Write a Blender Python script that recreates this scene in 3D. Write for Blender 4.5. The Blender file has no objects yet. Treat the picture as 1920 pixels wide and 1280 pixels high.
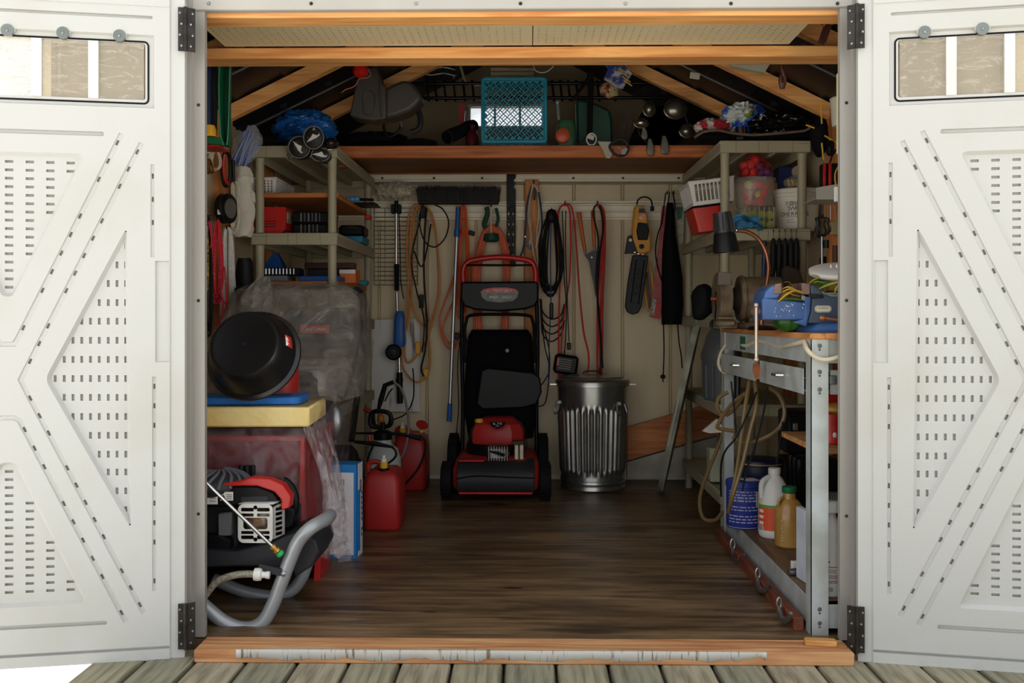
import bpy, bmesh, math, random
from mathutils import Vector, Matrix, noise
from mathutils.geometry import delaunay_2d_cdt
random.seed(7)
scene = bpy.context.scene
COL = scene.collection
PI = math.pi
# ------------------------------------------------------------------ camera
FPX = 1876.0                       # focal length in pixels of a 1920 wide frame
YAW = 30.0/FPX
CAM = Vector((0.0, -2.8, 0.907))
cam_d = bpy.data.cameras.new('camera'); cam = bpy.data.objects.new('camera', cam_d)
COL.objects.link(cam); scene.camera = cam
cam_d.sensor_width = 36.0; cam_d.lens = FPX/1920*36
cam_d.shift_y = -48/1920
cam_d.clip_start = 0.05
cam.location = CAM; cam.rotation_euler = (PI/2, 0, YAW)
# ------------------------------------------------------------------ light
world = bpy.data.worlds.new('overcast_sky'); scene.world = world
world.use_nodes = True
bg = world.node_tree.nodes['Background']
bg.inputs['Color'].default_value = (0.93, 0.96, 1.0, 1); bg.inputs['Strength'].default_value = 1.1
sun_d = bpy.data.lights.new('sun', 'SUN'); sun = bpy.data.objects.new('sun', sun_d); COL.objects.link(sun)
sun_d.energy = 16.0; sun_d.angle = math.radians(1.0); sun_d.color = (1.0, 0.96, 0.9)
sun.rotation_euler = (math.radians(-38), math.radians(-12), 0)     # stands behind the shed
sun.location = (-3, 6, 6)
vs = scene.view_settings
vs.view_transform = 'Standard'; vs.look = 'None'; vs.gamma = 1.0; vs.use_curve_mapping = False
vs.exposure = 0.2
# ------------------------------------------------------------------ helpers
_cf = Vector((-math.sin(YAW), math.cos(YAW), 0)); _cr = Vector((math.cos(YAW), math.sin(YAW), 0))
def G(px, py, D):
    """point of the place seen at px,py on the depth plane D metres in front of the camera"""
    d = _cf + _cr*((px-960)/FPX) + Vector((0, 0, (592-py)/FPX))
    return CAM + d*(D/d.y)
def S(px, D): return px*D/FPX
def FD(py): return 0.907*FPX/(py-592)          # depth of a floor point
V = Vector
X3, Y3, Z3 = V((1, 0, 0)), V((0, 1, 0)), V((0, 0, 1))
def srgb(c):
    out = []
    for x in c[:3]:
        x /= 255.0
        out.append(x/12.92 if x <= 0.04045 else ((x+0.055)/1.055)**2.4)
    return (*out, 1.0)
_mats = {}
def M(name, rgb, rough=0.55, metal=0.0, var=0.12, scale=6.0, bump=0.0, bscale=None, rgb2=None, stretch=None,
      alpha=1.0, trans=0.0, spec=None, coat=0.0, detail=4.0, lo=0.35, hi=0.65):
    if name in _mats: return _mats[name]
    m = bpy.data.materials.new(name); m.use_nodes = True
    nt = m.node_tree; N = nt.nodes; L = nt.links
    b = N['Principled BSDF']
    b.inputs['Roughness'].default_value = rough; b.inputs['Metallic'].default_value = metal
    if spec is not None: b.inputs['Specular IOR Level'].default_value = spec
    if coat: b.inputs['Coat Weight'].default_value = coat
    if trans: b.inputs['Transmission Weight'].default_value = trans
    b.inputs['Alpha'].default_value = alpha
    c1 = srgb(rgb)
    if rgb2: c2 = srgb(rgb2)
    else: c2 = tuple(min(1, x*(1-var*1.6)) for x in c1[:3])+(1,)
    tc = N.new('ShaderNodeTexCoord'); src = tc.outputs['Object']
    if stretch:
        mp = N.new('ShaderNodeMapping'); mp.inputs['Scale'].default_value = stretch
        L.new(src, mp.inputs['Vector']); src = mp.outputs['Vector']
    nz = N.new('ShaderNodeTexNoise'); nz.inputs['Scale'].default_value = scale; nz.inputs['Detail'].default_value = detail
    L.new(src, nz.inputs['Vector'])
    rp = N.new('ShaderNodeValToRGB'); rp.color_ramp.elements[0].position = lo; rp.color_ramp.elements[1].position = hi
    rp.color_ramp.elements[0].color = c2; rp.color_ramp.elements[1].color = c1
    L.new(nz.outputs['Fac'], rp.inputs['Fac']); L.new(rp.outputs['Color'], b.inputs['Base Color'])
    if bump:
        bz = N.new('ShaderNodeTexNoise'); bz.inputs['Scale'].default_value = bscale or scale*4; bz.inputs['Detail'].default_value = 3
        L.new(src, bz.inputs['Vector'])
        bp = N.new('ShaderNodeBump'); bp.inputs['Strength'].default_value = bump; bp.inputs['Distance'].default_value = 0.004
        L.new(bz.outputs['Fac'], bp.inputs['Height']); L.new(bp.outputs['Normal'], b.inputs['Normal'])
    _mats[name] = m
    return m
def Wood(name, rgb, rgb2, axis='x', scale=3.0, rough=0.6, ring=14.0, knots=True):
    """sawn timber: grain lines stretched along one axis, with knots"""
    if name in _mats: return _mats[name]
    m = bpy.data.materials.new(name); m.use_nodes = True
    nt = m.node_tree; N = nt.nodes; L = nt.links; b = N['Principled BSDF']
    b.inputs['Roughness'].default_value = rough
    tc = N.new('ShaderNodeTexCoord'); mp = N.new('ShaderNodeMapping')
    st = {'x': (0.07, 1, 1), 'y': (1, 0.07, 1), 'z': (1, 1, 0.07)}[axis]
    mp.inputs['Scale'].default_value = st
    L.new(tc.outputs['Object'], mp.inputs['Vector'])
    nz = N.new('ShaderNodeTexNoise'); nz.inputs['Scale'].default_value = ring*3; nz.inputs['Detail'].default_value = 5; nz.inputs['Distortion'].default_value = 0.6
    L.new(mp.outputs['Vector'], nz.inputs['Vector'])
    rp = N.new('ShaderNodeValToRGB'); e = rp.color_ramp.elements
    e[0].position = 0.32; e[0].color = srgb(rgb2); e[1].position = 0.62; e[1].color = srgb(rgb)
    L.new(nz.outputs['Fac'], rp.inputs['Fac'])
    col = rp.outputs['Color']
    if knots:
        vo = N.new('ShaderNodeTexVoronoi'); vo.inputs['Scale'].default_value = scale; 
        mp2 = N.new('ShaderNodeMapping'); mp2.inputs['Scale'].default_value = tuple(0.55 if s < 1 else 1.6 for s in st)
        L.new(tc.outputs['Object'], mp2.inputs['Vector']); L.new(mp2.outputs['Vector'], vo.inputs['Vector'])
        kr = N.new('ShaderNodeValToRGB'); k = kr.color_ramp.elements
        k[0].position = 0.02; k[0].color = (1, 1, 1, 1); k[1].position = 0.085; k[1].color = (0, 0, 0, 1)
        L.new(vo.outputs['Distance'], kr.inputs['Fac'])
        mx = N.new('ShaderNodeMix'); mx.data_type = 'RGBA'
        L.new(kr.outputs['Color'], mx.inputs['Factor']); L.new(col, mx.inputs['A'])
        mx.inputs['B'].default_value = tuple(0.35*x for x in srgb(rgb2)[:3])+(1,)
        col = mx.outputs['Result']
    L.new(col, b.inputs['Base Color'])
    bp = N.new('ShaderNodeBump'); bp.inputs['Strength'].default_value = 0.18; bp.inputs['Distance'].default_value = 0.003
    L.new(nz.outputs['Fac'], bp.inputs['Height']); L.new(bp.outputs['Normal'], b.inputs['Normal'])
    _mats[name] = m
    return m
def Film(name, rgb, alpha=0.4, rough=0.25, bump=0.6, bscale=12, milky=0.4):
    """thin clear sheet: partly see-through, crinkled and glossy"""
    if name in _mats: return _mats[name]
    m = bpy.data.materials.new(name); m.use_nodes = True
    nt = m.node_tree; N = nt.nodes; L = nt.links; b = N['Principled BSDF']
    b.inputs['Base Color'].default_value = srgb(rgb); b.inputs['Roughness'].default_value = rough
    b.inputs['Specular IOR Level'].default_value = 0.8
    tc = N.new('ShaderNodeTexCoord')
    nz = N.new('ShaderNodeTexNoise'); nz.inputs['Scale'].default_value = bscale; nz.inputs['Detail'].default_value = 5; nz.inputs['Distortion'].default_value = 1.2
    L.new(tc.outputs['Object'], nz.inputs['Vector'])
    mr = N.new('ShaderNodeMapRange'); mr.inputs['From Min'].default_value = 0.35; mr.inputs['From Max'].default_value = 0.7
    mr.inputs['To Min'].default_value = alpha*(1-milky); mr.inputs['To Max'].default_value = min(1, alpha*(1+milky))
    L.new(nz.outputs['Fac'], mr.inputs['Value']); L.new(mr.outputs['Result'], b.inputs['Alpha'])
    bp = N.new('ShaderNodeBump'); bp.inputs['Strength'].default_value = bump; bp.inputs['Distance'].default_value = 0.02
    L.new(nz.outputs['Fac'], bp.inputs['Height']); L.new(bp.outputs['Normal'], b.inputs['Normal'])
    _mats[name] = m
    return m
def smooth(pts, n=6, closed=False):
    """Catmull-Rom through the points"""
    P = [V(p) for p in pts]; out = []; k = len(P)
    rng = range(k) if closed else range(k-1)
    for i in rng:
        if closed: a, b, c, d = P[i-1], P[i], P[(i+1) % k], P[(i+2) % k]
        else: a, b, c, d = P[max(i-1, 0)], P[i], P[i+1], P[min(i+2, k-1)]
        for j in range(n):
            t = j/n
            out.append(0.5*((2*b)+(c-a)*t+(2*a-5*b+4*c-d)*t*t+(3*b-a-3*c+d)*t**3))
    if not closed: out.append(P[-1])
    return out
def frame(o, u, v):
    u = V(u).normalized(); n = u.cross(V(v)).normalized(); v2 = n.cross(u)
    return (V(o), u, v2, n)
def camframe(o): return (V(o), X3, Z3, -Y3)      # faces the doorway: u right, v up, n towards the viewer
def inside(p, poly):
    c = False; k = len(poly)
    for i in range(k):
        (x1_, y1_), (x2_, y2_) = poly[i], poly[(i+1) % k]
        if (y1_ > p[1]) != (y2_ > p[1]) and p[0] < (x2_-x1_)*(p[1]-y1_)/(y2_-y1_)+x1_: c = not c
    return c
class MB:
    def __init__(s): s.v = []; s.f = []
    def add(s, vs_, fs):
        o = len(s.v); s.v += [V(p) for p in vs_]; s.f += [tuple(i+o for i in f) for f in fs]; return s
    def box(s, c, sx, sy, sz, rot=None, bev=0.0):
        c = V(c); hx, hy, hz = sx/2, sy/2, sz/2
        if bev <= 0:
            vs_ = [V((x, y, z)) for x in (-hx, hx) for y in (-hy, hy) for z in (-hz, hz)]
            fs = [(0, 1, 3, 2), (4, 6, 7, 5), (0, 4, 5, 1), (2, 3, 7, 6), (0, 2, 6, 4), (1, 5, 7, 3)]
        else:
            b = min(bev, hx*.95, hy*.95, hz*.95); idx = {}; vs_ = []; fs = []
            for a in range(3):
                for sx_ in (-1, 1):
                    for sy_ in (-1, 1):
                        for sz_ in (-1, 1):
                            q = [sx_*hx, sy_*hy, sz_*hz]; sg = (sx_, sy_, sz_)
                            for k in range(3):
                                if k != a: q[k] -= sg[k]*b
                            idx[(a, sx_, sy_, sz_)] = len(vs_); vs_.append(V(q))
            def I(a, t): return idx[(a,)+tuple(t)]
            for a in range(3):
                o1, o2 = [k for k in range(3) if k != a]
                for sg in (-1, 1):
                    ring = []
                    for p, q in ((-1, -1), (1, -1), (1, 1), (-1, 1)):
                        t = [0, 0, 0]; t[a] = sg; t[o1] = p; t[o2] = q; ring.append(I(a, t))
                    fs.append(tuple(ring))
                # edges along axis a
                for p in (-1, 1):
                    for q in (-1, 1):
                        t0 = [0]*3; t0[a] = -1; t0[o1] = p; t0[o2] = q
                        t1 = list(t0); t1[a] = 1
                        fs.append((I(o1, t0), I(o1, t1), I(o2, t1), I(o2, t0)))
            for x in (-1, 1):
                for y in (-1, 1):
                    for z in (-1, 1):
                        fs.append((I(0, (x, y, z)), I(1, (x, y, z)), I(2, (x, y, z))))
        if rot is not None: vs_ = [rot @ p for p in vs_]
        return s.add([c+p for p in vs_], fs)
    def bar(s, p0, p1, w, h, up=Z3):
        """rectangular bar from p0 to p1; h along up"""
        p0, p1 = V(p0), V(p1); d = (p1-p0).normalized(); r = d.cross(V(up)); 
        if r.length < 1e-4: r = d.cross(X3)
        r.normalize(); u = r.cross(d)
        vs_ = [p+r*(a*w/2)+u*(b*h/2) for p in (p0, p1) for a, b in ((-1, -1), (1, -1), (1, 1), (-1, 1))]
        return s.add(vs_, [(3, 2, 1, 0), (4, 5, 6, 7), (0, 1, 5, 4), (1, 2, 6, 5), (2, 3, 7, 6), (3, 0, 4, 7)])
    def tube(s, pts, r, n=8, closed=False, caps=True, flat=None):
        P = [V(p) for p in pts]; k = len(P)
        R = list(r) if isinstance(r, (list, tuple)) else [r]*k
        T = []
        for i in range(k):
            a = P[i-1] if (i > 0 or closed) else P[i]; b = P[(i+1) % k] if (i < k-1 or closed) else P[i]
            t = b-a; T.append(t.normalized() if t.length > 1e-9 else (T[-1] if T else Z3))
        u = T[0].cross(Z3)
        if u.length < 1e-3: u = T[0].cross(X3)
        u.normalize(); vs_ = []; fs = []
        for i in range(k):
            u = u-T[i]*u.dot(T[i])
            if u.length < 1e-6: u = T[i].orthogonal()
            u.normalize(); w = T[i].cross(u)
            fl = flat or 1.0
            vs_ += [P[i]+(u*math.cos(2*PI*j/n)+w*(math.sin(2*PI*j/n)*fl))*R[i] for j in range(n)]
        m = k if closed else k-1
        for i in range(m):
            a, b = i*n, ((i+1) % k)*n
            fs += [(a+j, a+(j+1) % n, b+(j+1) % n, b+j) for j in range(n)]
        if caps and not closed: fs += [tuple(reversed(range(n))), tuple((k-1)*n+j for j in range(n))]
        return s.add(vs_, fs)
    def cyl(s, p0, p1, r0, r1=None, n=16, caps=True):
        return s.tube([p0, p1], [r0, r0 if r1 is None else r1], n, caps=caps)
    def lathe(s, prof, o=(0, 0, 0), axis=Z3, n=24, a0=0.0, a1=2*PI, sx=1.0, sy=1.0, ref=None):
        o = V(o); ax = V(axis).normalized(); u = V(ref) if ref is not None else (X3 if abs(ax.x) < .9 else Y3)
        u = (u-ax*u.dot(ax)).normalized(); w = ax.cross(u)
        full = abs(a1-a0-2*PI) < 1e-6; cnt = n if full else n+1
        vs_ = []; fs = []
        for (r, z) in prof:
            vs_ += [o+ax*z+(u*(math.cos(a0+(a1-a0)*j/n)*sx)+w*(math.sin(a0+(a1-a0)*j/n)*sy))*r for j in range(cnt)]
        for i in range(len(prof)-1):
            for j in range(n):
                j2 = (j+1) % cnt
                fs.append((i*cnt+j, i*cnt+j2, (i+1)*cnt+j2, (i+1)*cnt+j))
        if full:
            if prof[0][0] > 1e-5: fs.append(tuple(reversed(range(cnt))))
            if prof[-1][0] > 1e-5: fs.append(tuple((len(prof)-1)*cnt+j for j in range(cnt)))
        return s.add(vs_, fs)
    def sphere(s, c, rx, ry=None, rz=None, n=14, m=8, rot=None):
        ry = rx if ry is None else ry; rz = rx if rz is None else rz; c = V(c); vs_ = []; fs = []
        for i in range(m+1):
            t = PI*i/m
            for j in range(n):
                p = V((rx*math.sin(t)*math.cos(2*PI*j/n), ry*math.sin(t)*math.sin(2*PI*j/n), rz*math.cos(t)))
                vs_.append(c+(rot @ p if rot is not None else p))
        for i in range(m):
            for j in range(n): fs.append((i*n+j, (i+1)*n+j, (i+1)*n+(j+1) % n, i*n+(j+1) % n))
        return s.add(vs_, fs)
    def prism(s, poly, fr, depth, base=0.0):
        """2D outline on frame (o,u,v,n), extruded from base by depth along n"""
        o, u, v, n = fr; k = len(poly)
        area = sum(poly[i][0]*poly[(i+1) % k][1]-poly[(i+1) % k][0]*poly[i][1] for i in range(k))
        if area < 0: poly = list(reversed(poly))
        if depth < 0: base, depth = base+depth, -depth
        vs_ = [o+u*x+v*y+n*base for x, y in poly]+[o+u*x+v*y+n*(base+depth) for x, y in poly]
        fs = [tuple(reversed(range(k))), tuple(range(k, 2*k))]+[(i, (i+1) % k, k+(i+1) % k, k+i) for i in range(k)]
        return s.add(vs_, fs)
    def loft(s, rings, caps=True, closed_ring=True):
        k = len(rings[0]); vs_ = [p for r in rings for p in r]; fs = []
        for i in range(len(rings)-1):
            for j in range(k if closed_ring else k-1):
                fs.append((i*k+j, i*k+(j+1) % k, (i+1)*k+(j+1) % k, (i+1)*k+j))
        if caps and closed_ring: fs += [tuple(reversed(range(k))), tuple((len(rings)-1)*k+j for j in range(k))]
        return s.add(vs_, fs)
    def grid(s, fn, nu, nv, closed_u=False):
        vs_ = [fn(i/nu, j/nv) for j in range(nv+1) for i in range(nu if closed_u else nu+1)]
        w = nu if closed_u else nu+1
        fs = [(j*w+i, j*w+(i+1) % w, (j+1)*w+(i+1) % w, (j+1)*w+i) for j in range(nv) for i in range(nu)]
        return s.add(vs_, fs)
    def sheet(s, outer, fr, z=0.0, holes=()):
        """flat skin with sunk features; hole = (poly, depth, inset, subholes); depth None = cut through"""
        o, u, v, n = fr
        def up(p, h): return o+u*p[0]+v*p[1]+n*h
        def ccw(p):
            a = sum(p[i][0]*p[(i+1) % len(p)][1]-p[(i+1) % len(p)][0]*p[i][1] for i in range(len(p)))
            return list(p) if a > 0 else list(reversed(p))
        outer = ccw(outer); hs = [(ccw(h[0]),)+tuple(h[1:]) for h in holes]
        loops = [[V((x, y)) for x, y in outer]]+[[V((x, y)) for x, y in h[0]] for h in hs]
        pts = []; eds = []
        for l in loops:
            o_ = len(pts); pts += l; eds += [(o_+i, o_+(i+1) % len(l)) for i in range(len(l))]
        r_ = delaunay_2d_cdt(pts, eds, [], 1, 1e-7)
        boxes = [(min(p.x for p in l), max(p.x for p in l), min(p.y for p in l), max(p.y for p in l)) for l in loops[1:]]
        fs = []
        for t in r_[2]:
            cx = sum(r_[0][i].x for i in t)/len(t); cy = sum(r_[0][i].y for i in t)/len(t)
            if any(bx[0] < cx < bx[1] and bx[2] < cy < bx[3] and inside((cx, cy), h[0]) for bx, h in zip(boxes, hs)): continue
            fs.append(tuple(t))
        s.add([up(p, z) for p in r_[0]], fs)
        for h in hs:
            p, d, ins, sub = h
            k = len(p)
            if d is None: continue
            cx = sum(a for a, _ in p)/k; cy = sum(b for _, b in p)/k
            if ins:
                q = []
                for i in range(k):
                    a, b, c = V(p[i-1]), V(p[i]), V(p[(i+1) % k])
                    e1 = (b-a).normalized(); e2 = (c-b).normalized()
                    n1 = V((-e1.y, e1.x)); n2 = V((-e2.y, e2.x)); m = n1+n2
                    m = m/max(0.35, m.dot(n1)) if m.length > 1e-6 else n1
                    q.append(tuple(b+m*ins))
            else: q = p
            s.add([up(a, z) for a in p]+[up(a, z-d) for a in q], [(i, k+i, k+(i+1) % k, (i+1) % k) for i in range(k)])
            s.sheet(q, fr, z-d, sub)
        return s
    def jitter(s, amp, seed=0, scale=8.0):
        off = V((seed*3.1, seed*1.7, seed*2.3))
        s.v = [p+noise.noise_vector((p+off)*scale)*amp for p in s.v]; return s
    def build(s, name, mat, parent=None, label=None, cat=None, group=None, kind=None, sub=0, solid=0, sharp=38, bevel=0, seg=1):
        L0 = V((0, 0, 0))
        if parent is not None:
            r = parent
            while r.parent is not None: r = r.parent
            L0 = r.location.copy()
        else:
            xs = [p.x for p in s.v]; ys = [p.y for p in s.v]; zs = [p.z for p in s.v]
            L0 = V(((min(xs)+max(xs))/2, (min(ys)+max(ys))/2, min(zs)))
        me = bpy.data.meshes.new(name)
        me.from_pydata([p-L0 for p in s.v], [], s.f); me.validate(); me.update()
        bm = bmesh.new(); bm.from_mesh(me); bmesh.ops.recalc_face_normals(bm, faces=bm.faces); bm.to_mesh(me); bm.free()
        if sharp:
            me.polygons.foreach_set('use_smooth', [True]*len(me.polygons))
            me.set_sharp_from_angle(angle=math.radians(sharp))
        me.materials.append(mat)
        o = bpy.data.objects.new(name, me); COL.objects.link(o)
        if parent is not None: o.parent = parent
        else: o.location = L0
        if bevel:
            md = o.modifiers.new('bevel', 'BEVEL'); md.width = bevel; md.segments = seg; md.limit_method = 'ANGLE'
        if sub:
            md = o.modifiers.new('subdivision', 'SUBSURF'); md.levels = sub; md.render_levels = sub
        if solid:
            md = o.modifiers.new('thickness', 'SOLIDIFY'); md.thickness = solid; md.offset = 0
        tag(o, label, cat, group, kind)
        return o
def tag(o, label=None, cat=None, group=None, kind=None):
    if label: o['label'] = label
    if cat: o['category'] = cat
    if group: o['group'] = group
    if kind: o['kind'] = kind
    return o
def thing(name, label, cat, loc=(0, 0, 0), group=None, kind=None):
    o = bpy.data.objects.new(name, None); COL.objects.link(o); o.location = V(loc); o.empty_display_size = 0.05
    return tag(o, label, cat, group, kind)
def copy_tree(o, loc=None, parent=None, label=None):
    c = o.copy(); COL.objects.link(c); c.parent = parent
    if loc is not None: c.location = V(loc)
    if label: c['label'] = label
    for ch in o.children: copy_tree(ch, None, c)
    return c
def text(body, fr, h, mat, parent, width=None, align='CENTER', name='lettering', lift=0.0008, shear=0.0, bold=0.0):
    """flat printed lettering lying on a frame"""
    cu = bpy.data.curves.new('txt', 'FONT'); cu.body = body; cu.size = 1.0; cu.align_x = align; cu.align_y = 'CENTER'
    cu.resolution_u = 3; cu.shear = shear; cu.offset = bold; cu.extrude = 0.0
    ob = bpy.data.objects.new('txt', cu); COL.objects.link(ob)
    dg = bpy.context.evaluated_depsgraph_get()
    me0 = bpy.data.meshes.new_from_object(ob.evaluated_get(dg))
    vs_ = [v.co.copy() for v in me0.vertices]; fs = [tuple(p.vertices) for p in me0.polygons]
    bpy.data.objects.remove(ob); bpy.data.curves.remove(cu); bpy.data.meshes.remove(me0)
    if not vs_: return None
    ys = [p.y for p in vs_]; xs = [p.x for p in vs_]
    sc = h/max(1e-6, max(ys)-min(ys)); sx = sc if width is None else width/max(1e-6, max(xs)-min(xs))
    cy = (max(ys)+min(ys))/2
    o, u, v, n = fr
    b = MB(); b.add([o+u*(p.x*sx)+v*((p.y-cy)*sc)+n*lift for p in vs_], fs)
    return b.build(name, mat, parent, sharp=0)
def rrect(w, h, r, n=4, cx=0, cy=0):
    out = []
    for (sx, sy, a) in ((1, 1, 0), (-1, 1, 90), (-1, -1, 180), (1, -1, 270)):
        for i in range(n+1):
            t = math.radians(a+90*i/n); out.append((cx+sx*(w/2-r)+r*math.cos(t), cy+sy*(h/2-r)+r*math.sin(t)))
    return out
def circ(r, n=16, cx=0, cy=0, ry=None): return [(cx+r*math.cos(2*PI*i/n), cy+(ry or r)*math.sin(2*PI*i/n)) for i in range(n)]
def gpts(lst, D): return [G(p[0], p[1], p[2] if len(p) > 2 else D) for p in lst]
def outline(pts, D, depth, back=True):
    """prism from an outline given by seen corners on plane D, going depth metres away"""
    b = MB(); P = gpts(pts, D); o = P[0]
    poly = [((p-o).x, (p-o).z) for p in P]
    return b.prism(poly, camframe(o), -depth)
# ================================================================== STRUCTURE
m_door = M('door_plastic', (197, 197, 193), 0.42, var=0.05, scale=2.2, bump=0.12, bscale=160, rgb2=(184, 181, 169), lo=0.18, hi=0.5)
m_alu = M('jamb_aluminium', (168, 164, 157), 0.4, 0.25, var=0.12, scale=5, stretch=(1, 1, .12))
m_fascia = M('fascia_white', (182, 179, 171), 0.5, var=0.08, scale=3)
m_wall = M('wall_beige_plastic', (226, 209, 172), 0.5, var=0.12, scale=3, stretch=(1, 1, .3), bump=0.05)
m_rail = M('rail_cream', (242, 234, 212), 0.5, var=0.06)
m_black = M('black_plastic', (19, 19, 21), 0.42, var=0.25, bump=0.05, spec=.22)
m_blackrub = M('black_rubber', (22, 22, 23), 0.75, var=0.2, spec=.2)
m_steel = M('zinc_steel', (170, 172, 174), 0.32, 0.9, var=0.2, scale=14)
m_chrome = M('chrome', (205, 206, 208), 0.16, 1.0, var=0.1)
m_darksteel = M('dark_hinge_steel', (66, 62, 58), 0.45, 0.7, var=0.3, scale=25)
m_pine_x = Wood('pine_timber_x', (248, 186, 116), (218, 144, 80), 'x')
m_pine_y = Wood('pine_timber_y', (230, 160, 96), (196, 120, 64), 'y')
m_pine_z = Wood('pine_timber_z', (222, 150, 88), (186, 112, 60), 'z')
m_white = M('white_plastic', (228, 226, 220), 0.45, var=0.06)
m_print = M('print_black', (30, 30, 32), 0.6, var=0.05)
m_printw = M('print_white', (230, 228, 222), 0.6, var=0.03)
# ---- ground and deck
MB().box((0, 6, -0.33), 60, 60, 0.1).build('ground', M('pale_concrete_ground', (200, 198, 193), 0.85, var=0.1, scale=3, bump=0.2),
    label='pale concrete ground beyond the deck', cat='ground', kind='structure')
deck = thing('deck', 'weathered grey-green wooden deck in front of the shed door', 'deck', (0, -1.5, -0.06), kind='structure')
m_deck = [Wood('deck_plank_%d' % i, c1, c2, 'y', rough=0.8, ring=20, knots=(i == 1)) for i, (c1, c2) in enumerate(
    (((158, 152, 126), (114, 108, 86)), ((146, 142, 120), (100, 96, 78)), ((166, 158, 134), (120, 110, 90))))]
pl = 0.140
xk = -1.185
k = 0
proto = [None]*3
while xk < 2.6:
    i = (k*7+k//3) % 3
    y0, y1 = -3.4, 0.10
    if proto[i] is None:
        b = MB(); b.box((xk+pl/2, (y0+y1)/2, -0.05), pl-0.008, y1-y0, 0.036, bev=0.004)
        o = b.build('plank', m_deck[i], deck); proto[i] = (o, xk)
    else:
        o = proto[i][0].copy(); COL.objects.link(o); o.parent = deck; o.location.x = xk-proto[i][1]
    xk += pl; k += 1
b = MB(); b.box((-1.17, -1.65, -0.16), 0.04, 3.4, 0.17); b.box((2.5, -1.65, -0.16), 0.04, 3.4, 0.17); b.box((0.7, 0.05, -0.16), 3.6, 0.04, 0.17); b.box((0.7, -3.3, -0.16), 3.6, 0.04, 0.17)
b.build('deck_frame', m_deck[1], deck)
# ---- floor: stained plywood
def floor_mat():
    m = bpy.data.materials.new('stained_plywood'); m.use_nodes = True
    nt = m.node_tree; N = nt.nodes; L = nt.links; b = N['Principled BSDF']
    b.inputs['Roughness'].default_value = 0.4
    tc = N.new('ShaderNodeTexCoord'); mp = N.new('ShaderNodeMapping'); mp.inputs['Scale'].default_value = (0.11, 1, 1)
    L.new(tc.outputs['Object'], mp.inputs['Vector'])
    g = N.new('ShaderNodeTexNoise'); g.inputs['Scale'].default_value = 26; g.inputs['Detail'].default_value = 6; g.inputs['Distortion'].default_value = 0.7
    L.new(mp.outputs['Vector'], g.inputs['Vector'])
    rp = N.new('ShaderNodeValToRGB'); e = rp.color_ramp.elements
    e[0].position = 0.3; e[0].color = srgb((72, 56, 40)); e[1].position = 0.68; e[1].color = srgb((150, 121, 86))
    L.new(g.outputs['Fac'], rp.inputs['Fac'])
    st = N.new('ShaderNodeTexNoise'); st.inputs['Scale'].default_value = 2.6; st.inputs['Detail'].default_value = 7; st.inputs['Roughness'].default_value = 0.65
    mp2 = N.new('ShaderNodeMapping'); mp2.inputs['Scale'].default_value = (0.6, 1.6, 1); L.new(tc.outputs['Object'], mp2.inputs['Vector']); L.new(mp2.outputs['Vector'], st.inputs['Vector'])
    sr = N.new('ShaderNodeValToRGB'); s_ = sr.color_ramp.elements
    s_[0].position = 0.36; s_[0].color = (0.32, 0.29, 0.26, 1); s_[1].position = 0.62; s_[1].color = (1, 1, 1, 1)
    L.new(st.outputs['Fac'], sr.inputs['Fac'])
    mx = N.new('ShaderNodeMix'); mx.data_type = 'RGBA'; mx.blend_type = 'MULTIPLY'; mx.inputs['Factor'].default_value = 0.9
    L.new(rp.outputs['Color'], mx.inputs['A']); L.new(sr.outputs['Color'], mx.inputs['B'])
    # dark oil spots
    vo = N.new('ShaderNodeTexNoise'); vo.inputs['Scale'].default_value = 9; vo.inputs['Detail'].default_value = 3
    mp3 = N.new('ShaderNodeMapping'); mp3.inputs['Scale'].default_value = (0.45, 1.3, 1); mp3.inputs['Location'].default_value = (3, 1, 0)
    L.new(tc.outputs['Object'], mp3.inputs['Vector']); L.new(mp3.outputs['Vector'], vo.inputs['Vector'])
    vr = N.new('ShaderNodeValToRGB'); v_ = vr.color_ramp.elements
    v_[0].position = 0.68; v_[0].color = (0, 0, 0, 1); v_[1].position = 0.72; v_[1].color = (1, 1, 1, 1)
    L.new(vo.outputs['Fac'], vr.inputs['Fac'])
    m2 = N.new('ShaderNodeMix'); m2.data_type = 'RGBA'; L.new(vr.outputs['Color'], m2.inputs['Factor']); L.new(mx.outputs['Result'], m2.inputs['A'])
    m2.inputs['B'].default_value = srgb((38, 28, 20))
    # pale scuffs
    sc = N.new('ShaderNodeTexNoise'); sc.inputs['Scale'].default_value = 5; sc.inputs['Detail'].default_value = 8; sc.inputs['Roughness'].default_value = 0.75
    mp4 = N.new('ShaderNodeMapping'); mp4.inputs['Scale'].default_value = (0.5, 2.4, 1); mp4.inputs['Location'].default_value = (7, 4, 0)
    L.new(tc.outputs['Object'], mp4.inputs['Vector']); L.new(mp4.outputs['Vector'], sc.inputs['Vector'])
    s4 = N.new('ShaderNodeValToRGB'); q = s4.color_ramp.elements
    q[0].position = 0.66; q[0].color = (0, 0, 0, 1); q[1].position = 0.8; q[1].color = (0.55, 0.55, 0.55, 1)
    L.new(sc.outputs['Fac'], s4.inputs['Fac'])
    m3 = N.new('ShaderNodeMix'); m3.data_type = 'RGBA'; L.new(s4.outputs['Color'], m3.inputs['Factor']); L.new(m2.outputs['Result'], m3.inputs['A'])
    m3.inputs['B'].default_value = srgb((176, 172, 164))
    L.new(m3.outputs['Result'], b.inputs['Base Color'])
    bp = N.new('ShaderNodeBump'); bp.inputs['Strength'].default_value = 0.25; bp.inputs['Distance'].default_value = 0.003
    L.new(g.outputs['Fac'], bp.inputs['Height']); L.new(bp.outputs['Normal'], b.inputs['Normal'])
    return m
b = MB(); b.box((0, 1.42, -0.02), 2.66, 2.84, 0.04)
b.build('floor', floor_mat(), label='dark stained plywood floor of the shed', cat='floor', kind='structure')
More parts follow.
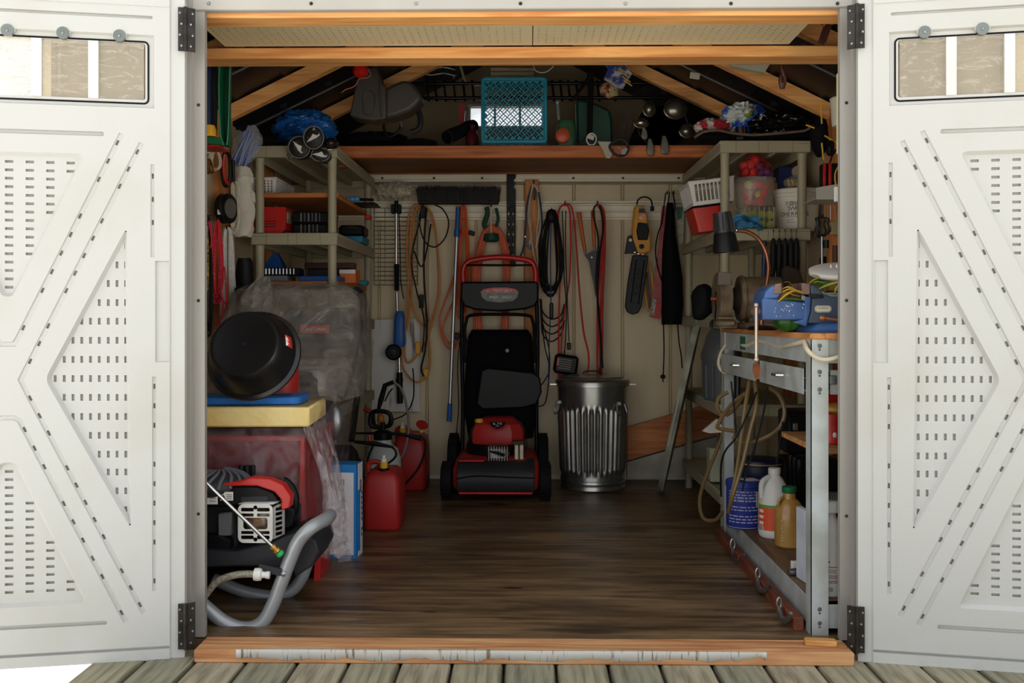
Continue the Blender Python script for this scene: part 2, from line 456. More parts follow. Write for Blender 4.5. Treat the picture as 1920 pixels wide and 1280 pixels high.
# ---- threshold sill
sill = thing('trim_1', 'pine threshold sill with worn white paint along its edge', 'threshold', (0, -0.06, -0.03), kind='structure')
x0, x1 = -0.905, 0.875
b = MB(); b.box(((x0+x1)/2, -0.050, -0.014), x1-x0, 0.110, 0.036, bev=0.003)
b.build('sill_board', Wood('sill_pine', (212, 162, 112), (168, 106, 62), 'x', rough=0.75), sill)
rs = random.Random(3)
b = MB(); n_ = 90; A_ = []; B_ = []; C_ = []
for i in range(n_):
    t = i/(n_-1); x = -0.79+t*1.43; e = min(1, min(t, 1-t)*14)
    A_.append((x, -0.1050+(.004+.007*abs(math.sin(t*11))+rs.uniform(-.003, .003))*e, .0046)); B_.append((x, -.1058, .0046))
    C_.append((x, -.1058, .004-(.024+.003*math.sin(x*27)+rs.uniform(-.0035, .0035)-(.008*rs.random() if t > .9 else 0))))
b.add(A_+B_+C_, [(i, i+1, n_+i+1, n_+i) for i in range(n_-1)]+[(n_+i, n_+i+1, 2*n_+i+1, 2*n_+i) for i in range(n_-1)])
b.build('worn_paint', M('worn_white_paint', (222, 219, 212), 0.7, rgb2=(150, 132, 114), scale=150, stretch=(1, .1, .1), lo=0.33, hi=0.42), sill, solid=0.001)
# ---- jambs, header
def jamb(sg, name, xin, xout, lab):
    t = thing(name, lab, 'door frame', (xin, 0, 0), kind='structure')
    z0, z1 = 0.004, 1.93
    prof = [(0, 0.0), (0.030, 0.0), (0.032, -0.012), (0.044, -0.012), (0.046, -0.03), (0.060, -0.03), (0.060, 0.02), (0, 0.02)]
    b = MB(); b.prism([(xin+sg*a, y) for a, y in prof], (V((0, 0, z0)), X3, Y3, Z3), z1-z0)
    b.build('jamb_channel', m_alu, t)
    b = MB(); b.prism([(xin+sg*a, y) for a, y in [(0.046, -0.040), (0.055, -0.04), (0.055, -0.031), (0.046, -0.031)]], (V((0, 0, z0)), X3, Y3, Z3), z1-z0)
    b.build('weather_strip', M('grey_seal', (150, 146, 138), 0.6), t)
    for zz in (0.35, 0.95, 1.5):
        b = MB(); b.lathe([(0, 0.003), (0.004, 0.002), (0.005, 0)], (xin+sg*0.018, 0, zz), -Y3, 8); b.build('screw', m_darksteel, t)
    return t
XJL, XJR = G(384, 600, 2.8).x, G(1575, 600, 2.8).x
jl = jamb(-1, 'trim_2', XJL, 0, 'light aluminium door jamb beside the pressure washer')
jr = jamb(1, 'trim_3', XJR, 0, 'light aluminium door jamb beside the workbench')
hd = thing('trim_4', 'white metal header above the shed doorway with a row of screws', 'header', (0, 0, 1.77), kind='structure')
zb = G(960, 18, 2.8).z
b = MB(); b.box((0, 0.008, (zb+2.0)/2), 2.6, 0.03, 2.0-zb, bev=0.003); b.build('fascia', m_fascia, hd)
for px in (391, 583, 780, 976, 1173, 1371, 1571):
    p = G(px, 6, 2.79); b = MB(); b.lathe([(0, .004), (.004, .003), (.0055, 0)], (p.x, -0.007, p.z), -Y3, 8); b.build('screw', m_steel if (px//196) % 2 else m_darksteel, hd)
b = MB(); b.box((0, 0.07, 1.775), 2.5, 0.09, 0.046, bev=0.003); b.build('header_timber', m_pine_x, hd)
# ---- walls
EAVE = 1.72; SL = 0.49
def roofz(x): return EAVE+SL*(1.27-abs(x))
XW = 1.33
YB = 2.78
m_tan = M('tan_siding', (168, 148, 116), 0.6, var=0.1, scale=4)
wf = thing('wall_front', 'tan outer front wall of the shed behind the opened doors', 'wall', (0, 0.05, 0), kind='structure')
for sg, xin in ((-1, XJL), (1, XJR)):
    b = MB(); xo = sg*1.36; xi = xin+sg*0.058
    b.box(((xo+xi)/2, 0.045, 0.95), abs(xo-xi), 0.05, 1.94); b.build('wall_panel', m_tan, wf)
b = MB(); b.prism([(-1.36, 1.92), (1.36, 1.92), (0, 2.52)], (V((0, 0.07, 0)), X3, Z3, -Y3), 0.05); b.build('gable', m_tan, wf)
for sg, nm in ((-1, 'left'), (1, 'right')):
    t = thing('wall_'+nm, 'beige plastic '+nm+' side wall of the shed with timber studs', 'wall', (sg*XW, 1.4, 0), kind='structure')
    b = MB(); b.box((sg*(XW+0.03), 1.41, 0.87), 0.05, 2.86, 1.86); b.build('backing', m_wall, t)
    for i in range(10):
        b = MB(); y = 0.14+i*0.28; b.box((sg*(XW-0.002), y, 0.86), 0.012, 0.264, 1.7, bev=0.005); b.build('wall_panel', m_wall, t)
    for D in (3.5, 4.21, 4.92):
        b = MB(); b.box((sg*(XW-0.04), D-2.8, 0.9), 0.07, 0.05, 1.75, bev=0.003); b.build('stud', m_pine_z, t)
wb = thing('wall_back', 'beige ribbed plastic back wall with cream hanging rail', 'wall', (0, YB, 0), kind='structure')
wx0, wx1, wz0, wz1 = G(882, 300, 5.58).x, G(1020, 300, 5.58).x, G(900, 237, 5.58).z, G(900, 201, 5.58).z
fr = (V((0, YB, 0)), X3, Z3, -Y3)
gable = [(-XW, 0), (XW, 0), (XW, roofz(XW)+.1), (0, roofz(0)+.1), (-XW, roofz(XW)+.1)]
b = MB(); hole = [(wx0, wz0), (wx1, wz0), (wx1, wz1), (wx0, wz1)]
b.sheet(gable, fr, 0, [(hole, None, 0, ())])
b.sheet(gable, (V((0, YB+0.04, 0)), X3, Z3, -Y3), 0, [(hole, None, 0, ())])
for L_ in (gable, hole):
    for i in range(len(L_)):
        p, q = L_[i], L_[(i+1) % len(L_)]
        b.add([(p[0], YB, p[1]), (q[0], YB, q[1]), (q[0], YB+.04, q[1]), (p[0], YB+.04, p[1])], [(0, 1, 2, 3)])
b.build('backing', M('gable_shaded_plastic', (150, 132, 104), 0.55, var=0.1), wb, sharp=0)  # browner than the wall panels: shade of the gable put into the colour
seams = [G(px, 600, 5.58).x for px in (530, 620, 711, 801, 893, 985, 1076, 1167, 1257, 1350, 1440)]
for a, c in zip(seams[:-1], seams[1:]):
    b = MB(); b.box(((a+c)/2, YB-0.006, 0.83), c-a-0.012, 0.012, 1.62, bev=0.005); b.build('wall_panel', m_wall, wb)
    b = MB(); b.tube([(c, YB-0.004, 0.02), (c, YB-0.004, 1.64)], 0.005, 6); b.build('seam_bead', m_wall, wb)
def rail(z0, z1, lips, yd, xa, xb, nm):
    b = MB(); pr = [(0, z0), (yd, z0), (yd, z0+.012), (yd*.5, z0+.016)]
    for i in range(lips):
        za = z0+.016+(z1-z0-.032)*(i+.0)/lips; zc = z0+.016+(z1-z0-.032)*(i+1.)/lips
        pr += [(yd*.5, zc-.012), (yd, zc-.008), (yd, zc), (yd*.5, zc+.002)]
    pr += [(yd, z1-.010), (yd, z1), (0, z1)]
    b.prism([(-y, z) for y, z in pr], (V((xa, YB-0.01, 0)), Y3, Z3, X3), xb-xa); return b.build(nm, m_rail, wb)
xa, xb = G(600, 300, 5.57).x, G(1400, 300, 5.57).x
rail(G(0, 414, 5.56).z, G(0, 379, 5.56).z, 2, 0.022, G(636, 300, 5.57).x, G(1345, 300, 5.57).x, 'hanging_rail')
rail(G(0, 343, 5.57).z, G(0, 328, 5.57).z, 0, 0.016, xa, xb, 'top_rail')
for px in (717, 814, 904, 1075, 1168, 1272, 1330):
    p = G(px, 334, 5.56); b = MB(); b.lathe([(0, .004), (.005, .003), (.007, 0)], (p.x, YB-0.025, p.z), -Y3, 8); b.build('screw', m_darksteel, wb)
b = MB(); b.box((0, YB-0.018, 0.012), 2.5, 0.02, 0.024, bev=0.003); b.build('base_strip', m_rail, wb)
w1 = thing('window_1', 'small bright gable window in the back wall behind the crate', 'window', (0.5*(wx0+wx1), YB, wz0), kind='structure')
for px in (880, 928, 975, 1018):
    x = G(px, 220, 5.58).x; b = MB(); b.box((x, YB+0.01, (wz0+wz1)/2), 0.012, 0.03, wz1-wz0); b.build('mullion', m_fascia, w1)
b = MB()
for z in (wz0-.008, wz1+.008): b.box(((wx0+wx1)/2, YB+.005, z), wx1-wx0+.03, .04, .016)
b.build('window_frame', m_fascia, w1)
b = MB(); b.box(((wx0+wx1)/2, YB+0.022, (wz0+wz1)/2), wx1-wx0, 0.003, wz1-wz0)
b.build('pane', M('frosted_pane', (235, 238, 240), 0.4, trans=0.9, var=0.02), w1)
for i in range(5):
    z = G(960, 124+i*8, 5.5).z; b = MB(); b.box((G(960, 0, 5.5).x, YB-.02, z), 0.24, 0.02, 0.018, rot=Matrix.Rotation(.5, 3, 'X')); b.build('vent_louver', m_wall, wb)
# ---- roof
ce = thing('ceiling', 'dark ribbed roof with pine rafters and pegboard', 'ceiling', (0, 1.4, 1.8), kind='structure')
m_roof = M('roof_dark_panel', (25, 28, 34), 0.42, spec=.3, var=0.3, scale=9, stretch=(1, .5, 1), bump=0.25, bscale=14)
for sg in (-1, 1):
    pr = []; nst = 7
    for i in range(nst):
        xa_ = 1.42*(1-i/nst); xb_ = 1.42*(1-(i+1)/nst)
        za_ = EAVE+SL*(1.27-xa_)+.082; zb_ = EAVE+SL*(1.27-xb_)+.082
        pr += [(xa_, za_-.012), (xa_-.012, za_+.0), (xb_+.02, zb_-.012)]
    pr = pr+[(0, roofz(0)+.082)]
    up_ = [(0, roofz(0)+.13), (1.42, EAVE+SL*(-.15)+.13)]
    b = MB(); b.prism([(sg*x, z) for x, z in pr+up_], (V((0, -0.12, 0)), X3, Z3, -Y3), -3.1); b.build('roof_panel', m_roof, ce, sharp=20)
    b = MB()
    for y in (0.35, 1.06, 1.75, 2.4):
        for i in range(1, nst):
            x = 1.42*(1-i/nst)+.1; z = EAVE+SL*(1.27-x)+.07; b.box((sg*x, y, z), .03, .016, .02)
    b.build('roof_rib', m_roof, ce)
    for D in (3.5, 4.21, 4.92):
        p0 = V((sg*1.30, D-2.8, roofz(1.30)+.037)); p1 = V((sg*0.0, D-2.8, roofz(0)+.037))
        b = MB(); b.bar(p0, p1, 0.045, 0.056); b.build('rafter', m_pine_x, ce)
    b = MB()
    for D in (3.85, 4.6):
        b.tube([(sg*1.28, D-2.8, roofz(1.28)+.06), (0, D-2.8, roofz(0)+.06)], .006, 6)
    b.build('roof_seam', M('seam_grey', (96, 96, 98), .4, .3), ce)
zt = G(960, 108, 3.40).z; ztt = G(960, 87, 3.40).z
b = MB(); b.box((0, 0.655, (zt+ztt)/2), 2.5, 0.105, ztt-zt, bev=0.002); b.build('tie_beam', m_pine_x, ce)
for sg in (-1, 1):
    b = MB(); b.box((sg*1.22, 0.7, 1.69), 0.14, 0.03, 0.2); b.build('gusset', m_pine_x, ce)
# pegboard overhead, real holes
def pegmat():
    return M('pegboard_cream', (246, 232, 192), 0.6, var=0.05, scale=3)
pz = ztt+.004; xl, xm, xr = G(396, 60, 3.25).x, G(999, 60, 3.25).x, G(1482, 84, 3.38).x
for (xa_, xb_) in ((xl, xm-.0015), (xm+.0015, xr)):
    holes = []; y0, y1 = 0.12, 0.60; st = 0.0254
    nx = int((xb_-xa_-.02)/st); ny = int((y1-y0-.01)/st)
    for i in range(nx):
        for j in range(ny):
            holes.append((circ(0.0046, 6, xa_+.018+i*st, -(y0+.014+j*st)), None, 0, ()))
    fr = (V((0, 0, pz)), X3, -Y3, -Z3); b = MB()
    b.sheet([(xa_, -y1), (xb_, -y1), (xb_, -y0), (xa_, -y0)], fr, 0.0, holes)
    o = b.build('pegboard', pegmat(), ce, sharp=0, solid=.0009)
# dark backing visible inside the holes
# ---- doors
HD = 2.735
AD = math.radians(11.5)
hL = G(346, 600, HD); hR = G(1609, 600, HD)
nL = V((math.sin(AD), -math.cos(AD), 0)).normalized(); uL = V((-math.cos(AD), -math.sin(AD), 0))
def DU(px, py):
    d = _cf+_cr*((px-960)/FPX)+Z3*((592-py)/FPX)
    nn = V((-uL.y, uL.x, 0)); t = (hL-CAM).dot(nn)/d.dot(nn); p = CAM+d*t
    return ((p-hL).dot(uL), p.z)
UC = DU(14, 600)[0]
DW = 2*UC; DT = 0.05
m_pane = bpy.data.materials.new('scratched_acrylic'); m_pane.use_nodes = True
def _pane():
    nt = m_pane.node_tree; N = nt.nodes; L = nt.links; b = N['Principled BSDF']
    b.inputs['Base Color'].default_value = srgb((205, 196, 178)); b.inputs['Roughness'].default_value = 0.12
    tc = N.new('ShaderNodeTexCoord'); w = N.new('ShaderNodeTexNoise'); w.inputs['Scale'].default_value = 9; w.inputs['Detail'].default_value = 9; w.inputs['Roughness'].default_value = .8; w.inputs['Distortion'].default_value = 2.4
    mp = N.new('ShaderNodeMapping'); mp.inputs['Scale'].default_value = (1, 1, 3); mp.inputs['Rotation'].default_value = (0, .6, 0)
    L.new(tc.outputs['Object'], mp.inputs['Vector']); L.new(mp.outputs['Vector'], w.inputs['Vector'])
    r = N.new('ShaderNodeValToRGB'); e = r.color_ramp.elements; e[0].position = .5; e[0].color = (.28, .28, .28, 1); e[1].position = .66; e[1].color = (.62, .62, .62, 1)
    L.new(w.outputs['Fac'], r.inputs['Fac']); L.new(r.outputs['Color'], b.inputs['Alpha'])
_pane()
def seg_poly(a, c, w):
    a, c = V(a), V(c); d = (c-a).normalized(); n = V((-d.y, d.x))*w/2; e = d*w*.3
    return [tuple(a-e-n*.6), tuple(a-n), tuple(c-n), tuple(c+e-n*.6), tuple(c+e+n*.6), tuple(c+n), tuple(a+n), tuple(a-e+n*.6)]
def shrink(poly, d):
    k = len(poly); cx = sum(p[0] for p in poly)/k; cy = sum(p[1] for p in poly)/k
    return [(p[0]+(cx-p[0])*d, p[1]+(cy-p[1])*d) for p in poly]
def roundpoly(pts, r, n=4):
    out = []; k = len(pts)
    for i in range(k):
        a, b_, c = V(pts[i-1]), V(pts[i]), V(pts[(i+1) % k])
        d1 = (a-b_); d2 = (c-b_); rr = min(r, d1.length*.45, d2.length*.45)
        p, q = b_+d1.normalized()*rr, b_+d2.normalized()*rr
        for j in range(n+1):
            t = j/n; out.append(tuple((p*(1-t)**2)+(b_*2*t*(1-t))+(q*t*t)))
    return out
def mir(p): return [(2*UC-x, y) for x, y in reversed(p)]
def door_features():
    """sunk shapes of one door skin in door coordinates (u from the hinge edge, v up)"""
    H = []
    def dash(pts, w):
        """shallow groove along a polyline with deeper dashes in it"""
        P = [V(p) for p in pts]; left = []; right = []; sub = []
        for i, p in enumerate(P):
            d1 = (P[i]-P[i-1]).normalized() if i > 0 else (P[1]-P[0]).normalized()
            d2 = (P[i+1]-P[i]).normalized() if i < len(P)-1 else d1
            n1 = V((-d1.y, d1.x)); n2 = V((-d2.y, d2.x)); m_ = n1+n2; m_ = m_/max(.4, m_.dot(n1))
            left.append(tuple(p+m_*w/2)); right.append(tuple(p-m_*w/2))
        for i in range(len(P)-1):
            A, C = P[i], P[i+1]; L_ = (C-A).length; nd = int(L_/.052)
            for j in range(nd):
                if j % 6 == 3: continue
                c = A+(C-A)*((j+.5)/nd); d = (C-A).normalized()*.0055
                sub.append((seg_poly(c-d, c+d, w*.5), .014, 0, ()))
        return (left+right[::-1], .0045, w*.16, tuple(sub))
    tri = roundpoly([DU(238, 425), DU(246, 992), DU(84, 711)], .022)
    ts = shrink(tri, .03); sub = []
    ys = [460, 496, 531, 567, 602, 638, 674, 710, 745.5, 781.5, 817, 852.5, 886, 921.5, 957]
    xs = [234, 217.5, 201, 184, 167.5, 151, 134.5, 118, 101]
    for y in ys:
        for x in xs:
            c = DU(x, y)
            if all(inside((c[0]+dx, c[1]+dy), ts) for dx, dy in ((0, .012), (0, -.012))):
                sub.append(([(c[0]-.0037, c[1]-.009), (c[0]+.0037, c[1]-.009), (c[0]+.0037, c[1]+.009), (c[0]-.0037, c[1]+.009)], .012, 0, ()))
    T = (tri, .014, .009, tuple(sub))
    H.append(T); H.append((mir(tri), .014, .009, tuple((mir(s_[0]), s_[1], 0, ()) for s_ in sub)))
    # middle upper and lower perforated panels (symmetric about the centre line)
    a1, a2 = DU(160, 288), DU(24, 556)
    up_ = roundpoly([a1, a2, (2*UC-a2[0], a2[1]), (2*UC-a1[0], a1[1])], .02)
    b1, b2 = DU(30, 866), DU(164, 1132)
    lo_ = roundpoly([b1, b2, (2*UC-b2[0], b2[1]), (2*UC-b1[0], b1[1])], .02)
    cs = UC-DU(53, 600)[0]
    for poly, y0_, y1_, dy in ((up_, 301, 545, 15.8), (lo_, 885, 1124, 15.2)):
        sub = []; ps = shrink(poly, .02); y = y0_
        while y <= y1_:
            v = DU(14, y)[1]
            for i in range(-4, 5):
                u = UC+i*abs(cs)
                if inside((u-.011, v), ps) and inside((u+.011, v), ps):
                    sub.append(([(u-.0105, v-.0036), (u+.0105, v-.0036), (u+.0105, v+.0036), (u-.0105, v+.0036)], .012, 0, ()))
            y += dy
        H.append((poly, .014, .009, tuple(sub)))
    for pl_ in ([(265, 268), (47, 694), (38, 712), (47, 730), (270, 1150)],):
        P = [DU(*p) for p in pl_]; H.append(dash(P, .0135)); H.append(dash([(2*UC-x, y) for x, y in P], .0135))
    for pl_ in ([(228, 250), (34, 632), (26, 645)], [(26, 783), (36, 788), (236, 1166)]):
        P = [DU(*p) for p in pl_]
        Q = [(2*UC-x, y) for x, y in P]
        P = P+Q[::-1] if pl_[0][0] > 100 else Q[::-1]+P
        H.append(dash(P, .0135))
    for a, c, w in (((286, 308), (286, 482), .0105), ((289, 706), (289, 1108), .0105)):
        P = [DU(*a), DU(*c)]; H.append(dash(P, w)); H.append(dash([(2*UC-x, y) for x, y in P], w))
    for (x, y, w) in ((192, 251, .012), (198, 1167, .011)):
        p = DU(x, y); H.append((seg_poly(p, (2*UC-p[0], p[1]), w), .011, .001, ()))
    p = DU(284, 33); H.append((seg_poly(p, (2*UC-p[0], p[1]), .009), .010, .001, ()))
    p = DU(316, 1213); H.append((seg_poly(p, (2*UC-p[0], p[1]), .009), .012, .002, ()))
    # notched step along the hinge edge
    a, c = DU(317, 489), DU(291, 679)
    q = [a, (c[0], a[1]), c, (a[0], c[1])]
    H.append((q, .007, .002, ())); H.append((mir(q), .007, .002, ()))
    return H
def make_door(nm, sg, hinge, label):
    root = thing(nm, label, 'door', (hinge.x, hinge.y, 0), kind='structure')
    u = V((sg*math.cos(AD), -math.sin(AD), 0)); n = V((-sg*math.sin(AD)*1.0, -math.cos(AD), 0))
    # n must face the camera and be perpendicular to u
    n = V((u.y, -u.x, 0)); 
    if n.y > 0: n = -n
    fr = (V((hinge.x, hinge.y, 0)), u, Z3, n)
    vb = DU(330, 1235)[1]; vt = DU(330, -6)[1]
    d0 = DU(318, 600)[0]
    wt = DU(289, 66)[1]; wbm = DU(289, 203)[1]; wu = DU(289, 130)[0]
    win = [(wu, wbm), (DW-wu, wbm), (DW-wu, wt), (wu, wt)]
    # recessed window field: sunk step then the through opening
    g0, gt, gb = DU(271, 130)[0], DU(271, 79)[1], DU(271, 186)[1]
    opening = rrect(DW-2*g0, gt-gb, .006, 3, UC, (gt+gb)/2)
    feats = door_features()
    b = MB()
    b.sheet([(d0, vb), (DW-d0, vb), (DW-d0, vt), (d0, vt)], fr, 0.0, feats+[(win, .012, .004, ((opening, None, 0, ()),))])
    b.build('inner_skin', m_door, root, sharp=25)
    b = MB()   # rim, body and opening reveal
    R0 = [(0.0, vb), (DW, vb), (DW, vt), (0.0, vt)]; R1 = [(d0-.004, vb+.006), (DW-d0+.004, vb+.006), (DW-d0+.004, vt-.004), (d0-.004, vt-.004)]
    def up(p, h): return fr[0]+u*p[0]+Z3*p[1]+n*h
    for A, ha, B, hb in ((R0, -.004, R0, -DT), (R0, -.004, R1, -.004), (R1, -.004, [(d0, vb+.0), (DW-d0, vb), (DW-d0, vt), (d0, vt)], 0.0)):
        for i in range(4):
            b.add([up(A[i], ha), up(A[(i+1) % 4], ha), up(B[(i+1) % 4], hb), up(B[i], hb)], [(0, 1, 2, 3)])
    k = len(opening)
    for i in range(k):
        b.add([up(opening[i], -.012), up(opening[(i+1) % k], -.012), up(opening[(i+1) % k], -DT), up(opening[i], -DT)], [(0, 1, 2, 3)])
    b.sheet(R0, fr, -DT, [(opening, None, 0, ())])
    b.build('door_body', m_door, root, sharp=25)
    # window: gasket, frame bars, panes
    gk0, gkt, gkb = DU(277, 130)[0], DU(277, 77)[1], DU(277, 193)[1]
    lp = rrect(DW-2*gk0, gkt-gkb, .012, 5, UC, (gkt+gkb)/2)
    b = MB(); b.tube([up(p, -.011) for p in lp], .0026, 6, closed=True); b.build('gasket', m_blackrub, root)
    pus = [DU(p, 130)[0] for p in (270, 183, 164, 76, 57)]
    mun = [(pus[1]+pus[2])/2, (pus[3]+pus[4])/2]; mun = mun+[2*UC-m_ for m_ in mun]
    wm = abs(pus[1]-pus[2])
    for m_ in mun:
        b = MB(); b.prism([(m_-wm/2, gb), (m_+wm/2, gb), (m_+wm/2, gt), (m_-wm/2, gt)], fr, -.012, -.008); b.build('muntin', m_white, root)
    edges = sorted([g0, DW-g0]+mun)
    for a, c in zip(edges[:-1], edges[1:]):
        b = MB(); b.prism([(a+.004, gb), (c-.004, gb), (c-.004, gt), (a+.004, gt)], fr, -.003, -.016); b.build('pane', m_pane, root)
    ws = [DU(224, 67), DU(118, 62)]
    for uu in (ws[0][0], ws[1][0], UC, 2*UC-ws[1][0], 2*UC-ws[0][0]):
        c = up((uu, ws[0][1]), 0); b = MB(); b.lathe([(0, .002), (.0165, .002), (.0165, -.012)], c+n*.001, n, 20)
        w = b.build('washer', M('washer_zinc', (136, 142, 136) if sg < 0 else (128, 150, 168), .35, .8), root)
        b = MB(); b.lathe([(0, .005), (.003, .0045), (.005, .002)], c+n*.001, n, 8); b.build('screw', m_steel, w)
        b = MB(); b.lathe([(.02, -.001), (.02, -.012)], c+Z3*.006, n, 16); b.build('boss', m_door, root)
    # top ledge
    b = MB(); b.prism([(d0, vt-.03), (DW-d0, vt-.03), (DW-d0, vt-.001), (d0, vt-.001)], fr, .004, -.001); b.build('top_ledge', m_door, root)
    return root
def hinge_at(nm, sg, hx, py0, py1, D0, lab):
    """butt hinge: two drilled leaves and a barrel; sits between the jamb and the door edge"""
    z0, z1 = G(0, py1, D0).z, G(0, py0, D0).z
    p = V((hx, D0-2.8, 0)); t = []
    return z0, z1
dL = make_door('door_1', -1, hL, 'white moulded shed door with washers, opened back beside the pressure washer')
dR = make_door('door_2', 1, hR, 'white moulded shed door with bluish washers, opened back beside the workbench')
def hinges(root, sg, spots):
    h = V((root.location.x, root.location.y, 0)); u = V((sg*math.cos(AD), -math.sin(AD), 0)); n = V((u.y, -u.x, 0)); n = n if n.y < 0 else -n
    for (zc, L_) in spots:
        c = h-u*.004+n*.012+Z3*zc
        b = MB(); b.cyl(c-Z3*L_/2, c+Z3*L_/2, .0055, n=10)
        for i in range(1, 4): b.lathe([(.0062, -.001), (.0062, .001)], c+Z3*(L_*(i/4-.5)), Z3, 10)
        hb = b.build('hinge', m_darksteel, root)
        w1_, w2_ = .020, .026
        b = MB(); b.prism([(0, -L_/2), (w1_, -L_/2), (w1_, L_/2), (0, L_/2)], (c-n*.006, u, Z3, n), .0025); b.build('hinge_leaf', m_darksteel, hb)
        d2 = V((-sg*.80, .60, 0)).normalized(); n2 = V((d2.y, -d2.x, 0)); n2 = n2 if n2.y < 0 else -n2
        b = MB(); b.prism([(0, -L_/2), (w2_, -L_/2), (w2_, L_/2), (0, L_/2)], (c-n*.004, d2, Z3, n2), .0025); b.build('hinge_leaf', m_darksteel, hb)
        b = MB()
        for i in range(4):
            z = L_*(.12+.25*i-.5)
            b.lathe([(0, .002), (.003, .0015), (.0038, 0)], c-n*.006+u*(.011+.004*(i % 2))+Z3*z+n*.0025, n, 8)
            b.lathe([(0, .002), (.003, .0015), (.0038, 0)], c-n*.004+d2*(.013+.005*(i % 2))+Z3*z+n2*.0025, n2, 8)
        b.build('screw', m_steel, hb)
zs = [(G(0, 55, 2.72).z, .12), (G(0, 1178, 2.70).z, .125)]
hinges(dL, -1, zs); hinges(dR, 1, zs)
# ================================================================== LEFT SIDE
m_taupe = M('shelf_taupe_plastic', (172, 164, 136), 0.5, var=0.08, scale=4)
m_red = M('red_paint', (196, 34, 30), 0.35, var=0.12)
m_dred = M('dark_red_plastic', (186, 44, 40), 0.45, var=0.15)
m_blue = M('blue_plastic', (36, 98, 176), 0.45, var=0.15)
m_teal = M('teal_plastic', (32, 126, 156), 0.5, var=0.1)
m_grey = M('grey_plastic', (120, 122, 124), 0.5, var=0.12)
m_dgrey = M('dark_grey_plastic', (46, 47, 51), 0.5, var=0.15, bump=0.05, spec=.3)
m_cream = M('cream_cord', (216, 206, 182), 0.8, var=0.12, scale=60)
m_whitec = M('white_cloth', (214, 208, 194), 0.85, var=0.1, scale=14, bump=0.3, bscale=30)
m_film = Film('clear_sheet', (150, 144, 136), 0.5, 0.13, 1.0, 11)
m_brass = M('brass', (196, 150, 74), 0.3, 0.85, var=0.15)
m_yellow = M('yellow_plastic', (236, 178, 40), 0.5, var=0.1)
m_orange = M('orange_cord', (222, 96, 44), 0.5, var=0.1)
m_redcord = M('red_cord', (206, 52, 44), 0.6, var=0.15, scale=50)
m_blackcord = M('black_cord', (24, 23, 24), 0.55, var=0.15, spec=.25)
m_greenp = M('green_plastic', (22, 110, 76), 0.45, var=0.12)
m_boardz = Wood('shelf_board_pine', (200, 122, 62), (160, 90, 42), 'x')
def shelf_unit(px0, px1, ytop, ymid, D0, D1, label, group, sgn):
    x0_, x1_ = G(px0, 0, D0).x, G(px1, 0, D0).x
    zt_ = G(0, ytop, D0).z; zm_ = G(0, ymid, D0).z; dz = zt_-zm_
    t = thing('shelving_unit', label, 'shelf', ((x0_+x1_)/2, (D0+D1)/2-2.8, 0), group)
    cx, cy = (x0_+x1_)/2, (D0+D1)/2-2.8; w, d = x1_-x0_, D1-D0
    zs_ = [zt_, zm_, zm_-dz, zm_-2*dz, max(.12, zm_-3*dz)]
    for z in zs_:
        b = MB(); b.box((cx, cy, z-.008), w, d, .016, bev=.004)
        th = .052
        for sx_ in (-1, 1): b.box((cx+sx_*(w/2-.007), cy, z-th/2-.006), .014, d-.002, th-.012, bev=.003)
        for sy_ in (-1, 1): b.box((cx, cy+sy_*(d/2-.007), z-th/2-.006), w-.002, .014, th-.012, bev=.003)
        for i in range(1, 3): b.box((cx-w/2+w*i/3, cy, z-.028), .02, d-.03, .03, bev=.004)
        s_ = b.build('shelf', m_taupe, t)
        for f in (.18, .43, .53, .80):
            b = MB(); b.box((x0_+w*f, D0-2.8-.0006, z-.027), .0022, .002, .046); b.build('shelf_seam', M('taupe_shadow', (140, 132, 106), .6), s_)
    for sx_ in (-1, 1):
        for sy_ in (-1, 1):
            px_, py_ = cx+sx_*(w/2-.03), cy+sy_*(d/2-.035)
            b = MB(); b.cyl((px_, py_, 0.0), (px_, py_, zt_-.01), .019, n=14)
            for z in zs_[:-1]: b.lathe([(.0205, z-.075), (.0205, z-.05)], (px_, py_, 0), Z3, 14)
            b.build('post', m_taupe, t)
    return t, zs_
shl, zl = shelf_unit(470, 633, 274, 437, 4.30, 5.34, 'taupe plastic shelving unit holding the red box and socket trays', 'plastic shelving units', -1)
zB1 = G(0, 362, 4.35).z; zB2 = G(0, 527, 4.35).z
for i, z in enumerate((zB1, zB2)):
    b = MB(); xa_, xb_ = G(483, 0, 4.35).x, G(634, 0, 4.35).x
    b.box(((xa_+xb_)/2, 1.94, z-.011), xb_-xa_, .78, .022, bev=.003)
    b.build('shelf_board', m_boardz, label=('pine board carrying the white perforated basket', 'pine board carrying the chrome socket tray')[i], cat='board')
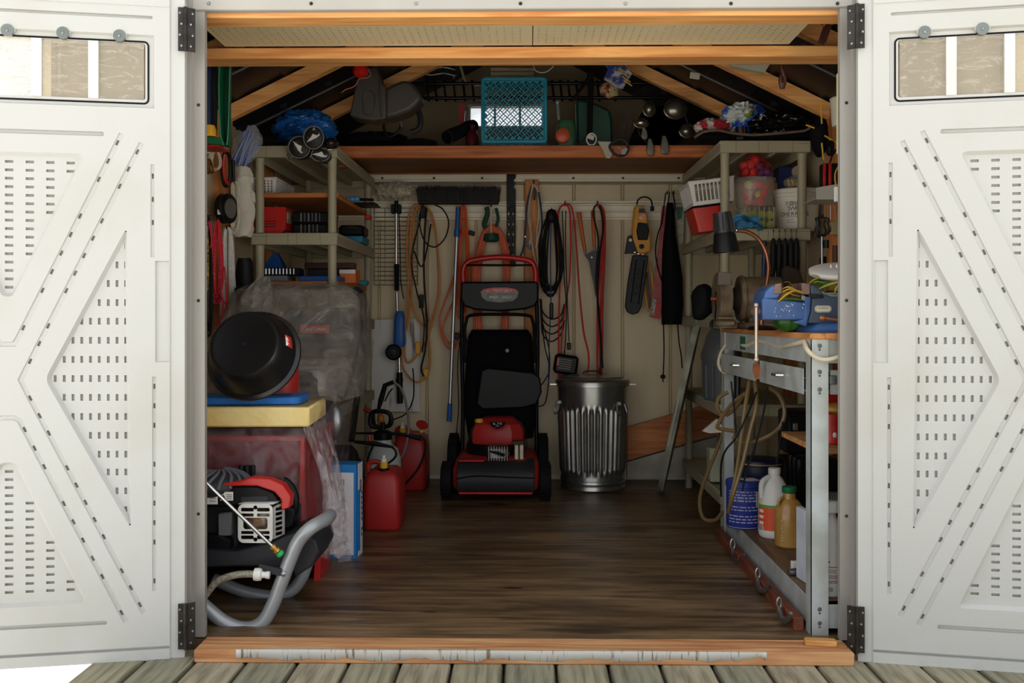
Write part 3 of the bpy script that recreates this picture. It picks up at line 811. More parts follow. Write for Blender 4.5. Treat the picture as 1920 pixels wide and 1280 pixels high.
def basket(name, o, w, d, h, flare, nx, nz, ny, mat, label, group=None, rot=0, hw=.006, hh=.008, tilt=0):
    t = thing(name, label, 'basket', o, group); R = Matrix.Rotation(rot, 3, 'Z') @ Matrix.Rotation(tilt, 3, 'Y'); o = V(o)
    ux, uy, uz = R @ X3, R @ Y3, R @ Z3
    def wall(c0, c1, out, n_):
        e = c1-c0; L_ = e.length; u = e.normalized(); vv = (uz*h+out*flare)
        hs = []
        for i in range(n_):
            for j in range(nz):
                cx = L_*(i+1)/(n_+1); cy = vv.length*(.16+.72*(j+.5)/nz)
                hs.append(([(cx-hw, cy-hh), (cx+hw, cy-hh), (cx+hw, cy+hh), (cx-hw, cy+hh)], None, 0, ()))
        v_ = vv.normalized(); n = u.cross(v_); k = flare*.9
        b = MB(); b.sheet([(0, 0), (L_, 0), (L_+k, vv.length), (-k, vv.length)], (c0, u, v_, n), 0, hs)
        b.build('basket_wall', mat, t, sharp=0, solid=.0025)
    P = [o+ux*a+uy*c for a, c in ((-w/2, -d/2), (w/2, -d/2), (w/2, d/2), (-w/2, d/2))]
    wall(P[0], P[1], -uy, nx); wall(P[1], P[2], ux, ny); wall(P[2], P[3], uy, nx); wall(P[3], P[0], -ux, ny)
    b = MB(); b.add([p+uz*.001 for p in P], [(0, 1, 2, 3)]); b.build('basket_bottom', mat, t, sharp=0, solid=.0025)
    F_ = flare
    Q = [o+uz*h+ux*a+uy*c for a, c in ((-w/2-F_, -d/2-F_), (w/2+F_, -d/2-F_), (w/2+F_, d/2+F_), (-w/2-F_, d/2+F_))]
    b = MB(); b.tube(Q, .005, 6, closed=True); b.build('rim', mat, t)
    return t
p = G(496, 360, 4.45)
basket('storage_basket', (p.x-.03, 4.63-2.8, zB1+.001), .15, .34, .078, .006, 9, 5, 16, m_white, 'white perforated plastic basket on the pine shelf board', hw=.0035, hh=.0032)
# red louvred box
zM = zl[1]
t = thing('metal_box', 'red metal box with three louvre slots beside black bins', 'box', (G(508, 0, 4.38).x, 1.7, zM))
P0 = G(476, 437, 4.37); W_ = S(60, 4.37); H_ = S(51, 4.37)
b = MB(); fr = (V((P0.x, 4.37-2.8, zM)), X3, Z3, -Y3)
lv = [(rrect(.062, .0055, .0025, 2, .068, .045-.012*i+.012), .004, .0008, ()) for i in range(3)]
o_ = [(0, 0), (W_-.025, 0), (W_, .022), (W_, H_), (0, H_)]
b.sheet(o_, fr, 0, lv)
for i in range(5):
    a, c = o_[i], o_[(i+1) % 5]
    b.add([fr[0]+X3*a[0]+Z3*a[1], fr[0]+X3*c[0]+Z3*c[1], fr[0]+X3*c[0]+Z3*c[1]+Y3*.26, fr[0]+X3*a[0]+Z3*a[1]+Y3*.26], [(0, 1, 2, 3)])
b.add([fr[0]+X3*a[0]+Z3*a[1]+Y3*.26 for a in o_], [tuple(range(5))])
b.build('box_body', m_red, t, sharp=20)
for i in range(3): b = MB(); b.prism(rrect(.062, .0065, .003, 2, .068, .057-.012*i), fr, .0008, -.0025); b.build('louvre_slot_shade', M('slot_shade_maroon', (74, 14, 14), .6), t)  # dark strips paint shade into the shallow louvre recesses
b = MB(); b.box((P0.x+W_+.003, 1.69, zM+.075), .004, .2, .05); b.build('side_label', M('worn_label', (176, 160, 130), .7, rgb2=(90, 80, 66), scale=30), t)
# black ribbed bins
for i in range(2):
    t = thing('media_bin', ('lower', 'upper')[i]+' black bin of the stacked pair with grey ribs beside red box', 'bin', (G(585, 0, 4.42).x, 1.7, zM+i*.052), 'stacked black bins')
    xa_, xb_ = G(550, 0, 4.42).x, G(614, 0, 4.42).x; z0 = zM+.003+i*.052
    b = MB(); b.box(((xa_+xb_)/2, 1.74, z0+.022), xb_-xa_, .24, .045, bev=.004)
    b.box(((xa_+xb_)/2, 1.74, z0+.047), xb_-xa_+.008, .25, .005, bev=.002); b.build('bin_body', m_black, t)
    for j in range(6 if i else 5):
        x = xa_+.035+j*(.0165 if i else .018); b = MB(); b.box((x, 1.618, z0+.024), .0055 if j % 2 == 0 else .003, .006, .040, bev=.001); b.build('rib', m_grey, t)
p = G(660, 426, 4.95)
t = thing('tool_case', 'black handled case behind the shelf post', 'case', (p.x, 2.15, zM+.03))
b = MB(); b.box((p.x, 2.2, zM+.062), .125, .16, .055, bev=.012); b.build('case_body', m_black, t)
b = MB(); b.tube(smooth([(p.x-.03, 2.115, zM+.06), (p.x-.03, 2.10, zM+.075), (p.x+.03, 2.10, zM+.075), (p.x+.03, 2.115, zM+.06)], 4), .005, 6); b.build('handle', m_dgrey, t)
b = MB(); b.box((p.x+.0, 2.18, zM+.017), .13, .2, .032, bev=.004); b.build('storage_box', m_teal, label='flat teal box under the black handled case', cat='box')
# clamp, black tray and small stuff on the upper board
p = G(661, 362, 4.75); t = thing('bar_clamp', 'blue jawed bar clamp lying on the pine board', 'clamp', (p.x, 1.95, zB1))
b = MB()
for j in range(3): b.cyl((p.x-.022+.02*j, 1.93, zB1+.016), (p.x-.004+.02*j, 1.93, zB1+.016), .014, .012, n=12)
b.build('clamp_jaw', M('clamp_blue', (78, 138, 196), .4), t)
b = MB(); b.cyl((p.x-.06, 1.95, zB1+.02), (p.x+.1, 1.95, zB1+.014), .007, n=8); b.build('clamp_bar', m_black, t)
b = MB(); q = G(688, 371, 4.9); b.box((q.x-.012, 2.12, zB1+.004), .13, .14, .008, bev=.002); b.box((q.x-.012, 2.14, zB1+.014), .11, .12, .008, bev=.002)
b.build('black_tray', m_black, label='thin black tray at the board end near the duster', cat='tray')
b = MB(); q = G(600, 358, 4.6); b.tube([(q.x-.1, 1.82, zB1+.008), (q.x+.03, 1.9, zB1+.008)], .007, 8); b.build('screwdriver', m_blue, label='blue handled screwdriver lying behind the white basket', cat='tool')
b = MB(); q = G(690, 389, 5.08); b.box((q.x, 2.29, zB1-.036), .03, .05, .024, bev=.004); b.build('red_tape', m_red, label='small red block under the board end', cat='block')
# lower board: sockets, cases, orange box
p = G(525, 520, 4.4); t = thing('socket_set', 'black socket tray with a row of chrome sockets', 'socket set', (p.x, 1.65, zB2))
xa_, xb_ = G(486, 0, 4.4).x, G(560, 0, 4.4).x
b = MB(); b.box(((xa_+xb_)/2, 1.66, zB2+.044), xb_-xa_, .1, .034, bev=.003); b.build('tray', m_black, t)
for j in range(9):
    b = MB(); x = xa_+.028+j*.0155; r = .0062-.0003*j; b.cyl((x, 1.604, zB2+.032), (x, 1.604, zB2+.057), r, n=10); b.build('socket', m_chrome, t)
b = MB(); b.box((xa_+.065, 1.68, zB2+.0135), .12, .16, .025, bev=.004); b.build('grey_case', m_grey, label='flat grey case under the socket tray', cat='case')
b = MB(); xc, xd = G(556, 0, 4.4).x, G(640, 0, 4.5).x; b.box(((xc+xd)/2, 1.72, zB2+.0135), xd-xc, .16, .026, bev=.005); b.box(((xc+xd)/2, 1.638, zB2+.0135), xd-xc-.01, .004, .003)
b.build('blue_case', m_blue, label='flat blue tool case beside the grey case', cat='case')
b = MB(); q = G(520, 488, 4.6); b.loft([[V((q.x+dx-.02, 1.85+dy, z)) for dx, dy in ((-w_, -w_), (w_, -w_), (w_, w_), (-w_, w_))] for w_, z in ((.05, zB2+.06), (.02, zB2+.125), (.012, zB2+.14))]); b.build('blue_funnel', m_blue, label='blue plastic funnel shape behind the socket tray', cat='funnel')
b = MB(); q = G(620, 492, 4.75); b.box((q.x, 1.95, zB2+.085), .24, .05, .03, bev=.004); b.build('spirit_level', M('brown_level', (74, 40, 30), .4), label='dark brown level lying above the blue case', cat='level')
b = MB(); b.box((q.x, 1.95, zB2+.035), .2, .1, .068, bev=.004); b.build('dark_case', m_dgrey, label='dark grey case carrying the brown level', cat='case')
t = thing('carton', 'orange carton with white top on the lower pine board', 'carton', (G(650, 0, 4.6).x, 1.8, zB2)); q = G(650, 515, 4.6)
b = MB(); b.box((q.x+.004, 1.86, zB2+.031), .075, .12, .062, bev=.002); b.build('carton_body', M('orange_card', (226, 118, 44), .6), t)
b = MB(); b.box((q.x+.004, 1.797, zB2+.052), .073, .006, .018); b.build('white_label', m_white, t)
b = MB(); q = G(680, 524, 4.95); b.box((q.x, 2.16, zB2+.012), .05, .06, .024, bev=.004); b.build('teal_tin', m_teal, label='small teal tin beside the orange carton', cat='tin')
# ---- blue tarp bundle and golf head covers on the unit
p = G(572, 245, 4.62); b = MB()
def tarp(u, v):
    t_ = PI*v; a = 2*PI*u; d = V((math.sin(t_)*math.cos(a), math.sin(t_)*math.sin(a), math.cos(t_)))
    q = V((d.x*1.1+d.z*.7, d.y*1.6, d.z*4.2-d.x*1.3)); r = 1+.15*(1-2.4*abs(noise.noise(q+V((5, 1, 2)))))+.07*(1-2.4*abs(noise.noise(q*2.3)))
    return p+V((d.x*.128*r, d.y*.12*r, max(-.062, d.z*.086*r)))
b.grid(tarp, 90, 60, closed_u=True); b.build('tarp_bundle', M('blue_tarp', (34, 106, 190), 0.28, var=0.25, scale=14, bump=0.3, bscale=26), label='crumpled blue tarp bundle on top of the shelving unit', cat='tarp', sharp=50)
m_knit = M('headcover_black', (30, 30, 33), 0.6, var=0.2)
def headcover(px, py, rx, ry, D, ang, num=None, lab=''):
    c = G(px, py, D); t = thing('golf_headcover', lab, 'head cover', c, 'golf head covers on the shelving unit')
    RX, RY = S(rx, D), S(ry, D)
    b = MB(); b.lathe([(0, -.012), (.5, -.011), (.86, -.004), (1, .012), (.98, .05), (.75, .11), (.5, .17)], c, Y3, 22, sx=RX, sy=RY, ref=X3)
    # scale profile radii: unit circle scaled by RX/RY
    b.build('cover', m_knit, t)
    b = MB(); b.tube([c+V((math.cos(a)*RX*.97, -.001, math.sin(a)*RY*.97)) for a in [2*PI*i/28 for i in range(28)]], .0028, 6, closed=True); b.build('piping', M('piping_grey', (128, 126, 122), .6), t)
    ca, sa = math.cos(ang), math.sin(ang)
    def em(pts): return [(x*ca-y*sa, x*sa+y*ca) for x, y in pts]
    s_ = S(1, D)
    fr = camframe(c+V((0, -.0115, 0)))
    b = MB(); b.prism(em([(x*s_, y*s_) for x, y in ((-15, -4), (-3, 2), (2, 6), (8, 0), (13, 1), (14, 4), (13, -2), (5, -4))]), fr, .0015); b.build('emblem', m_printw, t)
    b = MB(); b.tube([c+V((x, -.0125, z)) for x, z in em([(10*s_*math.cos(a), 7*s_*math.sin(a)) for a in [PI*.75+i*PI*1.2/12 for i in range(13)]])], .0008, 4); b.build('emblem_ring', m_grey, t)
    if num:
        text(num, camframe(c+V((.004, -.0115, RY*.7))), .013, m_printw, t)
    return t
headcover(561, 276, 21, 21, 4.25, -1.05, None, 'black golf head cover with steeply slanting white emblem'); headcover(588, 258, 19.5, 22, 4.22, .42, 'A', 'black golf head cover with letter A above its emblem'); headcover(601, 290, 18, 13, 4.26, -.28, None, 'small black golf head cover beside the chrome edged driver head')
c = G(622, 270, 4.26); t = thing('golf_club', 'chrome edged golf driver head lying among the head covers', 'golf club', c)
b = MB(); b.sphere(c, .030, .045, .026, 16, 10); b.build('club_head', M('driver_dark', (60, 54, 52), .2, .6), t)
b = MB(); b.tube([c+V((.028*math.cos(a), -.018-.02*math.cos(a+2), -.012+.018*math.sin(a))) for a in [PI+i*PI*.8/8 for i in range(9)]], .0022, 6); b.build('chrome_edge', m_chrome, t)
b = MB(); b.cyl(c+V((0, .03, .0)), c+V((-.03, .55, .0)), .005, n=8); b.build('shaft', m_steel, t)
for x_, y_ in ((541, 291), (601, 305)):
    c = G(x_, y_, 4.24); b = MB(); b.tube([c+V((.006*math.cos(a), 0, .006*math.sin(a))) for a in [2*PI*i/10 for i in range(10)]], .0016, 5, closed=True)
    b.tube([c-Z3*.006, c-Z3*.022], .0012, 4); b.build('drawstring_loop', m_blackcord, label='thin black drawstring loop hanging below a golf head cover', cat='cord', group='head cover drawstrings')
# black and chrome bag behind
c = G(492, 258, 4.55); t = thing('folding_chair', 'folded black framed chair behind the blue tarp', 'chair', c)
for dy in (0, .03): 
    b = MB(); b.tube([c+V((-.03, dy, -.03)), c+V((.09, dy, -.03+dy*.3))], .006, 6); b.tube([c+V((-.03, dy, .01)), c+V((.09, dy, .01))], .006, 6); b.build('frame_tube', m_black, t)
b = MB(); b.box(c+V((.03, .05, -.01)), .13, .01, .05); b.build('seat_cloth', m_blackcord, t)
# ---- hanging bag of blue straws
t = thing('bag_of_straws', 'clear plastic bag of blue rods hanging beside the shelving', 'bag', G(462, 300, 4.15))
rs = random.Random(5)
for j in range(9):
    a = G(436+j*3.6+rs.uniform(-2, 2), 314-rs.uniform(0, 14), 4.15+.01*(j % 3)); c = G(458+j*3.2+rs.uniform(-2, 2), 240+rs.uniform(-6, 10)+abs(j-2)*4, 4.15+.01*(j % 3))
    b = MB(); b.cyl(a, c, .0055, n=6); b.build('rod', M('straw_blue', (58, 98, 186), .35), t)
b = MB(); c = G(463, 275, 4.17)
b.grid(lambda u, v: c+V(((math.sin(PI*v)*.055+.012)*math.cos(2*PI*u)+.05*(.5-v), (.035*math.sin(PI*v)+.004)*math.sin(2*PI*u), (.5-v)*.18))+noise.noise_vector(V((u*6, v*6, 2)))*.008, 24, 12, closed_u=True)
b.build('plastic_film', Film('bag_film', (205, 210, 220), .3, .12, .9, 26), t)
# ---- green trough, dark tubes and small things by the header
t = thing('green_trough', 'green plastic L-shaped trough hanging against the left wall', 'trough', G(420, 272, 3.55))
D = 3.55
def chan(pts, w, dep, mat, nm):
    b = MB(); L_ = len(pts)
    rings = []
    for (x, y, ww) in pts:
        c = G(x, y, D); h = S(ww, D)/2; th = .003
        rings.append([c+V((-h, -.0, 0)), c+V((-h+th, 0, 0)), c+V((-h*.55, dep, 0)), c+V((h*.55, dep, 0)), c+V((h-th, 0, 0)), c+V((h, 0, 0)), c+V((h*.6, dep+th, 0)), c+V((-h*.6, dep+th, 0))])
    b.loft(rings); b.build(nm, mat, t)
chan([(423, 18, 19), (422, 60, 20), (420, 130, 21), (419, 200, 20), (420, 250, 17), (422, 271, 9)], 0, .05, m_greenp, 'upright_channel')
b = MB(); a = G(372, 257, D); c = G(416, 272, D)
b.prism([(a.x, a.z), (c.x-.005, a.z), (c.x+.012, c.z), (c.x-.004, c.z+.004), (a.x, c.z+.01)], (V((0, D-2.8, 0)), X3, Z3, -Y3), -.07); b.build('lower_channel', m_greenp, t)
b = MB(); b.tube(gpts([(413, 20), (412, 90), (410, 160), (411, 220), (414, 256), (419, 272)], D), .0022, 6); b.tube(gpts([(432, 20), (431, 130), (429, 210), (427, 256), (425, 272)], D), .0022, 6)
b.build('rim', M('green_light', (58, 150, 110), .4), t)
t = thing('rolled_awning', 'dark blue and black rolled tube standing in the left corner', 'roll', G(394, 255, 3.6))
b = MB(); b.cyl(G(391, 250, 3.62), G(392, 36, 3.62), .018, n=14); b.build('blue_roll', M('navy_roll', (44, 62, 104), .35, var=.2, stretch=(1, 1, .1)), t)
b = MB(); b.cyl(G(400, 252, 3.66), G(402, 36, 3.66), .014, n=12); b.cyl(G(385, 250, 3.66), G(386, 36, 3.66), .02, n=12); b.build('black_pole', m_dgrey, t)
c = G(392, 250, 3.56); b = MB(); b.lathe([(0, .03), (.02, .028), (.026, .01), (.026, -.012), (0, -.012)], c, Z3, 16); b.build('yellow_bowl', m_yellow, label='yellow domed bowl resting in the green trough', cat='bowl')
c = G(402, 132, 3.7); b = MB(); b.sphere(c, .006, .006, .022, 10, 8); b.build('yellow_float', m_yellow, label='small yellow oval float beside the dark roll', cat='float')
c = G(398, 274, 3.6); t = thing('red_tray', 'flat red metal tray edge under the green trough', 'tray', c)
b = MB(); b.box(c+V((-.01, .05, 0)), .075, .12, .008, bev=.002); b.build('tray_body', m_red, t)
b = MB(); b.box(c+V((.005, -.008, .003)), .03, .01, .004, bev=.001); b.build('latch', m_chrome, t)
# ---- hanging hanks of cord and rope on the left wall
def hank(name, label, px, py0, py1, wpx, D, n, r, mat, seed=1, group=None, knot=None, hook=True, wtop=.25, cat='rope', dep=.012, parent=None):
    rr = random.Random(seed); top = G(px, py0, D)
    t = parent or thing(name, label, cat, G(px, py1, D), group)
    b = MB(); h = S(py1-py0, D); w = S(wpx, D)/2
    for i in range(n):
        L_ = h*rr.uniform(.86, 1.0); ww = w*rr.uniform(.45, 1.0); a = rr.uniform(-.15, .15)*w; y = rr.uniform(-dep, dep)
        pts = [(a*.2, 0), (ww*wtop+a*.3, -L_*.05), (ww*.8+a, -L_*.35), (ww+a, -L_*.7), (ww*.7+a, -L_*.94), (a, -L_), (-ww*.7+a, -L_*.95), (-ww+a, -L_*.7), (-ww*.75+a, -L_*.35), (-ww*wtop+a*.3, -L_*.05)]
        pts = [top+V((x+rr.uniform(-.12, .12)*ww, y+rr.uniform(-.004, .004), z)) for x, z in pts]
        b.tube(smooth(pts, 4, True), r, 6, closed=True)
    b.build('cord', mat, t)
    if knot:
        kb = MB(); kc = top-Z3*h*knot
        for j in range(4): kb.tube([kc+V((w*.42*math.cos(q), .016*math.sin(q), .006*j-.01)) for q in [2*PI*i/12 for i in range(12)]], r*1.1, 6, closed=True)
        kb.build('wrap', mat, t)
    if hook:
        kb = MB(); kb.tube(smooth([top+V((0, .03, .012)), top+V((0, -.004, .006)), top+V((0, -.016, -.004)), top+V((0, -.014, .012))], 4), .0026, 6); kb.build('hook', m_darksteel, t)
    return t
hank('cord_hank', 'white cord hank hanging over the pine stud below the green trough', 404, 279, 320, 22, 4.05, 6, .0032, m_cream, 2, knot=None)
t = thing('padlock', 'brass coloured ribbed buckle hanging beside the white cord hank', 'buckle', G(392, 330, 4.0))
b = MB(); b.box(G(391, 312, 4.0), .034, .02, .06, bev=.006, rot=Matrix.Rotation(-.25, 3, 'Y')); b.build('buckle_body', M('brass_mesh', (168, 116, 60), .35, .6, rgb2=(90, 58, 30), scale=90), t)
b = MB(); b.tube(smooth(gpts([(386, 300), (384, 290), (392, 286), (398, 298)], 4.0), 4), .003, 6); b.build('buckle_loop', m_white, t)
t = thing('pruning_saw', 'red handled black oval bow tool hanging by the stud', 'tool', G(424, 350, 4.1))
b = MB(); b.tube([G(424+8*math.cos(a), 317+33*math.sin(a), 4.1) for a in [2*PI*i/20 for i in range(20)]], .007, 8, closed=True); b.build('bow', m_black, t)
b = MB(); b.tube(smooth(gpts([(421, 290), (419, 310), (422, 335), (430, 346)], 4.095), 5), .007, 8); b.build('grip', m_red, t)
b = MB(); b.tube(gpts([(437, 300), (438, 340)], 4.12), [.008, .005], 8); b.build('blade_sheath', m_black, t)
t = thing('cable_reel', 'black round reel hanging on the left wall', 'reel', G(428, 420, 4.1)); c = G(424, 391, 4.1)
ax = V((1, -.35, 0)).normalized(); b = MB(); b.lathe([(0, -.02), (.055, -.02), (.062, -.012), (.058, 0), (.062, .014), (.05, .022), (0, .022)], c, ax, 24); b.build('reel_drum', m_black, t)
b = MB(); b.lathe([(0, .026), (.03, .026), (.046, .020)], c, ax, 20); b.build('reel_face', M('reel_face', (104, 100, 92), .5), t)
b = MB(); b.box(c+V((-.012, -.055, -.02)), .012, .004, .02); b.build('sticker', m_printw, t)
hank('cord_coil', 'cream electric cord coil beside the black reel', 441, 342, 440, 18, 4.14, 7, .0035, m_cream, 3, wtop=.7)
t = thing('rolled_canopy', 'cream cloth canopy rolled up and hanging beside the shelving', 'canopy', G(457, 446, 4.16)); rr = random.Random(9)
rings = []
for j in range(11):
    f = j/10; y = 314+130*f; w = (14+4*math.sin(f*3)+3*f)*(1 if f < .95 else .8)
    rings.append([G(457+w*math.cos(a)*(1+.2*math.sin(a*4+j*1.3)+.08*math.sin(a*9+j))-1, y+(3*math.sin(a*3+j) if 0 < j < 10 else 0), 4.16)+Y3*(.03*math.sin(a)) for a in [2*PI*i/16 for i in range(16)]])
b = MB(); b.loft(rings); b.jitter(.007, 4, 34); b.build('cloth_roll', m_whitec, t)
b = MB(); b.tube(smooth([G(457+16*math.cos(a), 332+2*math.sin(a*2), 4.16)+Y3*(.034*math.sin(a)) for a in [2*PI*i/10 for i in range(10)]], 3, True), .002, 5, closed=True); b.build('tie', m_cream, t)
hank('rope_hank', 'red speckled rope hank hanging on the pine stud', 408, 413, 570, 22, 4.02, 11, .0038, M('red_rope', (206, 36, 52), .7, rgb2=(236, 160, 160), scale=120, lo=.3, hi=.36), 4)
b = MB(); b.tube(smooth(gpts([(414, 540), (418, 580), (408, 610), (400, 640)], 4.0), 5), .0036, 6); b.tube(smooth(gpts([(410, 545), (425, 575), (433, 600)], 4.0), 5), .0036, 6); b.tube(smooth(gpts([(421, 500), (424, 540), (424, 575), (412, 600)], 4.0), 5), .0036, 6)
b.build('rope_tail', _mats['red_rope'], label='loose red rope ends trailing below the rope hank', cat='rope')
hank('rope_hank', 'thick white rope hank hanging below the reel', 427, 428, 640, 25, 4.1, 18, .0047, M('white_rope', (216, 214, 206), .8, var=.12, scale=80), 6, wtop=.6)
hank('cord_hank', 'black bungee cord hank beside the jamb', 391, 408, 640, 16, 3.95, 7, .0035, m_blackcord, 7)
hank('cord_hank', 'yellow and black striped cord hanging at the jamb', 387, 425, 560, 5, 3.9, 2, .004, M('yellow_rope', (206, 180, 60), .7, rgb2=(30, 30, 28), scale=90), 8)
hank('cord_hank', 'pink cord loops hanging with the black bungees', 392, 415, 470, 14, 3.92, 3, .0028, M('pink_cord', (214, 50, 84), .6), 18)
t = thing('black_bag', 'limp black bag hanging between the white rope and the shelving', 'bag', G(458, 600, 4.18))
rings = [[G(458+w*math.cos(a)*(1+.1*math.sin(3*a+j)), y, 4.18)+Y3*(.03*math.sin(a)) for a in [2*PI*i/14 for i in range(14)]] for j, (y, w) in enumerate(((484, 12), (492, 15), (520, 16), (550, 17), (580, 18), (610, 17)))]
b = MB(); b.loft(rings); b.jitter(.004, 2, 25); b.build('bag_body', m_blackcord, t)
# ================================================================== SNOW BLOWER UNDER PLASTIC, PRESSURE WASHER, CANS
sb = thing('snow_blower', 'red snow blower standing under a clear plastic sheet', 'snow blower', (-.95, 1.0, 0))
xa_, xb_ = -1.24, -.735; ya_, yb_ = .45, .93
b = MB(); th = .012
b.box(((xa_+xb_)/2, (ya_+yb_)/2, .505), xb_-xa_, yb_-ya_, .02, bev=.006); b.box(((xa_+xb_)/2, yb_, .29), xb_-xa_, th, .43)
for x in (xa_, xb_): b.prism([(ya_, .06), (yb_, .06), (yb_, .51), (ya_, .51), (ya_-.02, .3)], (V((x-.006, 0, 0)), Y3, Z3, X3), .012)
b.build('auger_housing', m_dred, sb)
b = MB(); b.box(((xa_+xb_)/2, ya_+.012, .30), xb_-xa_-.01, .012, .40, bev=.004); b.build('front_plate', M('plate_maroon', (126, 26, 34), .4, var=.15), sb)
b = MB(); b.tube([((xa_+xb_)/2+(t_/60-.5)*.46, .66+.13*math.sin(t_*.5), .25+.13*math.cos(t_*.5)) for t_ in range(61)], .014, 6); b.cyl((xa_, .66, .25), (xb_, .66, .25), .018, n=10); b.build('auger', m_dgrey, sb)
b = MB(); b.prism([(.62, .0), (.80, .0), (.80, .16), (.70, .22)], (V((xb_+.0, 0, .0)), Y3, Z3, X3), .02); b.build('skid_shoe', m_red, sb)
b = MB(); b.box((-.98, 1.22, .52), .34, .34, .34, bev=.03); b.build('engine', m_dgrey, sb)
p = G(594, 716, 3.95); b = MB(); b.lathe([(0, -.055), (.075, -.05), (.08, -.03), (.08, .03), (.07, .05), (0, .052)], p, Z3, 20); b.cyl(p+V((-.06, -.05, .055)), p+V((.075, -.05, .055)), .016, n=12); b.build('fuel_tank', M('blower_silver', (196, 192, 186), .35, .4), sb)
p = G(628, 790, 3.8); b = MB(); b.sphere(p, .035, .03, .07); b.build('light_cover', m_steel, sb)
p = G(600, 625, 4.0); b = MB(); b.box(p+V((.0, .05, .0)), .30, .1, .2, bev=.02, rot=Matrix.Rotation(-.25, 3, 'X')); b.build('control_panel', m_dgrey, sb)
b = MB(); b.box(G(590, 617, 3.97)+V((0, 0, 0)), .115, .006, .034, rot=Matrix.Rotation(-.25, 3, 'X')); lb = b.build('brand_label', M('label_red', (200, 60, 56), .5), sb)
text('CRAFTSMAN', frame(G(590, 617, 3.965)+V((0, -.002, 0)), X3, V((0, .25, .97))), .014, m_printw, sb, .09)
for sx_ in (-1, 1):
    b = MB(); x = -.93+sx_*.24; b.tube(smooth([(x, 1.1, .42), (x, 1.35, .75), (x, 1.38, .96), (x, 1.33, 1.0)], 5), .013, 8); b.build('handlebar', m_black, sb)
    b = MB(); b.cyl((x, 1.33, .995), (x, 1.22, 1.01), .017, n=10); b.build('grip', m_blackrub, sb)
    b = MB(); b.lathe([(.06, -.05), (.17, -.05), (.19, -.03), (.19, .03), (.17, .05), (.06, .05)], (-.96+sx_*.2, 1.28, .19), X3, 20); b.build('wheel', m_blackrub, sb)
b = MB(); b.tube(smooth([(-.9, .8, .5), (-.9, .8, .72), (-.92, .72, .85)], 5), [.07]*11, 12, flat=1.0); b.build('chute', m_dred, sb)
# clear sheet draped over it
def ring(z, cx, cy, hx, hy, n=64, fold=.02, seed=0, rnd=.35):
    out = []
    for i in range(n):
        a = 2*PI*i/n; c_, s_ = math.cos(a), math.sin(a); e = 2/3.6
        x = abs(c_)**e*(1 if c_ > 0 else -1); y = abs(s_)**e*(1 if s_ > 0 else -1)
        f = 1+fold*(math.sin(a*9+seed)+.6*math.sin(a*17+seed*2.3))/max(hx, hy)*.5
        out.append(V((cx+x*hx*f, cy+y*hy*f, z))+noise.noise_vector(V((math.cos(a)*3, math.sin(a)*3, z*5)))*.012)
    return out
cover = thing('plastic_cover', 'clear plastic sheet draped over the snow blower', 'sheet', (-.95, 1.1, 0))
b = MB()
b.loft([ring(1.036, -.93, 1.26, .06, .06, fold=.004), ring(1.03, -.93, 1.26, .21, .10, fold=.006), ring(1.0, -.93, 1.27, .262, .16, fold=.008, seed=.3), ring(.92, -.93, 1.26, .275, .18, fold=.012, seed=.6), ring(.80, -.935, 1.24, .285, .21, fold=.018, seed=1), ring(.68, -.945, 1.18, .29, .27, fold=.022, seed=1.4), ring(.60, -.955, 1.08, .295, .37, fold=.024, seed=1.7)], caps=False)
b.build('sheet', m_film, cover, sharp=60)
b = MB(); b.loft([ring(.60, -.955, 1.08, .295, .37, fold=.024, seed=1.7), ring(.53, -.965, .92, .288, .50, fold=.012, seed=2), ring(.50, -.968, .91, .29, .52, fold=.012, seed=2), ring(.40, -.978, .91, .285, .525, fold=.024, seed=2.2), ring(.28, -.985, .92, .285, .53, fold=.05, seed=2.6), ring(.17, -.985, .94, .285, .51, fold=.07, seed=3)], caps=False)
b.build('lower_sheet', Film('clear_skirt', (140, 130, 130), .2, .1, 1.0, 14, .8), cover, sharp=60)
b = MB()
def drape(u, v):
    y = .40+.36*u; x = -.722+.075*math.sin(min(1, v*1.25)*PI*.5)+.016*math.sin(u*23+v*3)*v+.012*math.sin(u*51+1)*v
    z = .548-.028*u*0-.45*v*(1-.10*math.sin(u*5+.6)); return V((x, y, z))+noise.noise_vector(V((u*7, v*6, 3)))*.014*v
b.grid(drape, 40, 26); b.build('side_drape', Film('drape_film', (206, 200, 202), .42, .1, 1.0, 16, .75), cover, sharp=60)
b = MB(); b.grid(lambda u, v: V((-1.27+.56*u, .39-.02*v+.012*math.sin(u*19+v*2)*v, .548-(.24+.16*u)*v))+noise.noise_vector(V((u*9, v*5, 8)))*.014*v, 40, 20); b.build('front_drape', Film('front_film', (150, 140, 142), .13, .08, 1.0, 18, .8), cover, sharp=60)
p = G(482, 566, 3.95); b = MB()
b.grid(lambda u, v: p+V((.085*math.sin(PI*(.12+.76*v))*math.cos(2*PI*u)*(1-.4*(1-v))-.05*(v-.5), .06*math.sin(PI*(.1+.8*v))*math.sin(2*PI*u), (.5-v)*.2))+noise.noise_vector(V((math.cos(2*PI*u)*3, v*5, math.sin(2*PI*u)*3)))*.016, 28, 14, closed_u=True)
b.build('plastic_bag', Film('grey_bag_film', (150, 146, 138), .6, .2, .8, 18), label='crumpled grey plastic bag bulging behind the black tub', cat='bag', sharp=30)
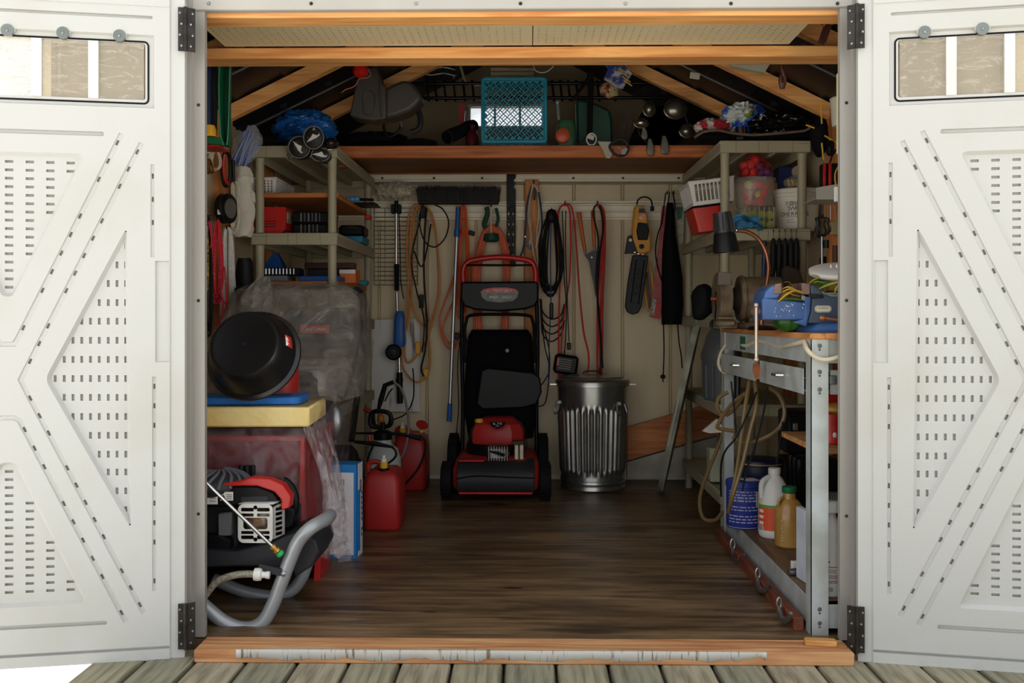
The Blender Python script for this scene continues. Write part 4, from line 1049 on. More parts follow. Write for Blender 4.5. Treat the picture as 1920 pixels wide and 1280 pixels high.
# foam slab, pad, tub
zf0, zf1 = .549, .613
b = MB(); R = Matrix.Rotation(math.radians(3), 3, 'Z'); b.box((-.985, .585, (zf0+zf1)/2), .54, .36, zf1-zf0, rot=R, bev=.006); b.jitter(.003, 3, 9)
fs_ = thing('foam_slab', 'thick yellow foam slab with browned top under the blue pad', 'foam', (-.98, .58, zf0))
b.build('foam', M('yellow_foam', (250, 226, 156), .85, rgb2=(232, 198, 120), scale=7, bump=.4, bscale=60), fs_)
b = MB(); b.box((-.985, .585, zf1+.0004), .525, .345, .002, rot=R); b.build('dusty_top', M('foam_dust', (170, 148, 104), .9, var=.3, scale=9), fs_)
t = thing('kneeling_pad', 'blue foam kneeling pad with oval hand slot', 'pad', (-1.0, .55, zf1)); b = MB()
fr = (V((-.99, .555, zf1+.003)), (R @ X3), (R @ Y3), Z3)
b.prism(rrect(.475, .21, .035, 5), fr, .024, .0)
b.build('pad', M('pad_blue', (40, 120, 204), .75, var=.12, scale=30, bump=.2, bscale=120), t, bevel=.003)
b = MB(); b.prism(rrect(.07, .022, .011, 5, .16, 0), fr, .002, .0245); b.build('hand_slot', M('slot_dark', (16, 50, 96), .8), t)
base = G(457, 644, 3.16); ax = V((.035, .55, -.24)).normalized()
t = thing('feed_tub', 'black rubber tub tipped on its side showing its base', 'tub', base)
R0, R1, H_ = S(68, 3.16), S(88, 3.25), .105
b = MB(); b.lathe([(0, .003), (R0-.022, .003), (R0-.016, 0), (R0-.006, 0), (R0, .006), (R0+.008, .03), (R1-.01, H_-.012), (R1+.002, H_-.006), (R1+.004, H_), (R1-.004, H_+.003), (R1-.014, H_-.004), (R0, .03), (R0-.01, .012), (0, .01)], base, ax, 48); b.build('tub_body', M('tub_black', (26, 26, 28), .32, var=.2, scale=5), t)
b = MB(); b.lathe([(0, -.002), (.003, -.0015), (.0045, .003)], base, ax, 10); b.build('moulding_nub', m_dgrey, t)
a_ = V((1, 0, 0)); a_ = (a_-ax*a_.dot(ax)).normalized(); w_ = ax.cross(a_)
st = MB(); 
def tubp(a, h, off): return base+ax*h+(a_*math.cos(a)+w_*math.sin(a))*(R0+.008+(R1-.01-R0-.008)*((h-.03)/(H_-.042))+off)
st.grid(lambda u, v: tubp(-.35+.3*u, .035+.035*v, .0018), 8, 2); st.build('sticker', M('sticker_red', (226, 60, 50), .5, rgb2=(236, 226, 220), scale=18, lo=.42, hi=.46), t, solid=.0006)
# ---- pressure washer
pw = thing('pressure_washer', 'pressure washer with red striped engine and grey tube frame', 'pressure washer', (-1.0, .2, 0))
m_frame = M('frame_grey_blue', (164, 168, 172), .36, .35, var=.1)
near = [(330, 1085), (388, 1140), (425, 1168), (462, 1178), (492, 1166), (512, 1132), (528, 1090), (545, 1046), (560, 1014), (582, 990), (612, 968)]
b = MB(); P = [G(x, y, 2.93) for x, y in near]; P[-1] = G(612, 972, 3.0); P.append(G(618, 966, 3.1)); P.append(G(600, 985, 3.2))
b.tube(smooth(P, 6), .0205, 12); b.build('frame_tube', m_frame, pw)
b = MB(); P = gpts([(400, 1085), (455, 1108), (510, 1117), (545, 1108), (566, 1082), (580, 1045), (598, 1005)], 3.22); b.tube(smooth(P, 6), .0195, 12); b.build('frame_tube', m_frame, pw)
b = MB(); c = G(462, 1190, 2.93); b.lathe([(.022, -c.z+.0), (.024, .0), (.02, .006), (0, .006)], V((c.x, c.y, c.z)), Z3, 14); b.build('rubber_foot', m_blackrub, pw)
b = MB(); c = G(535, 1128, 3.22); b.lathe([(.02, -c.z), (.02, .0), (0, .0)], c, Z3, 12); b.build('rubber_foot', m_blackrub, pw)
b = MB(); b.prism([(q.x, q.z) for q in gpts([(330, 1030), (440, 1034), (520, 1012), (560, 996), (592, 1012), (598, 1035), (585, 1062), (552, 1082), (548, 1066), (500, 1062), (440, 1062), (330, 1066)], 2.99)], (V((0, 2.99-2.8, 0)), X3, Z3, -Y3), -.24); b.build('deck_plate', m_dgrey, pw, bevel=.006, seg=2)
D = 3.0
b = outline([(330, 945), (400, 945), (440, 948), (448, 1030), (330, 1030)], 3.06, .22); b.build('engine_block', m_dgrey, pw, bevel=.006)
b = outline([(408, 962), (434, 960), (434, 1004), (408, 1006)], 3.03, .03); b.build('carburettor', m_grey, pw, bevel=.004)
b = outline([(330, 1000), (410, 1004), (432, 1012), (432, 1030), (330, 1032)], 3.02, .04); b.build('air_box', m_black, pw, bevel=.004)
b = outline([(330, 914), (450, 911), (482, 911), (512, 922), (525, 942), (526, 962), (500, 948), (455, 946), (430, 952), (330, 950)], D, .2); b.build('cowl', m_black, pw, bevel=.008, seg=2)
b = outline([(450, 930), (502, 930), (502, 942), (450, 942)], D-.004, .02); b.build('cowl_rib', m_dgrey, pw, bevel=.003)
b = outline([(330, 910), (388, 907), (445, 904), (470, 895), (505, 898), (530, 909), (545, 931), (543, 952), (527, 957), (527, 937), (514, 922), (482, 911), (450, 911), (330, 915)], D-.006, .05); b.build('red_stripe', m_red, pw, bevel=.004, seg=2)
b = MB(); c = G(522, 940, 3.12); b.tube([c+V((.054*math.cos(a), 0, .07*math.sin(a))) for a in [-.9+i*2.2/14 for i in range(15)]], .012, 8); b.build('fan_shroud', m_black, pw)
b = outline([(515, 955), (552, 952), (552, 985), (540, 992), (515, 988)], 3.1, .1); b.build('shroud_side', m_black, pw, bevel=.006)
c = G(405, 908, 3.08); b = MB(); b.sphere(c, .105, .11, .045, 28, 12); b.build('starter_dome', m_dgrey, pw)
for j in range(9):
    a0 = -1.0+j*.34; b = MB(); pts = []
    for i in range(9):
        f = i/8; a = a0+f*.6; rr_ = 1-.75*f
        x, y = math.sin(a)*rr_, -math.cos(a)*rr_
        z = math.sqrt(max(0, 1-x*x-y*y)); pts.append(c+V((x*.107, y*.112, z*.047+.001)))
    b.tube(pts, .0055, 6); b.build('swirl_fin', M('fin_grey', (92, 95, 102), .5), pw)
for x_ in (452, 463, 474):
    c = G(x_, 884, 3.12); b = MB(); b.lathe([(.0, .022), (.009, .02), (.009, -.02)], c, Z3, 10); b.build('filler_knob', m_black, pw)
# muffler guard cage
fr = camframe(G(479, 981, 2.975)); s_ = S(1, 2.975); holes = []
for sx_ in (-1, 1):
    holes += [(rrect(24*s_, 7*s_, 2*s_, 2, sx_*15*s_, 26*s_), None, 0, ()), (rrect(24*s_, 7*s_, 2*s_, 2, sx_*15*s_, -26*s_), None, 0, ()), (rrect(24*s_, 6*s_, 2*s_, 2, sx_*15*s_, 16*s_), None, 0, ()), (rrect(24*s_, 6*s_, 2*s_, 2, sx_*15*s_, -17*s_), None, 0, ())]
holes += [(circ(4*s_, 10, 0, 30*s_), None, 0, ()), (circ(4*s_, 10, 0, -30*s_), None, 0, ()), (rrect(46*s_, 22*s_, 5*s_, 3, 0, 0), None, 0, ())]
m_guard = M('guard_silver', (206, 206, 200), .35, .3, var=.08)
b = MB(); b.sheet(rrect(66*s_, 73*s_, 11*s_, 4), fr, 0, holes); b.build('muffler_guard', m_guard, pw, sharp=0, solid=.003)
b = MB(); o_ = fr[0]+V((33*s_, .004, -30*s_)); frs = (o_, V((.45, .89, 0)), Z3, V((.89, -.45, 0)))
b.sheet([(0, 0), (.05, .006), (.05, 66*s_), (0, 60*s_)], frs, 0, [(rrect(.032, 6.5*s_, .002, 2, .025, (8+9.4*i)*s_), None, 0, ()) for i in range(6)]); b.build('guard_side', m_guard, pw, sharp=0, solid=.003)
b = MB(); b.grid(lambda u, v: fr[0]+V((-.052+.104*u+.02*v, .05*v, 36.5*s_+.004*v)), 6, 2); b.build('guard_top', m_guard, pw, solid=.003)
b = MB(); b.sphere(fr[0]+V((0, .045, 0)), .045, .03, .045); b.build('muffler', M('muffler_steel', (150, 140, 126), .45, .7, rgb2=(110, 74, 46), scale=40), pw)
for (x0_, y0_, x1_, y1_, nm) in ((380, 921, 408, 945, 'warning_sticker'), (413, 922, 437, 938, 'certification_sticker')):
    a, c = G(x0_, y1_, 2.99), G(x1_, y0_, 2.99); b = MB(); b.box(((a.x+c.x)/2, .1905, (a.z+c.z)/2), c.x-a.x, .002, c.z-a.z); st = b.build(nm, m_printw, pw)
    for j in range(3):
        b = MB(); b.box(((a.x+c.x)/2+.008, .189, a.z+(c.z-a.z)*(.25+.22*j)), (c.x-a.x)*.42, .001, .0014); b.build('print_line', m_print, st)
a = G(419, 930, 2.99); b = MB(); b.prism([(-.006, -.005), (.006, -.005), (0, .006)], camframe(V((a.x, .1885, a.z))), .0008); b.build('triangle_mark', m_print, pw)
b = MB(); b.box(((G(396, 0, 2.99).x), .189, G(0, 923, 2.99).z), S(26, 2.99), .0016, .006); b.build('orange_band', m_orange, pw)
b = MB(); b.bar(G(486, 1062, 2.915), G(528, 1072, 2.915), .016, .02); b.build('bracket', m_dgrey, pw)
b = MB(); b.lathe([(0, .004), (.005, .003), (.008, 0)], G(531, 1076, 2.905), -Y3, 10); b.build('bolt', m_steel, pw)
b = MB(); b.tube(smooth(gpts([(360, 1150), (388, 1112), (410, 1088), (445, 1077), (478, 1076)], 2.9), 6), .0105, 10); b.build('suction_hose', M('braided_hose', (176, 168, 150), .3, rgb2=(120, 112, 96), scale=160, trans=.15), pw)
c0, c1 = G(476, 1076, 2.9), G(506, 1078, 2.9); dv = (c1-c0).normalized()
b = MB(); b.lathe([(.011, 0), (.018, .002), (.019, .012), (.017, .022), (.010, .024), (.009, .034), (.011, .036), (.011, .046), (.006, .047)], c0, dv, 14); b.build('hose_fitting', m_white, pw)
wd = thing('spray_wand', 'chrome spray wand with green nozzle propped against the washer', 'wand', G(520, 1040, 2.9))
a, c = G(352, 872, 2.86), G(510, 1023, 2.90); d = (c-a).normalized(); b = MB(); b.cyl(a, c, .0056, n=12); b.build('lance', m_chrome, wd)
b = MB(); b.lathe([(.006, 0), (.0105, .001), (.0105, .009), (.0085, .010), (.0085, .014), (.0115, .015), (.0115, .024), (.008, .026)], c, d, 12); b.build('coupler', m_brass, wd)
b = MB(); b.lathe([(.007, .026), (.0115, .027), (.0115, .038), (.006, .041), (0, .041)], c, d, 12); b.build('nozzle', M('nozzle_green', (30, 170, 92), .5), wd)
# ---- carton on the floor
D0 = 3.735; t = thing('shelf_carton', 'tall white and blue carton with barcode standing on the floor', 'carton', (G(645, 0, D0).x, D0-2.8, 0))
x1_ = G(668, 0, D0).x; x0_ = x1_-.115; h_ = .35; dep = .095
m_cw = M('carton_white', (222, 222, 226), .55, var=.04); m_cb = M('carton_blue', (30, 132, 208), .5, var=.08)
Rz = Matrix.Rotation(math.radians(-4), 3, 'Z'); o_ = V((x1_, D0-2.8, 0)); ux, uy = Rz @ X3, Rz @ Y3
def cbx(a0, a1, b0, b1, z0, z1): 
    b = MB(); P = [o_+ux*a+uy*c+Z3*z for a in (a0, a1) for c in (b0, b1) for z in (z0, z1)]
    b.add(P, [(0, 1, 3, 2), (4, 6, 7, 5), (0, 4, 5, 1), (2, 3, 7, 6), (0, 2, 6, 4), (1, 5, 7, 3)]); return b
cbx(-.115, 0, 0, dep, 0, h_).build('carton_body', m_cb, t)
cbx(-.112, -.010, -.001, .001, .012, h_-.03).build('front_panel', m_cw, t)
cbx(-.001, .0012, .028, dep-.001, .0, h_).build('side_panel', m_cw, t)
cbx(-.0005, .0016, .028, .055, .02, h_-.1).build('side_flash', m_cb, t)
fr = (o_-uy*.0012, ux, Z3, -uy)
b = MB()
for (y, hh) in [(.03+i*.0058, (.002, .0035, .0015, .003)[i % 4]) for i in range(14)]: b.prism([(-.105, y), (-.045, y), (-.045, y+hh), (-.105, y+hh)], fr, .0006)
b.build('barcode', m_print, t)
b = MB()
for i in range(5): b.prism([(-.04+.004*i-.012, .03), (-.0385+.004*i-.012, .03), (-.0385+.004*i-.012, .095-(i % 3)*.01), (-.04+.004*i-.012, .095-(i % 3)*.01)], fr, .0005)
for i in range(6): b.prism([(-.075+.006*i, .165), (-.0735+.006*i, .165), (-.0735+.006*i, .225+(i % 2)*.02), (-.075+.006*i, .225+(i % 2)*.02)], fr, .0005)
for i in range(4): b.prism([(-.07+.007*i, .25), (-.067+.007*i, .25), (-.067+.007*i, .295), (-.07+.007*i, .295)], fr, .0005)
b.build('small_print', M('print_grey', (96, 96, 104), .6), t)
frs = (o_+ux*.0014+uy*.078+Z3*.155, V((0, 0, -1)), uy, ux)
b = MB(); rr = random.Random(2)
for i in range(9):
    if i == 6: continue
    z = -.085+.02*i; b.prism([(z, -.006), (z+.012, -.006), (z+.012, -.002), (z+.004, -.001), (z+.012, .004), (z+.012, .007), (z, .007)], frs, .0006)
b.build('side_lettering', m_print, t)
cbx(0, .0018, .05, .075, .24, .285).build('picture', M('carton_picture', (160, 130, 110), .6, rgb2=(60, 70, 120), scale=40), t)
# ---- fuel cans
def fuel_can(label, cx, cy, w, d, h, spout_x, tall, group):
    t = thing('fuel_can', label, 'fuel can', (cx, cy, 0), group)
    def rr_(sx, sy, z, ox=0): return [V((cx+ox+x, cy+y, z)) for x, y in rrect(w*sx, d*sy, min(w*sx, d*sy)*.17, 4)]
    b = MB(); b.loft([rr_(.92, .92, 0), rr_(1, 1, .012), rr_(1, 1, h*.5), rr_(.97, .98, h*.76), rr_(.86, .9, h*.88), rr_(.6, .75, h*.955, .0), rr_(.4, .6, h*.965)]); b.build('can_body', m_dred, t, sharp=50)
    b = MB(); b.tube(smooth([(cx-w*.42, cy-d*.05, h*.82), (cx-w*.44, cy-d*.05, h*1.02), (cx-w*.2, cy-d*.05, h*1.06), (cx+w*.0, cy-d*.05, h*.96)], 5), .011, 8); b.build('handle', m_dred, t)
    sx_ = cx+spout_x; z0 = h*.9
    b = MB(); b.lathe([(.024, -.01), (.026, .0), (.026, .02), (.022, .024), (.0, .024)], (sx_, cy-d*.28, z0), Z3, 14); b.build('spout_collar', m_black, t)
    b = MB(); b.lathe([(.017, .024), (.018, .045), (.014, .05), (0, .05)], (sx_, cy-d*.28, z0), Z3, 14); b.build('spout_cap', m_yellow, t)
    b = MB(); b.lathe([(.013, .05), (.013, .062), (.007, .066), (.006, .078), (0, .08)], (sx_, cy-d*.28, z0), Z3, 12); b.build('spout_tip', m_white, t)
    return t
xg = G(714, 0, 4.2).x
fuel_can('red plastic fuel can with yellow spout beside the blue carton', xg, 1.52, S(70, 4.2), .24, .262, .005, 0, 'red fuel cans')
xg = G(772, 0, 5.3).x; t = fuel_can('tall dark red fuel can against the back wall behind the sprayer', xg, 2.5, S(62, 5.2), .26, .30, -.04, 1, 'red fuel cans')
b = MB(); c = G(790, 800, 5.2); b.lathe([(.02, .0), (.03, .012), (.033, .016), (0, .016)], c, V((.3, -.6, .7)), 12); b.build('funnel_spout', m_dred, t)
b = MB(); b.sphere(G(790, 809, 5.12), .011); b.build('spout_button', m_yellow, t)
# ---- garden sprayers
t = thing('garden_sprayer', 'translucent white pump sprayer tank behind the fuel can', 'sprayer', (G(722, 0, 4.85).x, 2.1, 0)); c = V((G(715, 0, 4.9).x, 2.15, 0))
b = MB(); b.lathe([(.07, 0), (.085, .01), (.09, .05), (.09, .1), (.086, .104), (.086, .112), (.09, .116), (.09, .20), (.075, .25), (.045, .272), (.04, .30), (0, .30)], c, Z3, 28); b.build('tank', M('tank_milky', (206, 212, 208), .4, var=.06), t)
b = MB(); b.lathe([(.045, .295), (.047, .33), (.03, .34), (.012, .342), (.012, .38), (0, .38)], c, Z3, 16); b.build('pump_cap', m_black, t)
b = MB(); b.tube(smooth([c+V((-.055, 0, .36)), c+V((-.05, 0, .43)), c+V((.03, 0, .425)), c+V((.035, 0, .365))], 5, True), .011, 8, closed=True); b.build('pump_handle', m_black, t)
b = MB(); b.tube(smooth(gpts([(702, 830), (690, 860), (693, 880), (720, 873), (742, 855), (735, 838), (705, 832)], 4.75), 6), .0055, 8); b.build('hose', m_blackcord, t)
b = MB(); b.tube(gpts([(664, 828), (705, 832), (738, 838)], 4.74), [.007, .012, .006], 8); b.build('spray_gun', m_black, t)
b = MB(); b.cyl(G(692, 815, 4.76), G(694, 828, 4.76), .007, n=8); b.build('red_trigger', m_red, t)
t = thing('sprayer_wand', 'black trigger sprayer wand with grey looped hose on the floor', 'sprayer', G(740, 880, 5.0))
b = MB(); b.tube(gpts([(738, 716), (722, 722), (714, 750), (709, 770)], 5.0), [.011, .013, .014, .007], 8); b.build('grip', m_black, t)
b = MB(); b.tube(smooth(gpts([(722, 752), (728, 738), (736, 728)], 4.99), 4), .004, 6); b.build('trigger', m_black, t)
b = MB(); b.tube(smooth(gpts([(738, 716), (752, 728), (762, 760), (766, 800), (760, 840), (745, 865), (726, 868), (712, 850), (708, 830), (718, 814), (732, 810)], 5.0), 6), .0062, 8); b.build('hose', m_grey, t)
b = MB(); b.tube(gpts([(665, 812), (700, 812), (750, 813), (790, 822)], 5.0), [.005, .006, .008, .013], 8); b.build('lance', m_black, t)
b = MB(); b.tube(smooth(gpts([(788, 816), (798, 828), (796, 850), (786, 875), (770, 896), (750, 915)], 5.0), 6), .006, 8); b.build('feed_hose', m_blackcord, t)
b = MB(); b.tube(smooth(gpts([(735, 787), (760, 776), (774, 750), (776, 720), (774, 690)], 5.3), 6), .004, 6); b.build('extension_cord', m_blackcord, label='black cord rising from the sprayer up the back wall', cat='cord')
t = thing('trimmer_head', 'black framed pump handle with red lever beside the white board', 'handle', G(720, 800, 5.15))
b = MB(); b.tube(smooth(gpts([(702, 772), (728, 774), (732, 790), (724, 800), (704, 798), (700, 784)], 5.15), 5, True), .010, 8, closed=True); b.build('handle_loop', m_black, t)
b = MB(); b.tube(gpts([(682, 766), (700, 774)], 5.16), .012, 8); b.build('red_lever', m_red, t)
b = MB(); b.sphere(G(714, 786, 5.16), .02, .015, .03); b.build('orange_part', M('amber', (206, 132, 40), .4), t)
t = thing('spray_bottle', 'lilac white bottle with black cap behind the blue carton', 'bottle', (G(664, 0, 4.3).x, 1.5, 0)); c = V((G(664, 0, 4.3).x, 1.5, 0))
b = MB(); b.lathe([(.035, 0), (.04, .01), (.04, .2), (.03, .235), (.02, .24), (.02, .262), (0, .262)], c, Z3, 18); b.build('bottle_body', M('lilac_white', (206, 204, 222), .45), t)
b = MB(); b.lathe([(.028, .262), (.03, .275), (.03, .29), (0, .295)], c, Z3, 14); b.build('cap', m_black, t)
# ================================================================== MOWER, BIN AND THE BACK WALL
mw = thing('lawn_mower', 'red and black push lawn mower with grass bag against the back wall', 'lawn mower', (G(933, 0, 5.1).x, 2.3, 0))
def wheel(px, D, r, w, sg):
    c = V((G(px, 0, D).x, D-2.8, r)); b = MB(); h = w/2
    b.lathe([(r*.55, -h*.7), (r*.86, -h), (r*.97, -h*.8), (r, -h*.3), (r, h*.3), (r*.97, h*.8), (r*.86, h), (r*.55, h*.7)], c, X3, 32)
    wh = b.build('wheel', m_blackrub, mw)
    for i in range(26):
        a = 2*PI*i/26; d = V((0, math.cos(a), math.sin(a))); b = MB(); q = c+d*(r+.0015)
        if i == 0: pass
        b.bar(q-X3*h*.85, q+X3*h*.85, .006, .005, up=d); 
        if i == 0: tb = MB()
        tb.add(b.v, b.f)
    tb.build('tread', m_blackrub, wh, kind='stuff')
    b = MB(); b.lathe([(0, h*.5), (r*.3, h*.5), (r*.52, h*.3), (r*.55, h*.6)], c, X3*sg, 18); b.build('hub', m_dgrey, wh)
for (px, D, r, w, sg) in ((838, 4.95, .092, .055, -1), (1022, 4.95, .092, .058, 1), (851, 5.32, .14, .055, -1), (1018, 5.32, .14, .055, 1)): wheel(px, D, r, w, sg)
xc = G(931, 0, 5.0).x
def mring(z, hx, y0, y1, r=.05): return [V((xc+x, (y0+y1)/2+y, z)) for x, y in rrect(hx*2, y1-y0, r, 5)]
b = MB(); b.loft([mring(.055, .205, 2.09, 2.58), mring(.075, .215, 2.08, 2.60), mring(.15, .215, 2.09, 2.60), mring(.19, .20, 2.12, 2.58), mring(.205, .17, 2.16, 2.54)]); b.build('deck', m_dred, mw, sharp=45)
b = MB(); fr = (V((xc, 0, 0)), Y3, Z3, X3)
pr = [(2.062, .052), (2.050, .075), (2.048, .12), (2.064, .155), (2.10, .185), (2.16, .203), (2.17, .196), (2.11, .175), (2.085, .15), (2.075, .07)]
b.prism(pr, (V((xc-.19, 0, 0)), Y3, Z3, X3), .38); b.build('front_guard', m_dgrey, mw, bevel=.008, seg=2)
b = MB(); b.tube(smooth([(xc-.19, 2.046, .118), (xc-.09, 2.046, .132), (xc+.06, 2.046, .126), (xc+.19, 2.046, .122)], 6), .004, 6); b.build('guard_crease', m_black, mw)
b = MB(); b.box((xc, 2.058, .047), .36, .02, .012, bev=.003); b.build('deck_lip', m_red, mw)
b = MB(); b.box((xc-.12, 2.13, .197), .13, .07, .012, bev=.004); b.build('deck_plate', m_red, mw)
b = MB(); b.lathe([(.15, .2), (.15, .24), (.13, .3), (.13, .33), (0, .33)], (xc-.01, 2.36, 0), Z3, 24); b.build('engine_base', m_black, mw)
# engine cover: faceted red dome
def erng(z, k, y0, y1): 
    P = [(-.135, 0), (-.125, -.09), (-.06, -.125), (.07, -.125), (.125, -.085), (.135, 0), (.12, .10), (-.12, .10)]
    return [V((xc+.005+x*k, 2.33+y*k, z)) for x, y in P]
b = MB(); b.loft([erng(.262, .98, 0, 0), erng(.275, 1.02, 0, 0), erng(.325, 1.0, 0, 0), erng(.36, .88, 0, 0), erng(.385, .62, 0, 0), erng(.39, .5, 0, 0)]); b.build('engine_cover', m_dred, mw, sharp=28)
b = MB(); c = G(933, 796, 4.99); fr = frame(c+V((0, -.012, 0)), X3, V((0, .55, .83))); b.prism([(-.042, .014), (.042, .014), (.03, -.006), (0, -.02), (-.03, -.006)], fr, .004); pl_ = b.build('power_badge', m_black, mw)
text('6.75', (fr[0]+fr[3]*.004+fr[2]*.005, fr[1], fr[2], fr[3]), .011, m_printw, mw, .045)
text('190cc', (fr[0]+fr[3]*.004-fr[2]*.008, fr[1], fr[2], fr[3]), .006, m_printw, mw, .02)
b = MB(); b.lathe([(.02, 0), (.022, .012), (.018, .02), (0, .02)], G(898, 792, 5.05), Z3, 12); b.build('fuel_cap', m_yellow, mw)
c = G(934, 850, 4.93); b = MB(); b.box(c+V((0, .05, 0)), .11, .1, .075, bev=.015); b.build('cylinder_head', M('cast_alloy', (150, 148, 142), .4, .8, rgb2=(70, 68, 64), scale=40), mw)
for i in range(8):
    b = MB(); b.box(c+V((-.046+.013*i, -.002, 0)), .004, .012, .07, bev=.001); b.build('cooling_fin', m_steel, mw)
b = MB(); b.tube(gpts([(918, 846), (935, 850), (946, 854)], 4.91), [.004, .007, .008], 8); b.build('spark_lead', m_blackrub, mw)
c = G(973, 850, 4.94)
for dx in (-.012, .013):
    b = MB(); b.box(c+V((dx, .03, 0)), .021, .05, .085, bev=.004); b.build('muffler_half', M('muffler_pale', (206, 196, 172), .45, .3), mw)
b = MB(); b.box(c+V((-.005, .04, .05)), .06, .06, .018, bev=.004); b.build('muffler_bracket', M('rust_brown', (92, 58, 36), .7), mw)
# handle, console, bail, bag
D = 5.38
for sg, pts in ((-1, [(866, 880, 5.3), (868, 760, 5.38), (866, 660, 5.42), (866, 560, 5.42)]), (1, [(1006, 880, 5.3), (1006, 760, 5.38), (1008, 660, 5.42), (1006, 560, 5.42)])):
    b = MB(); b.tube(smooth(gpts(pts, D), 5), .011, 10); b.build('handle_tube', m_black, mw)
    b = MB(); q = G(pts[1][0]+sg*-2, 640, 5.38); b.box(q, .03, .03, .045, bev=.006); b.build('handle_clamp', m_dgrey, mw)
b = MB(); b.tube(smooth(gpts([(872, 680), (871, 630), (874, 603), (884, 591), (935, 589), (988, 591), (999, 602), (1003, 640), (1003, 680)], 5.35), 6), .009, 8); b.build('lower_bail', m_steel if False else m_black, mw)
b = MB(); P = gpts([(864, 530), (868, 528), (1004, 527), (1010, 531), (1010, 562), (1003, 574), (985, 580), (935, 584), (890, 581), (870, 574), (863, 560)], 5.3); b.prism([(p.x, p.z) for p in P], (V((0, 2.5, 0)), X3, Z3, -Y3), -.11); b.build('console', m_black, mw, bevel=.016, seg=3)
c = G(937, 553, 5.3); fr = camframe(V((c.x, 2.499, c.z)))
s_ = S(1, 5.3); el = [(-36, 6), (-30, 11), (-12, 14), (14, 14), (30, 11), (35, 6), (33, -4), (24, -11), (6, -13.5), (-8, -13.5), (-25, -11), (-33, -4)]
b = MB(); b.prism([(x*s_, y*s_) for x, y in el], fr, .003); b.build('badge', M('badge_olive', (94, 104, 80), .35, rgb2=(40, 52, 44), scale=30), mw)
b = MB(); b.prism([(x*s_, y*s_) for x, y in [(-35, 4.5), (-36, 6), (-30, 11), (-12, 14), (14, 14), (30, 11), (35, 6), (35, 4.5)]], fr, .0008, .003); b.build('badge_band', m_red, mw)
text('TROY-BILT', (fr[0]+V((0.012, -.0042, 8.6*s_)), X3, Z3, -Y3), .013, m_printw, mw, .105, shear=.2)
b = MB(); b.tube([fr[0]+V((-.060+.0068*math.cos(a), -.0045, 8.6*s_+.0068*math.sin(a))) for a in [2*PI*i/14 for i in range(14)]], .0013, 5, closed=True); b.build('badge_ring', m_printw, mw)
text('SMART SPEED', (fr[0]+V((0, -.0035, -4*s_)), X3, Z3, -Y3), .015, m_printw, mw, .12, shear=.25)
b = MB(); b.tube(smooth(gpts([(869, 532), (868, 508), (874, 494), (890, 487), (935, 482), (982, 486), (998, 493), (1004, 508), (1004, 532)], 5.34), 6), .0155, 10); b.build('red_handle', m_red, mw)
b = MB(); b.tube(gpts([(874, 497), (998, 497)], 5.33), .006, 8); b.build('drive_bail', m_black, mw)
b = MB(); b.tube(smooth(gpts([(862, 640), (858, 690), (860, 760), (856, 820), (862, 870)], 5.36), 5), .003, 6); b.build('throttle_cable', m_blackcord, mw)
rings = []
for (y, x0_, x1_, D_) in ((618, 884, 990, 5.42), (630, 878, 997, 5.40), (700, 872, 1003, 5.36), (770, 870, 1005, 5.32), (820, 878, 1000, 5.3)):
    cx = (x0_+x1_)/2; z = G(cx, y, D_).z; w = S(x1_-x0_, D_); rings.append([V((G(cx, y, D_).x+px, D_-2.8+.03+py, z)) for px, py in rrect(w, .14, .04, 4)])
b = MB(); b.loft(rings); b.build('grass_bag', M('bag_black_fabric', (17, 17, 19), .85, var=.2, scale=50, spec=.1), mw, sharp=60)
b = MB(); P = gpts([(902, 694), (915, 689), (1000, 698), (1013, 708), (1016, 735), (1006, 758), (980, 765), (905, 768), (893, 758)], 5.25)
b.prism([(p.x, p.z) for p in P], (V((0, 5.25-2.8, 0)), X3, Z3, -Y3), -.02); b.build('discharge_flap', m_black, mw, bevel=.008, seg=2)
b = MB(); b.lathe([(0, .003), (.009, .002), (.011, -.002)], G(951, 657, 5.30), -Y3, 14); b.build('bag_button', M('button_grey', (150, 146, 140), .5), mw)
# ---- galvanised bin
cb = V((G(1111, 0, 5.3).x, 5.3-2.8, 0)); bn = thing('garbage_can', 'galvanised steel garbage can with fluted sides and lid', 'bin', cb)
m_galv = M('galvanised', (176, 176, 172), .27, .9, var=.18, scale=9, bump=.03)
H_ = .585
def can(u, v):
    a = 2*PI*u; z = .02+v*.525; R = .166+.020*v
    f = max(0, min(1, (v-.13)/.03))*max(0, min(1, (.80-v)/.05)); R += f*.0055*(abs(math.sin(a*17))*2-1)
    if v < .1: R += .003
    return cb+V((R*math.cos(a), R*math.sin(a), z))
b = MB(); b.grid(can, 204, 40, closed_u=True); b.build('can_body', m_galv, bn, sharp=60)
b = MB(); b.lathe([(.158, 0), (.170, .002), (.174, .008), (.172, .02), (.168, .03), (.173, .04), (.17, .052)], cb, Z3, 40); b.build('base_ring', m_galv, bn)
b = MB(); b.lathe([(.19, .538), (.196, .54), (.197, .565), (.192, .572), (.186, .578), (.17, .582), (.15, .59), (.11, .596), (.05, .600), (0, .601)], cb, Z3, 44); b.build('lid', m_galv, bn)
for i in range(3): b = MB(); b.tube([cb+V(((.165-.04*i)*math.cos(a), (.165-.04*i)*math.sin(a), .587+.005*i)) for a in [2*PI*j/36 for j in range(36)]], .0025, 5, closed=True); b.build('lid_bead', m_galv, bn)
b = MB(); b.tube(smooth([cb+V((-.05, .0, .602)), cb+V((-.035, .0, .614)), cb+V((.035, .0, .614)), cb+V((.05, .0, .602))], 4), .004, 8); b.build('lid_handle', m_darksteel, bn)
